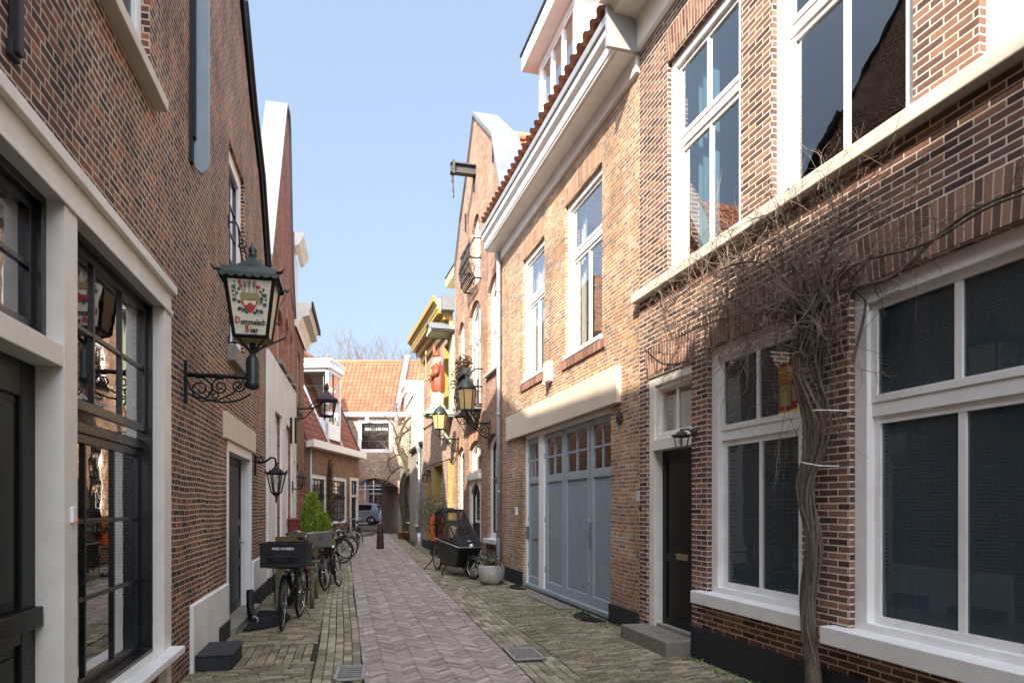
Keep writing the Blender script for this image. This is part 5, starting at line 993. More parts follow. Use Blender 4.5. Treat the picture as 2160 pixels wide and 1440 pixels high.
# wrought iron stay on the nearest house, above the lantern
w = w1; S = w.root('iron_sign_bracket', 'thin black wrought iron stay with scrolls on the wall above the beer lantern', 'bracket', u=w.u(481), z=0)
zt_ = w.h(481, 468); zb_ = w.h(481, 722); m = MB(); m.tube([(0, 0, zt_), (0, -.09, zt_), (0, -.12, zt_ - .05), (0, -.14, zt_ - .3), (0, -.3, zb_ + .15), (0, -.34, zb_)], .012, 6); m.tube([(0, -.12, zt_ - .05), (0, -.2, zt_ - .35), (0, -.4, zb_ + .35), (0, -.62, zb_ + .25)], .01, 5); m.tube([(0, 0, zb_), (0, -.5, zb_), (0, -.7, zb_ + .1)], .012, 5)
for y_, z_ in ((-.16, zt_ - .28), (-.25, zt_ - .6), (-.36, zt_ - .85)): scroll(m, (y_, z_), .07, 1.4, 1, 1, .008, 'yz', 0)
m.tube([(0, -.62, zb_ + .5), (0, -.75, zb_ + .75), (0, -.78, zb_ + .45)], .006, 4); m.box(-.015, .015, -.02, 0, zt_ - .08, zt_ + .08); m.box(-.015, .015, -.02, 0, zb_ - .08, zb_ + .08); m.build('scrollwork', 'iron', S)

# ================================================================== RIGHT WALL FITTINGS
w = w5
S = w.root('downpipe', 'tall grey rainwater pipe between the warehouse and the garage house', 'downpipe', u=.08, off=0, z=0)
m = MB(); m.tube([(0, -.09, 0.02), (0, -.09, 7.15)], .045, 10); 
for z in (1.9, 3.6, 5.3, 6.3): m.lathe([(.047, z - .03), (.056, z - .02), (.056, z + .02), (.047, z + .03)], (0, -.09, 0), 12)
m.build('pipe', 'zinc', S); m = MB(); m.tube([(0, -.09, 0.0), (0, -.09, .9)], .052, 10); m.build('pipe_guard', 'lead_sheet', S)
def plate(w, px, py, W, Hh, mat, name, label, cat, off=0, th=.02): 
    S = w.root(name, label, cat, u=w.u(px, off), off=off, z=w.h(px, py, off)); m = MB(); m.box(-W / 2, W / 2, -th, 0, -Hh / 2, Hh / 2); m.build('plate', mat, S, .003); return S
S = plate(w5, 1090.5, 1077, .12, .16, 'white_paint', 'intercom', 'white intercom box on the brick left of the garage doors', 'intercom', th=.04); m = MB(); m.box(-.03, .03, -.046, -.04, -.04, .04); m.build('button_panel', 'zinc', S)
S = w5.root('house_number', 'small black house number 5 on the garage frame edge', 'house number', u=w5.u(1100), z=w5.h(1100, 1048)); text('5', .11, 'dark_ink', S, Matrix.Translation((0, -.006, 0)) @ UP, ext=.003, bold=.002)
S = plate(w7, 1357.5, 1045, .075, .115, 'white_paint', 'house_number', 'white enamel house number plate 7 on the brick beside the black door', 'house number', th=.008) if False else plate(w5, 1347, 1045, .085, .12, 'white_paint', 'house_number', 'white enamel house number plate 7 on the brick beside the black door', 'house number', th=.008)
text('7', .1, 'dark_ink', S, Matrix.Translation((0, -.009, -.035)) @ UP, ext=.0008)
S = w5.root('door_bell', 'round black door bell on the brick left of the black door', 'door bell', u=w5.u(1353.5), z=w5.h(1353.5, 1072)); m = MB(); m.lathe([(.035, 0), (.033, -.02), (.012, -.028)], n=16, axis='y'); m.lathe([(.012, -.028), (.012, -.035)], n=12, axis='y'); m.build('bell_body', 'iron', S)
S = w5.root('rosette', 'dark cast rosette ornament on the brick right of the garage lintel', 'ornament', u=w5.u(1309), z=w5.h(1309, 880)); m = MB(); m.lathe([(.085, 0), (.085, -.02), (.05, -.035), (.02, -.05)], n=16, axis='y')
for k in range(10): an = k * math.pi / 5; m.ball((.075 * math.cos(an), -.02, .075 * math.sin(an)), (.022, .02, .022), 6)
m.build('rosette_body', 'cast_iron', S)
S = w5.root('stone_ornament', 'small pale stone block with a carved curl under the upper windows', 'ornament', u=w5.u(1162), z=w5.h(1162, 803)); m = MB(); m.box(-.12, .12, -.1, 0, -.02, .32); m.build('block', 'stucco_cream', S, .01); m = MB(); scroll(m, (0, -.03), .07, 1.2, 0, 1, .02, y=-.12); m.build('curl', 'stucco_cream', S)
# ================================================================== STATUE in its niche
w = w4r; us = w.L - .62; hh0 = w.h(945, 872)
N_ = w.root('statue_niche', 'green backboard with lead canopy and bracket shelf housing the statue', 'niche', u=us, z=hh0)
m = MB(); m.box(-.12, .5, -.05, -.0, -.02, 2.55); m.build('backboard', 'mint_paint', N_); m = MB(); m.frustum((.05, -.36), .42, .36, 2.36, .42, .36, 2.45); m.prism([(-.4, 2.45), (.5, 2.45), (.05, 2.62)], -.7, 0); cn = m.build('canopy', 'mint_paint', N_)
m = MB(); m.add([(-.52, -.74, 2.42), (-.52, 0, 2.42), (.05, 0, 2.74), (.05, -.74, 2.74), (.62, -.74, 2.42), (.62, 0, 2.42)], [(0, 1, 2, 3), (3, 2, 5, 4)]); m.add([(-.52, -.74, 2.37), (-.52, 0, 2.37), (.05, 0, 2.74), (.05, -.74, 2.68), (.62, -.74, 2.37), (.62, 0, 2.37)], [(0, 1, 2, 3), (3, 2, 5, 4)]); m.build('canopy_roof', 'lead_sheet', cn)
m = MB(); m.box(-.4, .45, -.82, 0, -.14, 0.0); m.box(-.34, .4, -.74, 0, -.2, -.14); m.box(-.02, .06, -.5, 0, -.8, -.2) if False else None; m.tube([(0, 0, -.95), (0, -.6, -.2)], .04, 4); m.build('shelf', 'mint_paint', N_, .01)
ST = w.root('bishop_statue', 'painted statue of a bishop in red robe and white alb standing in the green niche', 'statue', u=us, off=.42, z=hh0)
m = MB(); m.lathe([(.26, 0), (.28, .06), (.24, .16), (.2, .22)], n=14); 
for k in range(5): scroll(m, (-.12 + .1 * k, .1), .09, 1.1, k, 1, .03, y=-.22)
m.build('pedestal', 'pot_white', ST); ST.scale = (.93, .93, .93)
robe = [(.2, .2), (.23, .26), (.235, .5), (.22, .8), (.2, 1.05), (.175, 1.15)]
def folds(prof, n=28, amp=.018, sx=1, sy=.85, arc=None):
    vs = []
    for i, (r, z) in enumerate(prof):
        for k in range(n): an = 2 * math.pi * k / n; rr = r + amp * math.sin(an * 7 + z * 1.5) * (1 - i / len(prof) * .6); vs.append((rr * math.cos(an) * sx, rr * math.sin(an) * sy, z))
    m = len(prof); return vs, [(i * n + k, i * n + (k + 1) % n, (i + 1) * n + (k + 1) % n, (i + 1) * n + k) for i in range(m - 1) for k in range(n)] + [tuple(range(n)), tuple((m - 1) * n + k for k in range(n))]
b = MB(); vs, fs = folds(robe); b.add(vs, fs, None, True); b.lathe([(.17, 1.14), (.18, 1.3), (.15, 1.5), (.085, 1.6), (.06, 1.63)], n=16, sy=.8); b.build('alb', 'statue_white', ST)
b = MB()                                         # cope: open at the front (towards the street, -y)
prof = [(.27, .62), (.30, .8), (.29, 1.0), (.27, 1.25), (.24, 1.45), (.12, 1.6)]; n = 26; vs = []
for r, z in prof:
    for k in range(n + 1): an = -math.pi / 2 + (.32 + .1 * (z < .8)) + (2 * math.pi - .64 - .2 * (z < .8)) * k / n; rr = r + .02 * math.sin(an * 8); vs.append((rr * math.cos(an), rr * math.sin(an) * .85, z))
b.add(vs, [(i * (n + 1) + k, i * (n + 1) + k + 1, (i + 1) * (n + 1) + k + 1, (i + 1) * (n + 1) + k) for i in range(len(prof) - 1) for k in range(n)], None, True)
b.tube([(.2, -.02, 1.46), (.3, -.1, 1.22), (.2, -.26, 1.08)], [.085, .095, .07], 10); b.tube([(-.2, -.02, 1.46), (-.33, -.12, 1.25), (-.36, -.26, 1.12)], [.085, .1, .075], 10); b.build('cope', 'statue_red', ST)
b = MB(); b.box(-.035, .035, -.26, -.2, .5, 1.5); b.tube([(-.13, -.2, 1.5), (0, -.24, 1.4), (.13, -.2, 1.5)], .03, 6); b.build('stole', 'statue_gold', ST)
b = MB(); b.ball((0, -.03, 1.74), (.1, .115, .135), 14); b.ball((0, -.145, 1.73), (.022, .03, .028), 8); b.tube([(0, 0, 1.55), (0, -.01, 1.66)], .06, 8); hd_ = b.build('head', 'skin_paint', ST)
for sgn, (hx, hy, hz) in ((-1, (-.4, -.31, 1.1)), (1, (.14, -.31, 1.07))):
    b = MB(); b.ball((hx, hy, hz), (.05, .045, .05), 8)
    for k in range(4): b.tube([(hx + (k - 1.5) * .02, hy - .03, hz), (hx + (k - 1.5) * .022, hy - .075 + abs(k - 1.3) * .008, hz - .01), (hx + (k - 1.5) * .022, hy - .08, hz - .04)], .01, 5)
    b.tube([(hx + sgn * -.03, hy - .02, hz + .01), (hx - sgn * .05, hy - .06, hz)], .012, 5); b.build('hand', 'skin_paint', ST)
b = MB(); b.ball((0, -.1, 1.63), (.085, .06, .11), 10); b.ball((0, .03, 1.73), (.115, .1, .14), 10); b.build('beard_and_hair', 'statue_white', ST)
b = MB(); b.ball((-.035, -.135, 1.765), (.014, .01, .009), 6); b.ball((.035, -.135, 1.765), (.014, .01, .009), 6); b.tube([(-.03, -.15, 1.69), (.03, -.15, 1.69)], .006, 4); b.build('face_paint', 'dark_ink', ST)
b = MB(); b.prism([(-.12, 1.82), (-.13, 1.95), (-.08, 2.1), (0, 2.24), (.08, 2.1), (.13, 1.95), (.12, 1.82)], -.14, -.08); b.prism([(-.12, 1.82), (-.13, 1.95), (-.08, 2.08), (0, 2.2), (.08, 2.08), (.13, 1.95), (.12, 1.82)], .02, .08); b.lathe([(.13, 1.8), (.135, 1.88)], (0, -.03, 0), 14); mt = b.build('mitre', 'statue_red', ST, .01)
b = MB(); b.box(-.02, .02, -.15, -.139, 1.86, 2.16); b.box(-.07, .07, -.15, -.139, 1.98, 2.02); b.build('mitre_cross', 'statue_gold', mt)
b = MB(); b.tube([(-.41, -.33, .25), (-.41, -.33, 1.9)], .016, 6); scroll(b, (-.41, 2.0), .11, 1.3, -1.57, 1, .02, y=-.33); b.build('crozier', 'statue_gold', ST)

# ================================================================== FLOWER BASKETS, POTS, PLANTS
def leaves(mb, c, r, n, ls, flat=.0, droop=0):
    for _ in range(n):
        while True:
            p = Vector((random.uniform(-1, 1), random.uniform(-1, 1), random.uniform(-1, 1)))
            if p.length < 1: break
        p = Vector((c[0] + p.x * r[0], c[1] + p.y * r[1], c[2] + p.z * r[2] - droop * (p.x ** 2 + p.y ** 2)))
        a = Vector((random.gauss(0, 1), random.gauss(0, 1), random.gauss(0, .6) + flat)).normalized(); b_ = a.orthogonal().normalized(); l = ls * random.uniform(.6, 1.3); q = a.cross(b_)
        mb.add([p, p + a * l * .5 + b_ * l * .22, p + a * l, p + a * l * .5 - b_ * l * .22], [(0, 1, 2), (0, 2, 3)])
w = w3r; ub_ = w.u(1001)
S = w.root('flower_trough', 'trough of dry brown and green plants on the iron balcony rail', 'planter', u=ub_, off=.3, z=4.95); m = MB(); m.box(-.5, .5, -.1, .1, 0, .16); m.build('trough', 'tar_plinth', S); m = MB(); leaves(m, (0, 0, .32), (.6, .18, .24), 420, .09); leaves(m, (-.45, -.1, .0), (.16, .14, .3), 140, .08); m.build('foliage', 'dry_leaf', S)
# white round pot
gp = ground(1035, 1232); S = thing('flower_pot', 'round white pot with withered plants at the foot of the rainwater pipe', 'flower pot', (gp.x + .02, gp.y + .02, 0)); m = MB(); m.lathe([(.14, .0), (.2, .03), (.25, .12), (.27, .25), (.265, .36), (.25, .4), (.235, .39), (.24, .3)], n=28); m.build('pot', 'pot_white', S)
m = MB(); m.lathe([(.235, .36), (.2, .385), (.02, .39)], n=16); m.build('soil', 'moss_soil', S); m = MB(); leaves(m, (0, 0, .45), (.26, .24, .1), 420, .075, 0, .5); leaves(m, (.1, -.1, .4), (.2, .2, .08), 160, .05); m.build('withered_leaves', 'dry_leaf', S); m = MB(); leaves(m, (-.08, -.05, .52), (.2, .16, .07), 130, .085, .6); m.build('variegated_leaves', 'ivy_leaf', S)
# black square planter with olive shrub
gp = ground(919, 1172); S = thing('potted_shrub', 'dark square planter with a loose olive green shrub behind the cargo bike', 'potted plant', (gp.x, gp.y + .25, 0)); m = MB(); m.frustum((0, 0), .17, .17, 0, .24, .24, .5); m.box(-.26, .26, -.26, .26, .46, .52); m.build('planter', 'pot_dark', S, .01)
m = MB(); 
for k in range(16):
    an = random.uniform(0, 6.28); r = random.uniform(.1, .5); tip = Vector((r * math.cos(an) - .1, r * math.sin(an), random.uniform(1.3, 2.1))); m.tube([(0, 0, .45), tip * .5 + Vector((0, 0, .1)), tip], [.014, .008, .003], 4)
m.build('stems', 'twig', S); m = MB(); leaves(m, (-.1, 0, 1.35), (.48, .45, .65), 1500, .075); leaves(m, (0, 0, .55), (.22, .22, .08), 200, .05); m.build('foliage', 'olive_leaf', S)
# planter box of weathered boards, conifer, red letter box on the left
S = thing('planter_box', 'mossy wooden planter box against the white wall behind the bench', 'planter', (-4.75, 15.1, 0), w2.ang); 
m = MB(); 
for k in range(5): m.box(-.9, .9, -.36, -.33, .02 + k * .19, .2 + k * .19); m.box(-.9, .9, .33, .36, .02 + k * .19, .2 + k * .19); m.box(-.93, -.9, -.36, .36, .02 + k * .19, .2 + k * .19); m.box(.9, .93, -.36, .36, .02 + k * .19, .2 + k * .19)
m.box(-.9, .9, -.33, .33, .05, .86); m.box(-.95, -.89, -.4, -.34, 0, 1.0); m.box(.89, .95, -.4, -.34, 0, 1.0); m.build('box', 'mossy_wood', S, .006)
S = thing('conifer', 'bright yellow green bushy conifer in the corner beside the planter box', 'conifer', (-5.02, 17.2, 0)); m = MB(); m.tube([(0, 0, 0), (0, 0, 1.7)], [.05, .02], 6); m.build('trunk', 'bark', S)
m = MB()
for _ in range(5200):
    z = random.uniform(.45, 1) ** 1.0; k_ = random.random(); lobe = random.choice(((0, 0, 1.0), (-.06, 0, .92), (.26, -.12, .62), (.2, .1, .5), (-.18, .12, .72))); t = random.random(); zz = .55 + t * 1.35 * lobe[2]; R_ = (.25 * (1 - t) ** .5 + .03) * random.uniform(.5, 1.2); an = random.uniform(0, 6.283); R_ *= 1 + .25 * math.sin(an * 3 + zz * 5)
    p = Vector((lobe[0] + R_ * math.cos(an), lobe[1] + R_ * math.sin(an), zz)); a = (Vector((math.cos(an) * .6, math.sin(an) * .6, 1)) + Vector((random.gauss(0, .35), random.gauss(0, .35), 0))).normalized(); b_ = a.orthogonal().normalized(); l = random.uniform(.05, .11)
    m.add([p, p + a * l * .5 + b_ * l * .16, p + a * l, p + a * l * .5 - b_ * l * .16], [(0, 1, 2), (0, 2, 3)], min(1, max(0, random.gauss(.5, .28))))
m.build('foliage', 'conifer_leaf', S)
pz = world(616.5, 1122, 16.2); S = thing('letter_box', 'dark red metal letter box on a post beside the conifer', 'letter box', (pz.x + .05, 16.2, 0), w2.ang); m = MB(); m.box(-.13, .13, -.12, .12, .98, 1.25); m.prism([(-.16, 1.25), (.16, 1.25), (.16, 1.28), (0, 1.31), (-.16, 1.28)], -.15, .15); m.build('box', 'red_paint', S, .006); m = MB(); m.box(-.04, .04, -.04, .04, 0, .98); m.build('post', 'old_wood', S)

# bench
S = thing('wooden_bench', 'weathered wooden bench with turned armrests between the bicycles', 'bench', (-3.72, 11.05, 0), w1.ang); L_ = 1.25
m = MB()
for k in range(4): m.box(-.62, .62, -.52 + k * .125, -.41 + k * .125, .41, .44)
m.build('seat', 'old_wood', S, .006); m = MB()
for k in range(9): m.box(-.55 + k * .13, -.49 + k * .13, .0, .025, .46, .8)
m.box(-.62, .62, -.01, .035, .8, .9); m.box(-.62, .62, -.01, .035, .44, .5); m.build('backrest', 'old_wood', S, .006)
for sx_ in (-.62, .62):
    m = MB(); m.lathe([(.035, 0), (.03, .18), (.038, .22), (.028, .3), (.04, .42), (.03, .47), (.04, .55), (.025, .62)], (sx_, -.5, 0), 12); m.build('leg', 'old_wood', S); m = MB(); m.box(sx_ - .03, sx_ + .03, -.03, .04, 0, .88); m.build('leg', 'old_wood', S, .006)
    m = MB(); m.box(sx_ - .035, sx_ + .035, -.56, .0, .62, .66); m.build('armrest', 'old_wood', S, .01)
m = MB(); m.box(-.6, .6, -.5, -.46, .33, .41); m.box(-.65, -.6, -.48, 0, .33, .4); m.box(.6, .65, -.48, 0, .33, .4); m.build('apron', 'old_wood', S)

# ================================================================== BICYCLES
def wheel(root, x, r, tyre='rubber', w_=.019, rim='chrome', steer=0.0, spokes=20, z=None):
    z = r if z is None else z; S_ = MB(); S_.torus((0, 0, 0), r - w_, w_, 'y', 40, 8); t = S_.build('wheel', tyre, root, loc=(x, 0, z)); t.rotation_euler = (0, 0, steer)
    m = MB(); m.torus((0, 0, 0), r - w_ * 2.2, w_ * .55, 'y', 40, 6); m.lathe([(.022, -.045), (.03, -.03), (.018, -.02), (.018, .02), (.03, .03), (.022, .045)], n=10, axis='y'); m.build('rim', rim, t)
    m = MB()
    for k in range(spokes): a = 2 * math.pi * k / spokes; b_ = a + (.35 if k % 2 else -.35); m.tube([(.022 * math.cos(b_), .025 * (1 if k % 2 else -1), .022 * math.sin(b_)), ((r - w_ * 2.3) * math.cos(a), 0, (r - w_ * 2.3) * math.sin(a))], .0016, 3, False)
    m.build('spokes', rim, t); return t
def bicycle(label, col='black_paint', tyre='rubber', steer=.0, saddle='rubber', gents=False, group='parked bicycles', r=.345):
    S = thing('bicycle', label, 'bicycle', group=group); wb = 1.10
    wheel(S, 0, r, tyre); wheel(S, wb, r, tyre, steer=steer)
    m = MB(); bb = (.46, 0, .3); st_ = (.34, 0, .82); hd0, hd1 = (.88, 0, .66), (.84, 0, .92); 
    m.tube([bb, st_], .016, 8); m.tube([bb, hd0], .019, 8); m.tube([(.40, 0, .62) if not gents else (.36, 0, .78), hd1 if gents else (.87, 0, .74)], .016, 8) if gents else m.tube([(.42, 0, .5), (.6, 0, .48), (.8, 0, .68), hd1], .017, 8); m.tube([hd0, hd1], .02, 8)
    for y in (-.05, .05): m.tube([(0, y, r), (.2, y * .7, r - .01), bb], .010, 6); m.tube([(0, y, r), (.33, y * .3, .74)], .009, 6)
    m.build('frame', col, S)
    m = MB(); cs, sn_ = math.cos(steer), math.sin(steer)
    def sv(x, y, z): dx = x - .86; return (.86 + dx * cs - y * sn_, dx * sn_ + y * cs, z)
    for y in (-.055, .055): m.tube([sv(wb, y, r), sv(1.0, y, .52), sv(.9, y * .6, .68)], .011, 6)
    m.build('fork', col, S)
    m = MB(); m.tube([(.84, 0, .9), (.82, 0, 1.06)], .012, 6); m.tube([sv(.56, -.27, 1.02), sv(.7, -.28, 1.04), sv(.86, -.2, 1.10), sv(.88, -.05, 1.06), sv(.83, 0, 1.06), sv(.88, .05, 1.06), sv(.86, .2, 1.10), sv(.7, .28, 1.04), sv(.56, .27, 1.02)], .011, 8); hb = m.build('handlebar', 'chrome', S)
    m = MB(); m.tube([sv(.54, -.27, 1.02), sv(.67, -.28, 1.035)], .017, 8); m.tube([sv(.54, .27, 1.02), sv(.67, .28, 1.035)], .017, 8); m.build('grips', 'rubber', hb)
    m = MB(); m.ball((.27, 0, .94), (.13, .09, .04), 12); m.ball((.38, 0, .945), (.1, .035, .03), 10); sd_ = m.build('saddle', saddle, S); m = MB(); m.tube([(.335, 0, .82), (.30, 0, .92)], .013, 6); m.build('seat_post', 'chrome', sd_)
    for xx, a0, a1, st2 in ((0, .3, 3.6, 0), (wb, -.1, 2.5, steer)):
        m = MB(); pts = [((r + .025) * math.cos(a), (r + .025) * math.sin(a)) for a in [a0 + (a1 - a0) * k / 18 for k in range(19)]]; vs = []
        for a, b_ in pts: vs += [(a, -.03, b_ - .006), (a, 0, b_ + .008), (a, .03, b_ - .006)]
        m.add(vs, [(3 * k + j, 3 * k + j + 1, 3 * k + 4 + j, 3 * k + 3 + j) for k in range(18) for j in (0, 1)]); o = m.build('mudguard', col, S, loc=(xx, 0, r)); o.rotation_euler = (0, 0, st2)
    m = MB(); m.prism([(-.08, r - .06), (-.1, r), (-.06, r + .07), (.44, .39), (.54, .36), (.55, .26), (.46, .21)], -.07, -.045); m.build('chain_guard', col, S)
    m = MB(); m.tube([bb[:2] + (.3,), (.46, -.1, .3), (.5, -.1, .14), (.5, -.17, .14)], .009, 6); m.tube([(.46, 0, .3), (.46, .1, .3), (.42, .1, .46), (.42, .17, .46)], .009, 6); m.box(.46, .54, -.2, -.11, .125, .15); m.box(.38, .46, .11, .2, .445, .47); m.build('pedals', 'rubber', S)
    m = MB(); 
    for y in (-.06, 0, .06): m.tube([(-.3, y, .76), (.28, y, .76)], .007, 5)
    m.tube([(-.3, -.07, .76), (-.3, .07, .76)], .007, 5)
    for y in (-.07, .07): m.tube([(0, y, r), (-.22, y, .76)], .006, 5); m.tube([(0, y, r), (.05, y, .76)], .006, 5)
    rk = m.build('rack', col, S); m = MB(); m.box(-.36, -.33, -.04, .04, .6, .66); m.build('rear_light', 'reflector_red', rk)
    m = MB(); m.lathe([(.01, -.05), (.04, -.02), (.045, .03), (.042, .04)], (1.0, 0, .78), 14, 'x'); lt = m.build('headlight', 'chrome', S)
    m = MB(); m.tube([(.1, .03, .25), (.05, .16, .01)], .009, 5); m.tube([(.1, -.03, .25), (.05, -.16, .01)], .009, 5) if False else None; m.build('kickstand', 'chrome', S)
    return S
def place(S, front, rear_dir, lean=0.0, wb=1.10):
    d = Vector(rear_dir).normalized(); rear = Vector(front) + d * wb; rz = math.atan2(-d.y, -d.x); S.location = (rear.x, rear.y, 0.0); S.rotation_mode = 'XYZ'
    S.rotation_euler = (Matrix.Rotation(rz, 3, 'Z') @ Matrix.Rotation(lean, 3, 'X')).to_euler()
b1 = bicycle('black bicycle carrying a large black crate over its front wheel, nearest the viewer', steer=.12); place(b1, (-2.95, 8.75), (-.10, 1), -.05)
# crate (thing of its own resting on the front carrier) 
m = MB(); m.box(.78, 1.2, -.2, .2, .80, .815); m.tube([(1.1, -.1, .345), (1.14, -.14, .8)], .008, 5); m.tube([(1.1, .1, .345), (1.14, .14, .8)], .008, 5); m.build('front_carrier', 'black_paint', b1)
CR = thing('bicycle_crate', 'large black plastic crate with white lettering on the front carrier of the nearest bicycle', 'crate'); CR.location = (b1.matrix_basis @ Vector((1.03, 0, .82))); CR.rotation_euler = (0, 0, b1.rotation_euler.z + .0)
LX, LY, HZ = .18, .28, .31; m = MB()
for sx_ in (-1, 1):
    m.box(sx_ * LX - .006, sx_ * LX + .006, -LY, LY, HZ * .52, HZ); m.box(sx_ * LX - .006, sx_ * LX + .006, -LY, LY, 0, .05); m.box(sx_ * LX - .008, sx_ * LX + .008, -LY, LY, HZ * .27, HZ * .31)
    for k in range(19): m.box(sx_ * LX - .005, sx_ * LX + .005, -LY + .08 + k * .0225, -LY + .09 + k * .0225, .04, HZ * .53)
    m.box(sx_ * LX - .006, sx_ * LX + .006, -LY, -LY + .08, .04, HZ * .53); m.box(sx_ * LX - .006, sx_ * LX + .006, LY - .07, LY, .04, HZ * .53)
for sy_ in (-1, 1): m.box(-LX, LX, sy_ * LY - .006, sy_ * LY + .006, 0.0, HZ)
m.box(-LX, LX, -LY, LY, -.004, .006); m.box(-LX - .02, LX + .02, -LY - .02, -LY + .006, HZ - .03, HZ); m.box(-LX - .02, LX + .02, LY - .006, LY + .02, HZ - .03, HZ); m.box(-LX - .02, -LX + .006, -LY, LY, HZ - .03, HZ); m.box(LX - .006, LX + .02, -LY, LY, HZ - .03, HZ); m.box(-LX, LX, -LY, LY, .12, .13)
m.build('crate_body', 'plastic_black', CR, .003)
text('FREE WHEELS', .042, 'white_paint', CR, Matrix.Translation((LX + .012, 0, HZ * .72)) @ Matrix(((0, 0, 1, 0), (1, 0, 0, 0), (0, 1, 0, 0), (0, 0, 0, 1))), ext=.0015, sx=1.05, bold=.001)
b2 = bicycle('black bicycle with a silver covered basket on its handlebar, leaning beyond the bench', steer=-.25); place(b2, (-3.52, 12.9), (-.28, 1), .10)
m = MB(); m.add([(.95, -.2, .8), (1.2, -.17, .82), (1.2, .17, .82), (.95, .2, .8), (.9, -.24, 1.1), (1.28, -.22, 1.12), (1.28, .22, 1.12), (.9, .24, 1.1)], [(0, 3, 2, 1), (4, 5, 6, 7), (0, 1, 5, 4), (1, 2, 6, 5), (2, 3, 7, 6), (3, 0, 4, 7)]); bk = m.build('basket', 'silver_cover', b2, .02)
m = MB(); m.torus((1.262, 0, .99), .035, .006, 'x', 12, 5); m.build('print', 'dark_ink', bk)
b3 = bicycle('black bicycle with light tyres standing close beside the basket bicycle', steer=-.3, saddle='rubber'); place(b3, (-3.42, 13.55), (-.34, 1), .16)
b4 = bicycle('dark bicycle turned sideways with its front wheel facing the road', steer=.35, gents=True); place(b4, (-4.72, 18.9), (-.75, .66), -.06)
b5 = bicycle('bicycle with whitewall tyres farthest down the row of parked bicycles', tyre='white_rubber', steer=.2); place(b5, (-5.65, 24.3), (-.85, .5), -.05)
b6 = bicycle('bicycle with brown leather saddle parked behind the sideways bicycle', steer=.5, saddle='tan_leather', gents=True); place(b6, (-5.0, 17.2 + 3.4), (-.75, .6), -.08)
b8 = bicycle('black bicycle with raised handlebar parked against the planter box behind the bench', steer=.3); place(b8, (-4.0, 13.2), (-.5, 1), -.06)
b7 = bicycle('dark bicycle seen end on in front of the low house door', steer=.1); place(b7, (-6.25, 27.6), (-.15, 1), .05)

# ================================================================== CARGO BIKE
S = thing('cargo_bicycle', 'black cargo bicycle with clear plastic rain canopy over its box', 'cargo bicycle', group=None); CB = S
fr_, rr_ = Vector((-.79, 14.7)), Vector((-1.86, 17.0)); d = (fr_ - rr_).normalized(); S.location = (rr_.x, rr_.y, 0); S.rotation_euler = (0, 0, math.atan2(d.y, d.x))
wheel(S, 0, .33, w_=.024); wheel(S, 2.42, .26, w_=.026, steer=.3)
m = MB(); m.tube([(.42, 0, .3), (.28, 0, .85)], .02, 8); m.tube([(.42, 0, .3), (.75, 0, .85), (.72, 0, 1.05)], .022, 8); m.tube([(0, 0, .33), (.42, 0, .3), (.8, 0, .22), (1.9, 0, .22), (2.2, 0, .55), (2.2, 0, .68)], .024, 8); m.tube([(0, .05, .33), (.3, .02, .8)], .01, 6); m.tube([(2.2, 0, .62), (2.3, .06, .5), (2.42, .07, .26)], .018, 6); m.tube([(2.2, 0, .62), (2.3, -.06, .5), (2.42, -.07, .26)], .018, 6); m.build('frame', 'black_paint', S)
m = MB(); m.add([(.95, -.22, .2), (1.85, -.2, .22), (1.85, .2, .22), (.95, .22, .2), (.82, -.33, .82), (2.28, -.27, .68), (2.28, .27, .68), (.82, .33, .82)], [(0, 3, 2, 1), (0, 1, 5, 4), (1, 2, 6, 5), (2, 3, 7, 6), (3, 0, 4, 7)]); bx = m.build('cargo_box', 'plastic_black', S, .02)
m = MB(); m.tube([(.82, -.34, .83), (2.28, -.28, .69), (2.28, .28, .69), (.82, .34, .83), (.82, -.34, .83)], .016, 8); m.build('box_rail', 'zinc', bx)
cp = [(.80, -.30, .86), (.70, -.28, 1.42), (1.12, -.27, 1.5), (1.55, -.26, 1.18), (2.25, -.26, .74)]
m = MB()
for k in (2, 3): a, b_ = cp[k], cp[k + 1]; m.add([a, b_, (b_[0], -b_[1], b_[2]), (a[0], -a[1], a[2])], [(0, 1, 2, 3)])
for sgn in (1, -1): m.poly([(p[0], p[1] * sgn, p[2]) for p in cp])
cv = m.build('rain_canopy', 'cover_plastic', S)
m = MB(); 
for sgn in (1, -1): m.tube([(p[0], p[1] * sgn, p[2]) for p in cp], .02, 6); m.tube([(.8, -.3 * sgn, .86), (1.12, -.27 * sgn, 1.5)], .012, 5)
m.tube([(1.12, -.27, 1.5), (1.12, .27, 1.5)], .022, 6); m.add([(1.48, -.27, 1.27), (1.62, -.265, 1.14), (1.62, .265, 1.14), (1.48, .27, 1.27)], [(0, 1, 2, 3)]); m.add([(.70, -.29, 1.43), (1.13, -.28, 1.515), (1.13, .28, 1.515), (.7, .29, 1.43)], [(0, 1, 2, 3)]); m.add([(.7, -.29, 1.43), (.58, -.2, 1.55), (.58, .2, 1.55), (.7, .29, 1.43)], [(0, 1, 2, 3)]); m.add([(2.02, -.268, .90), (2.3, -.28, .72), (2.3, .28, .72), (2.02, .268, .90)], [(0, 1, 2, 3)]); m.poly([(.78, -.31, .9), (.69, -.29, 1.42), (.95, -.285, 1.46)]); m.build('canopy_trim', 'plastic_black', cv)
m = MB(); m.torus((2.16, 0, .825), .03, .008, 'z', 12, 5); m.build('canopy_emblem', 'white_paint', cv)
m = MB(); m.tube([(.72, 0, 1.05), (.7, 0, 1.15), (.66, -.25, 1.18), (.5, -.32, 1.12)], .013, 6); m.tube([(.7, 0, 1.15), (.66, .25, 1.18), (.5, .32, 1.12)], .013, 6); m.build('handlebar', 'iron', S)
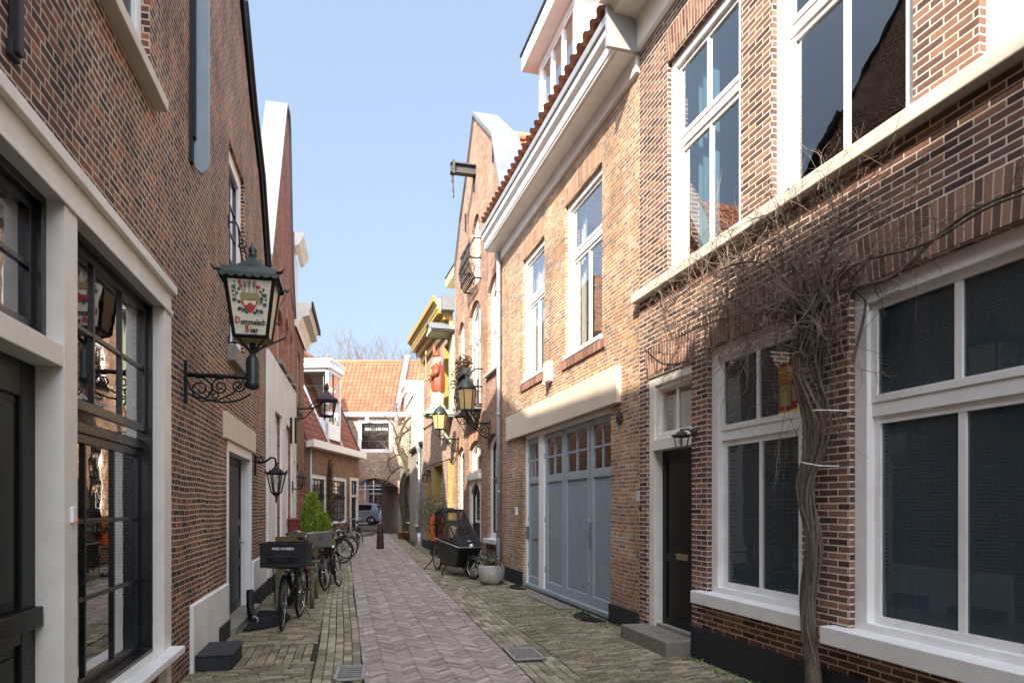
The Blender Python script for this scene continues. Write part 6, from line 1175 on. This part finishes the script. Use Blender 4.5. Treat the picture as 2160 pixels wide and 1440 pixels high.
m = MB(); m.ball((.24, 0, .95), (.14, .1, .045), 12); m.build('saddle', 'rubber', S); m = MB(); m.box(-.3, .25, -.07, .07, .72, .75); m.build('rack', 'black_paint', S)
for q in ([(1.2, -.18, .25), (1.2, -.3, .02), (1.35, -.3, .01)], [(1.2, .18, .25), (1.2, .3, .02), (1.35, .3, .01)], [(0, -.1, .3), (-.05, -.2, .15), (-.1, -.32, .02)]): m = MB(); m.tube(q, .015, 6); m.build('stand', 'iron', S)
m = MB(); m.ball((2.3, 0, .72), (.05, .05, .05), 8); m.build('headlight', 'lamp_white', S); m = MB(); m.box(-.35, -.33, -.05, .05, .66, .7); m.build('rear_light', 'reflector_red', S)
CS = thing('child_seat', 'orange plastic child seat mounted behind the cargo bicycle saddle', 'child seat'); CS.rotation_euler = S.rotation_euler; CS.location = (rr_ - d * .02).to_3d() + Vector((0, 0, .78))
m = MB(); sh = [(-.15, 0), (-.17, .25), (-.16, .5), (-.1, .6), (.1, .6), (.16, .5), (.17, .25), (.15, 0), (.1, -.05), (-.1, -.05)]
slab(m, sh, [[(-.11, .12), (-.05, .12), (-.05, .26), (-.11, .26)], [(.05, .12), (.11, .12), (.11, .26), (.05, .26)], [(-.1, .43), (-.03, .44), (-.03, .47), (-.1, .46)], [(.03, .44), (.1, .43), (.1, .46), (.03, .47)]], -.02, .02, True); m.X = Matrix(); bs = m
vs = [Vector((v.y, v.x, v.z)) for v in m.v]; m.v = vs
m.box(-.02, .28, -.15, .15, -.05, .0); m.box(.0, .25, -.17, -.15, -.05, .16); m.box(.0, .25, .15, .17, -.05, .16); m.build('shell', 'orange_plastic', CS, .015); m = MB(); m.tube([(.03, -.1, .45), (.1, -.06, .2), (.12, 0, .05)], .012, 5); m.tube([(.03, .1, .45), (.1, .06, .2), (.12, 0, .05)], .012, 5); m.build('harness', 'rubber', CS); m = MB(); m.lathe([(.03, -.025), (.03, -.035)], (0, 0, .36), 10, 'x'); m.build('reflector', 'reflector_red', CS)

# ================================================================== STREET THINGS
gp = ground(802, 1157); S = thing('bollard', 'dark red brown tapered iron bollard in the middle of the road', 'bollard', (gp.x, gp.y, 0)); m = MB(); m.lathe([(.145, 0), (.14, .1), (.115, .62), (.118, .7), (.105, .72), (.1, .78)], n=16); m.build('post', 'bollard_brown', S); m = MB(); m.lathe([(.1, .78), (.11, .80), (.06, .83), (.075, .87), (.05, .93), (.01, .95)], n=14); m.build('cap', 'bollard_brown', S)
def drain(px0, px1, py0, py1, lab, rz):
    a = ground((px0 + px1) / 2, (py0 + py1) / 2); W = (px1 - px0) / F * a.y; D = ground(px0, py0).y - ground(px0, py1).y; S = thing('drain_grate', lab, 'drain', (a.x, a.y, .026), rz, 'street drains'); m = MB(); W *= .52; D *= .56
    m.box(-W, W, -D, -D + .025, -.03, .006); m.box(-W, W, D - .025, D, -.03, .006); m.box(-W, -W + .03, -D, D, -.03, .006); m.box(W - .03, W, -D, D, -.03, .006); m.build('rim', 'steel_grate', S, .003); n = 6; m = MB()
    for k in range(n): y = -D + .03 + (2 * D - .06) * (k + .5) / n; m.box(-W + .02, W - .02, y - .009, y + .009, -.02, .003)
    m.build('bars', 'steel_grate', S, .002); m = MB(); m.box(-W, W, -D, D, -.06, -.008); m.build('pit', 'rubber', S)
drain(710, 768, 1409, 1437, 'square iron street drain on the left edge of the herringbone road', math.radians(10)); drain(1073, 1137, 1370, 1393, 'square iron street drain on the right edge of the road near the garage', math.radians(12))
def mat_(wl_, px0, px1, pc, lab, flat=False):
    u0, u1 = wl_.u(px0), wl_.u(px1); S = wl_.root('doormat', lab, 'doormat', 'half round doormats', u=(u0 + u1) / 2, off=.08 + pc, z=.012); R_ = abs(u1 - u0) / 2; m = MB(); pts = [(R_ * math.cos(t), -R_ * .62 * math.sin(t)) for t in [math.pi * k / 20 for k in range(21)]]; m.prism(pts, 0, .016, 'z'); m.build('mat', 'coir', S)
    q = MB(); 
    for rr in (.35, .55, .75, .92): q.torus((0, 0, .018), R_ * rr, .012, 'z', 24, 5, math.pi, 2 * math.pi)
    for v_ in range(len(q.v)): q.v[v_].y *= .62
    q.build('pattern', 'rubber', S)
mat_(w1, 483, 524, .08, 'black half round doormat in front of the side door on the left'); mat_(w5, 1099, 1122, .02, 'black half round doormat by the narrow leaf of the garage doors'); mat_(w5, 1243, 1292, .02, 'black half round doormat by the near leaf of the garage doors')
S = w5.root('stone_slab', 'long worn stone slab in the pavement in front of the garage doors', 'slab', u=w5.u(1180), off=.2, z=.0); m = MB(); m.box(-.95, .9, -.13, .13, -.03, .03); m.build('slab', 'concrete', S, .008)
gp = ground(524, 1320); S = thing('downpipe_shoe', 'black cast iron pipe end lying against the tarred base by the side door', 'pipe', (gp.x - .05, gp.y + .25, 0)); m = MB(); m.tube([(-.12, .25, .42), (-.1, .2, .2), (-.02, .06, .08), (.06, -.08, .05)], [.05, .05, .055, .06], 10); m.build('pipe', 'iron', S); m = MB(); m.torus((.065, -.085, .05), .05, .014, 'y', 12, 6); m.build('collar', 'zinc', S)
gp = ground(505, 1312)
# weeds against the right-hand plinth
wd_ = MB()
for k in range(90):
    t = random.random(); u = w5.u(1200) + (w7.L * 0 + 3.2) * t; p = w5.W(u, random.uniform(.04, .55) * random.random() + .05, 0); 
    if random.random() < .75: leaves(wd_, (p.x, p.y, .015), (.05, .05, .012), 9, .035, .3)
for k in range(40):
    u = random.uniform(.1, 5); p = w7.W(u, random.uniform(.03, .2), 0); leaves(wd_, (p.x, p.y, .015), (.05, .05, .015), 9, .04, .3)
tag(wd_.build('weeds', 'weed_leaf'), 'small green weeds and moss tufts along the right wall', 'weeds', kind='stuff')

# ================================================================== CAR
S = thing('parked_car', 'pale blue grey small hatchback parked beyond the archway, rear end to the right', 'car'); xr_ = world(802, 1066, 47).x; S.location = (xr_ - 3.5, 46.6, .3)
def side_prof(k): 
    pts = [(0.05, .35), (.0, .55), (.05, .75), (.35, .86), (.95, .95), (1.45, 1.38), (1.9, 1.46), (2.9, 1.46), (3.22, 1.36), (3.40, .98), (3.48, .8), (3.5, .45), (3.42, .28), (3.28, .24)]
    pts += [(2.95 + .33 * math.cos(t), .27 + .33 * math.sin(t)) for t in [math.pi * q / 8 for q in range(9)]] + [(2.5, .2), (.95, .2)] + [(.58 + .33 * math.cos(t), .27 + .33 * math.sin(t)) for t in [math.pi * q / 8 for q in range(9)]] + [(.12, .24)]
    return pts
m = MB(); pr_ = side_prof(0); tw = lambda z: .80 if z < .9 else .80 - (z - .9) * .34
vs = [(x, -tw(z), z) for x, z in pr_] + [(x, tw(z), z) for x, z in pr_]; n = len(pr_); tri = tessellate_polygon([[Vector((x, z, 0)) for x, z in pr_]])
m.add(vs, [tuple(t) for t in tri] + [tuple(i + n for i in t) for t in tri] + [(i, (i + 1) % n, n + (i + 1) % n, n + i) for i in range(n)]); m.v = [Vector((v.x, v.y + .8, v.z)) for v in m.v]; bdy = m.build('body', 'car_paint', S, .03)
m = MB(); wz = lambda z: .8 - (tw(z)) - .006; m.add([(1.25, wz(1.0), 1.0), (2.0, wz(1.0), .98), (2.0, wz(1.36), 1.36), (1.55, wz(1.36), 1.34)], [(0, 1, 2, 3)]); m.add([(2.07, wz(.98), .98), (2.95, wz(1.0), 1.02), (2.98, wz(1.3), 1.3), (2.88, wz(1.36), 1.36), (2.07, wz(1.36), 1.37)], [(0, 1, 2, 3, 4)]); m.add([(3.235, .3, 1.34), (3.405, .22, 1.02), (3.405, 1.38, 1.02), (3.235, 1.3, 1.34)], [(0, 1, 2, 3)]); m.build('window', 'car_glass', S)
m = MB(); m.box(2.66, 2.82, -.012, .004, .86, .89); m.build('door_handle', 'black_paint', bdy); m = MB(); m.box(2.035, 2.045, -.004, .0, .35, .97); m.box(.95, 2.5, -.01, 0, .2, .26); m.build('trim', 'plastic_black', bdy)
for x in (.58, 2.95):
    for y0 in (.0, 1.42): m = MB(); m.lathe([(.2, y0), (.295, y0 + .01), (.3, y0 + .05), (.3, y0 + .15), (.29, y0 + .18)], (x, 0, .3), 24, 'y'); t = m.build('wheel', 'rubber', S); m = MB(); ys_ = y0 - .006 if y0 == 0 else y0 + .186; m.lathe([(.19, ys_ + .01), (.18, ys_)], (x, 0, .3), 20, 'y'); q = m.build('rim', 'chrome', t); m = MB(); [m.box(-.012, .012, -.004, .004, .05, .17) or None for _ in ()]; 
m = MB(); m.box(3.43, 3.49, .02, .2, .8, 1.0); m.build('rear_light', 'reflector_red', S)
# street sign and scaffold tube beyond the arch
S = thing('direction_sign', 'blue rectangular sign with white arrow seen through the archway', 'sign', (world(760, 1020, 50).x, 50, .31)); m = MB(); m.tube([(.35, .05, 0), (.35, .05, 3.8)], .035, 8); m.build('post', 'zinc', S); m = MB(); m.box(-.3, .4, 0, .03, 2.98, 3.36); m.build('panel', 'sign_blue', S, .01); m = MB(); m.prism([(-.22, 3.17), (-.05, 3.3), (-.05, 3.2), (.32, 3.2), (.32, 3.14), (-.05, 3.14), (-.05, 3.04)], -.01, -.002); m.build('arrow', 'white_paint', S)
S = thing('scaffold', 'grey scaffold tubes in front of the shop across the street', 'scaffold', (world(788, 1060, 50.4).x, 50.4, .3)); m = MB()
for x in (-3, 0): m.tube([(x, 0, 0), (x, 0, 3.6)], .035, 6)
m.tube([(-5, 0, 2.75), (1.6, 0, 2.75)], .035, 6); m.tube([(-5, 0, 2.5), (1.6, 0, 2.5)], .05, 6); m.build('tubes', 'zinc', S)
# ================================================================== CLIMBING PLANT on the nearest right-hand house
def wpt(w, px, py, off): u = w.u(px, off); return Vector((u, -off, w.h(px, py, off)))
def catmull(P, n=6):
    out = []
    for i in range(len(P) - 1):
        p0, p1, p2, p3 = P[max(i - 1, 0)], P[i], P[i + 1], P[min(i + 2, len(P) - 1)]
        for k in range(n): t = k / n; out.append(.5 * ((2 * p1) + (p2 - p0) * t + (2 * p0 - 5 * p1 + 4 * p2 - p3) * t * t + (3 * p1 - p0 - 3 * p2 + p3) * t ** 3))
    return out + [P[-1]]
w = w7; rng = random.Random(11)
VN = w.root('climbing_plant', 'leafless climbing plant with braided stem and tangled twigs on the purple brick', 'climbing plant', u=0, z=0)
spine = [(1716, 1500, .1), (1712, 1400, .11), (1700, 1280, .11), (1716, 1150, .1), (1698, 1030, .11), (1722, 900, .11), (1708, 780, .12), (1735, 680, .13)]
fan = [(1640, 600, .2), (1690, 560, .22), (1745, 540, .22), (1800, 560, .18), (1590, 640, .2)]
def fanout(k): return fan[k % len(fan)]
m = MB(); m2 = MB()
for k in range(44):
    sp = []; ph = rng.uniform(0, 6.28); tw = rng.uniform(1.2, 2.6) * rng.choice((-1, 1)); side = rng.gauss(0, .45)
    for i, (px, py, off) in enumerate(spine):
        width = (.06, .07, .08, .09, .11, .12, .16, .24)[i]; a = ph + tw * i * .55
        c = wpt(w, px, py, off); sp.append(c + Vector((width * (math.cos(a) * .75 + side * .4), -abs(width * .6 * math.sin(a)) + .03, rng.uniform(-.03, .03))))
    f = wpt(w, *fanout(k)); sp.append(f + Vector((rng.gauss(0, .08), rng.gauss(0, .05), rng.gauss(0, .08))))
    r0 = rng.choice((.006, .008, .010, .012, .015)); r0 = r0 if k > 3 else .02
    pts = catmull(sp, 5); m.tube(pts, [r0 * (1 - .45 * i / len(pts)) for i in range(len(pts))], 6)
m.ball(tuple(wpt(w, 1716, 1440, .1)), (.07, .06, .22), 10)
stem = m.build('stem', 'bark', VN)
# thick arms along the lintel
arms = [[(1712, 700, .14), (1760, 620, .16), (1880, 585, .14), (1975, 500, .12), (2060, 440, .12), (2190, 385, .1)], [(1740, 640, .15), (1800, 560, .18), (1950, 515, .14), (2080, 440, .12), (2200, 395, .12)], [(1700, 640, .15), (1620, 560, .2), (1540, 560, .2), (1450, 610, .16), (1400, 660, .12)],
        [(1700, 640, .15), (1690, 560, .22), (1660, 480, .24), (1640, 430, .22)], [(1800, 760, .12), (1825, 650, .1), (1815, 620, .1), (1790, 590, .12)], [(1700, 700, .15), (1600, 660, .2), (1500, 680, .2), (1400, 720, .16), (1355, 700, .12)], [(1730, 650, .15), (1740, 540, .2), (1800, 470, .2), (1860, 430, .16)]]
m = MB(); armpts = []
for q, a in enumerate(arms): pts = catmull([wpt(w, *p) for p in a], 6); armpts.append(pts); r = (.02, .014, .013, .012, .012, .012, .012)[q]; m.tube(pts, [r * (1 - .6 * i / len(pts)) for i in range(len(pts))], 6)
m.build('branches', 'bark', VN)
m = MB()
def twig(p, d, L, r, curl, n=9, depth=0):
    pts = [p.copy()]; step = L / n; ax = Vector((rng.gauss(0, .3), 1, rng.gauss(0, .3))).normalized()
    for i in range(n):
        d = (Matrix.Rotation(curl * step * (1 + rng.gauss(0, .3)), 3, ax) @ d + Vector((rng.gauss(0, .12), rng.gauss(0, .08), rng.gauss(0, .1)))).normalized(); p = p + d * step
        if p.y > -.012: p.y = -.012 - rng.random() * .02; d.y = -abs(d.y) * .5
        if p.y < -.5: d.y = abs(d.y)
        pts.append(p.copy())
        if depth < 1 and rng.random() < .33: twig(p.copy(), (d + Vector((rng.gauss(0, .7), rng.gauss(0, .4), rng.gauss(0, .7)))).normalized(), L * rng.uniform(.25, .55), r * .6, rng.gauss(0, 4), 5, depth + 1)
    m.tube(pts, [r * (1 - .7 * i / len(pts)) for i in range(len(pts))], 4, False)
def region(n, px0, px1, py0, py1, bias, Lr, r):
    for _ in range(n):
        px, py = rng.uniform(px0, px1), rng.uniform(py0, py1); p = wpt(w, px, py, rng.uniform(.05, .3)); an = rng.uniform(-math.pi, math.pi)
        d = (Vector((math.cos(an), rng.gauss(0, .25), math.sin(an))) + Vector((bias[0], 0, bias[1]))).normalized(); twig(p, d, rng.uniform(*Lr), rng.uniform(*r), rng.gauss(0, 2.6))
region(165, 1530, 1770, 500, 700, (-.5, .2), (.35, .9), (.0025, .005))
region(95, 1380, 1620, 560, 740, (-.7, -.15), (.3, .8), (.002, .0038))
region(50, 1610, 1800, 400, 560, (.0, .8), (.3, .7), (.002, .0038))
region(40, 1740, 1900, 430, 620, (.6, .4), (.3, .7), (.002, .0038))
region(22, 1350, 1500, 640, 760, (-.4, -.4), (.2, .5), (.002, .003)); region(14, 1390, 1480, 480, 620, (-.6, .3), (.3, .6), (.0018, .0028))
for pts in armpts:
    for _ in range(14 if pts is not armpts[4] else 3): p = rng.choice(pts); twig(p.copy(), Vector((rng.gauss(0, .6), -.15, rng.gauss(.5, .5))).normalized(), rng.uniform(.15, .5), rng.uniform(.0022, .004), rng.gauss(0, 2))
for _ in range(26): px = rng.uniform(1640, 1780); p = wpt(w, px, rng.uniform(650, 980), .16); twig(p, Vector((rng.gauss(0, .5), -.2, rng.choice((1, -1)) * 1.0)).normalized(), rng.uniform(.3, .8), rng.uniform(.0025, .005), rng.gauss(0, 1.5))
m.build('twigs', 'twig', VN)
m = MB()
for (a, b, c_, d_) in ((1715, 865, 1757, 865), (1686, 972, 1732, 982)): pa, pb = wpt(w, a, b, .22), wpt(w, c_, d_, .22); m.tube([pa, (pa + pb) / 2 + Vector((0, -.04, .0)), pb, pb + Vector((0, .16, 0))], .005, 5)
m.build('plastic_tie', 'white_paint', VN)

# ================================================================== GNARLED VINE beside the archway
S = thing('gnarled_vine', 'twisted mossy vine trunk climbing beside the archway with bare branches over it', 'climbing plant', (0, 0, 0)); ZV = 33.5
S.location = (world(856, 1066, ZV).x, ZV, 0); base = Vector(S.location)
def vp(px, py, dz=0): q = world(px, py, ZV + dz); return Vector((q.x, q.y, max(q.z, 0))) - base
trunk = [(858, 1128), (856, 1090), (850, 1050), (853, 1015), (862, 985), (852, 962), (843, 945)]
m = MB()
for k in range(4):
    pts = catmull([vp(px, py, .0) + Vector((.09 * math.cos(k * 1.57 + i * 1.1), .09 * math.sin(k * 1.57 + i * 1.1), 0)) for i, (px, py) in enumerate(trunk)], 5); m.tube(pts, [.15 - .06 * i / len(pts) for i in range(len(pts))], 7)
m.build('trunk', 'bark_mossy', S)
m = MB(); br = [[(843, 945), (836, 925), (850, 915), (870, 900), (888, 885)], [(840, 940), (848, 905), (866, 880), (905, 868)], [(862, 990), (845, 985), (825, 1000), (812, 1020)], [(850, 960), (835, 960), (818, 975), (828, 1000)], [(843, 940), (830, 900), (815, 880), (800, 870)], [(860, 905), (840, 880), (835, 850)], [(866, 930), (874, 960), (866, 1000)]]
bps = []
for q, a in enumerate(br): pts = catmull([vp(*p) for p in a], 5); bps.append(pts); m.tube(pts, [(.09 if q < 2 else .05) * (1 - .6 * i / len(pts)) for i in range(len(pts))], 6)
m.build('branches', 'bark_mossy', S); m = MB()
for pts in bps:
    for _ in range(26):
        p = rng.choice(pts).copy(); d = Vector((rng.gauss(-.1, .8), rng.gauss(-.1, .4), rng.gauss(.5, .7))).normalized(); q = [p]
        for i in range(5): d = (d + Vector((rng.gauss(0, .3), rng.gauss(0, .2), rng.gauss(0, .25)))).normalized(); q.append(q[-1] + d * rng.uniform(.12, .3))
        m.tube(q, [.014, .012, .010, .008, .007, .005], 4, False)
m.build('twigs', 'twig', S)
for k, (px, lab) in enumerate(((846, 'terracotta pot left of the gnarled vine foot'), (858, 'square terracotta pot right in front of the gnarled vine foot'))):
    q = world(px, 1066, 32.7); P_ = thing('terracotta_pot', lab, 'flower pot', (q.x, 32.7, 0), group='pots at the foot of the vine'); m = MB(); m.lathe([(.13, 0), (.17, .3), (.19, .31), (.19, .37), (.16, .37)], n=12); m.build('pot', 'terracotta', P_)

# small climber between the windows of the mansard house
w = w4; S = w.root('wall_climber', 'brown leafy climber growing up the brick between the two barred windows', 'climbing plant', u=w.u(693.5), off=.03, z=.1); m = MB(); m.tube([(0, 0, 0), (.1, 0, 1.2), (-.05, 0, 2.6), (0, 0, 3.6)], .03, 5); m.build('stem', 'bark', S); m = MB(); leaves(m, (0, -.05, 2.1), (.35, .12, 1.7), 1500, .11); m.build('foliage', 'dry_leaf', S)

# ================================================================== BARE TREES beyond the roofs
def bare_tree(x, y, Ht, spread, label, seed):
    R_ = random.Random(seed); S = thing('bare_tree', label, 'tree', (x, y, 0), group='bare winter trees beyond the roofs'); tm, bm_ = MB(), MB()
    def grow(p, d, L, r, lvl):
        n = 3; pts = [p]
        for i in range(n): d = (d + Vector((R_.gauss(0, .12), R_.gauss(0, .12), R_.gauss(.04, .08)))).normalized(); pts.append(pts[-1] + d * L / n)
        (tm if lvl < 1 else bm_).tube(pts, [r * (1 - .35 * i / n) for i in range(n + 1)], 6 if lvl < 2 else 3, False)
        if lvl >= 6: return
        for k in range(3 if lvl < 5 else 3):
            a = R_.uniform(0, 6.28); t = R_.uniform(.35, .75) if lvl else R_.uniform(.5, .9); nd = (d + Vector((math.cos(a), math.sin(a), 0)) * t * spread).normalized(); grow(pts[-1] if k < 2 else pts[2], nd, L * R_.uniform(.66, .82), r * .58, lvl + 1)
    grow(Vector((0, 0, 0)), Vector((0, 0, 1)), Ht * .30, Ht * .012, 0); tm.build('trunk', 'twig_far', S); bm_.build('crown', 'twig_far', S)
bare_tree(-21.0, 78, 25.6, 1.15, 'wide bare winter tree crown showing above the left half of the orange roof', 3); bare_tree(-15.5, 80, 25.0, 1.2, 'bare winter tree crown showing above the right half of the orange roof', 5)

# ================================================================== things seen through the near right windows
w = w7; S = w.root('pendant_lamp', 'pale pleated lampshade hanging behind the tall upper window', 'lamp', u=w.u(1825, -1.5), off=-1.5, z=w.h(1825, 185, -1.5))
m = MB(); m.lathe([(.13, .14), (.2, -.1), (.195, -.1), (.125, .13)], n=28); m.build('lamp_shade', 'stucco_grey', S); m = MB(); m.tube([(0, 0, .15), (0, 0, 1.2)], .008, 5); m.build('cord', 'dark_ink', S)
S = w.root('floor_lamp', 'floor lamp with pale tilted shade inside the large dark ground floor window', 'lamp', u=w.u(1880, -1.1), off=-1.1, z=.07)
m = MB(); m.lathe([(.09, 1.72), (.17, 1.45), (.165, 1.45), (.085, 1.71)], n=20); m.build('lamp_shade', 'white_paint', S); m = MB(); m.lathe([(.15, 0), (.15, .03), (.015, .04)], n=16); m.tube([(0, 0, .03), (0, 0, 1.6)], .012, 6); m.build('stand', 'zinc', S)
S = w.root('sofa', 'low pale sofa inside the large dark ground floor window', 'sofa', u=w.u(2010, -1.5), off=-1.6, z=.07)
m = MB(); m.box(-.75, .75, -.4, .4, .15, .42); m.build('seat', 'curtain_white', S, .03); m = MB(); m.box(-.75, .75, -.42, -.25, .42, .85); m.build('backrest', 'curtain_white', S, .04)
for sx_ in (-.82, .82): m = MB(); m.box(sx_ - .09, sx_ + .09, -.42, .4, .1, .6); m.build('armrest', 'curtain_white', S, .03)
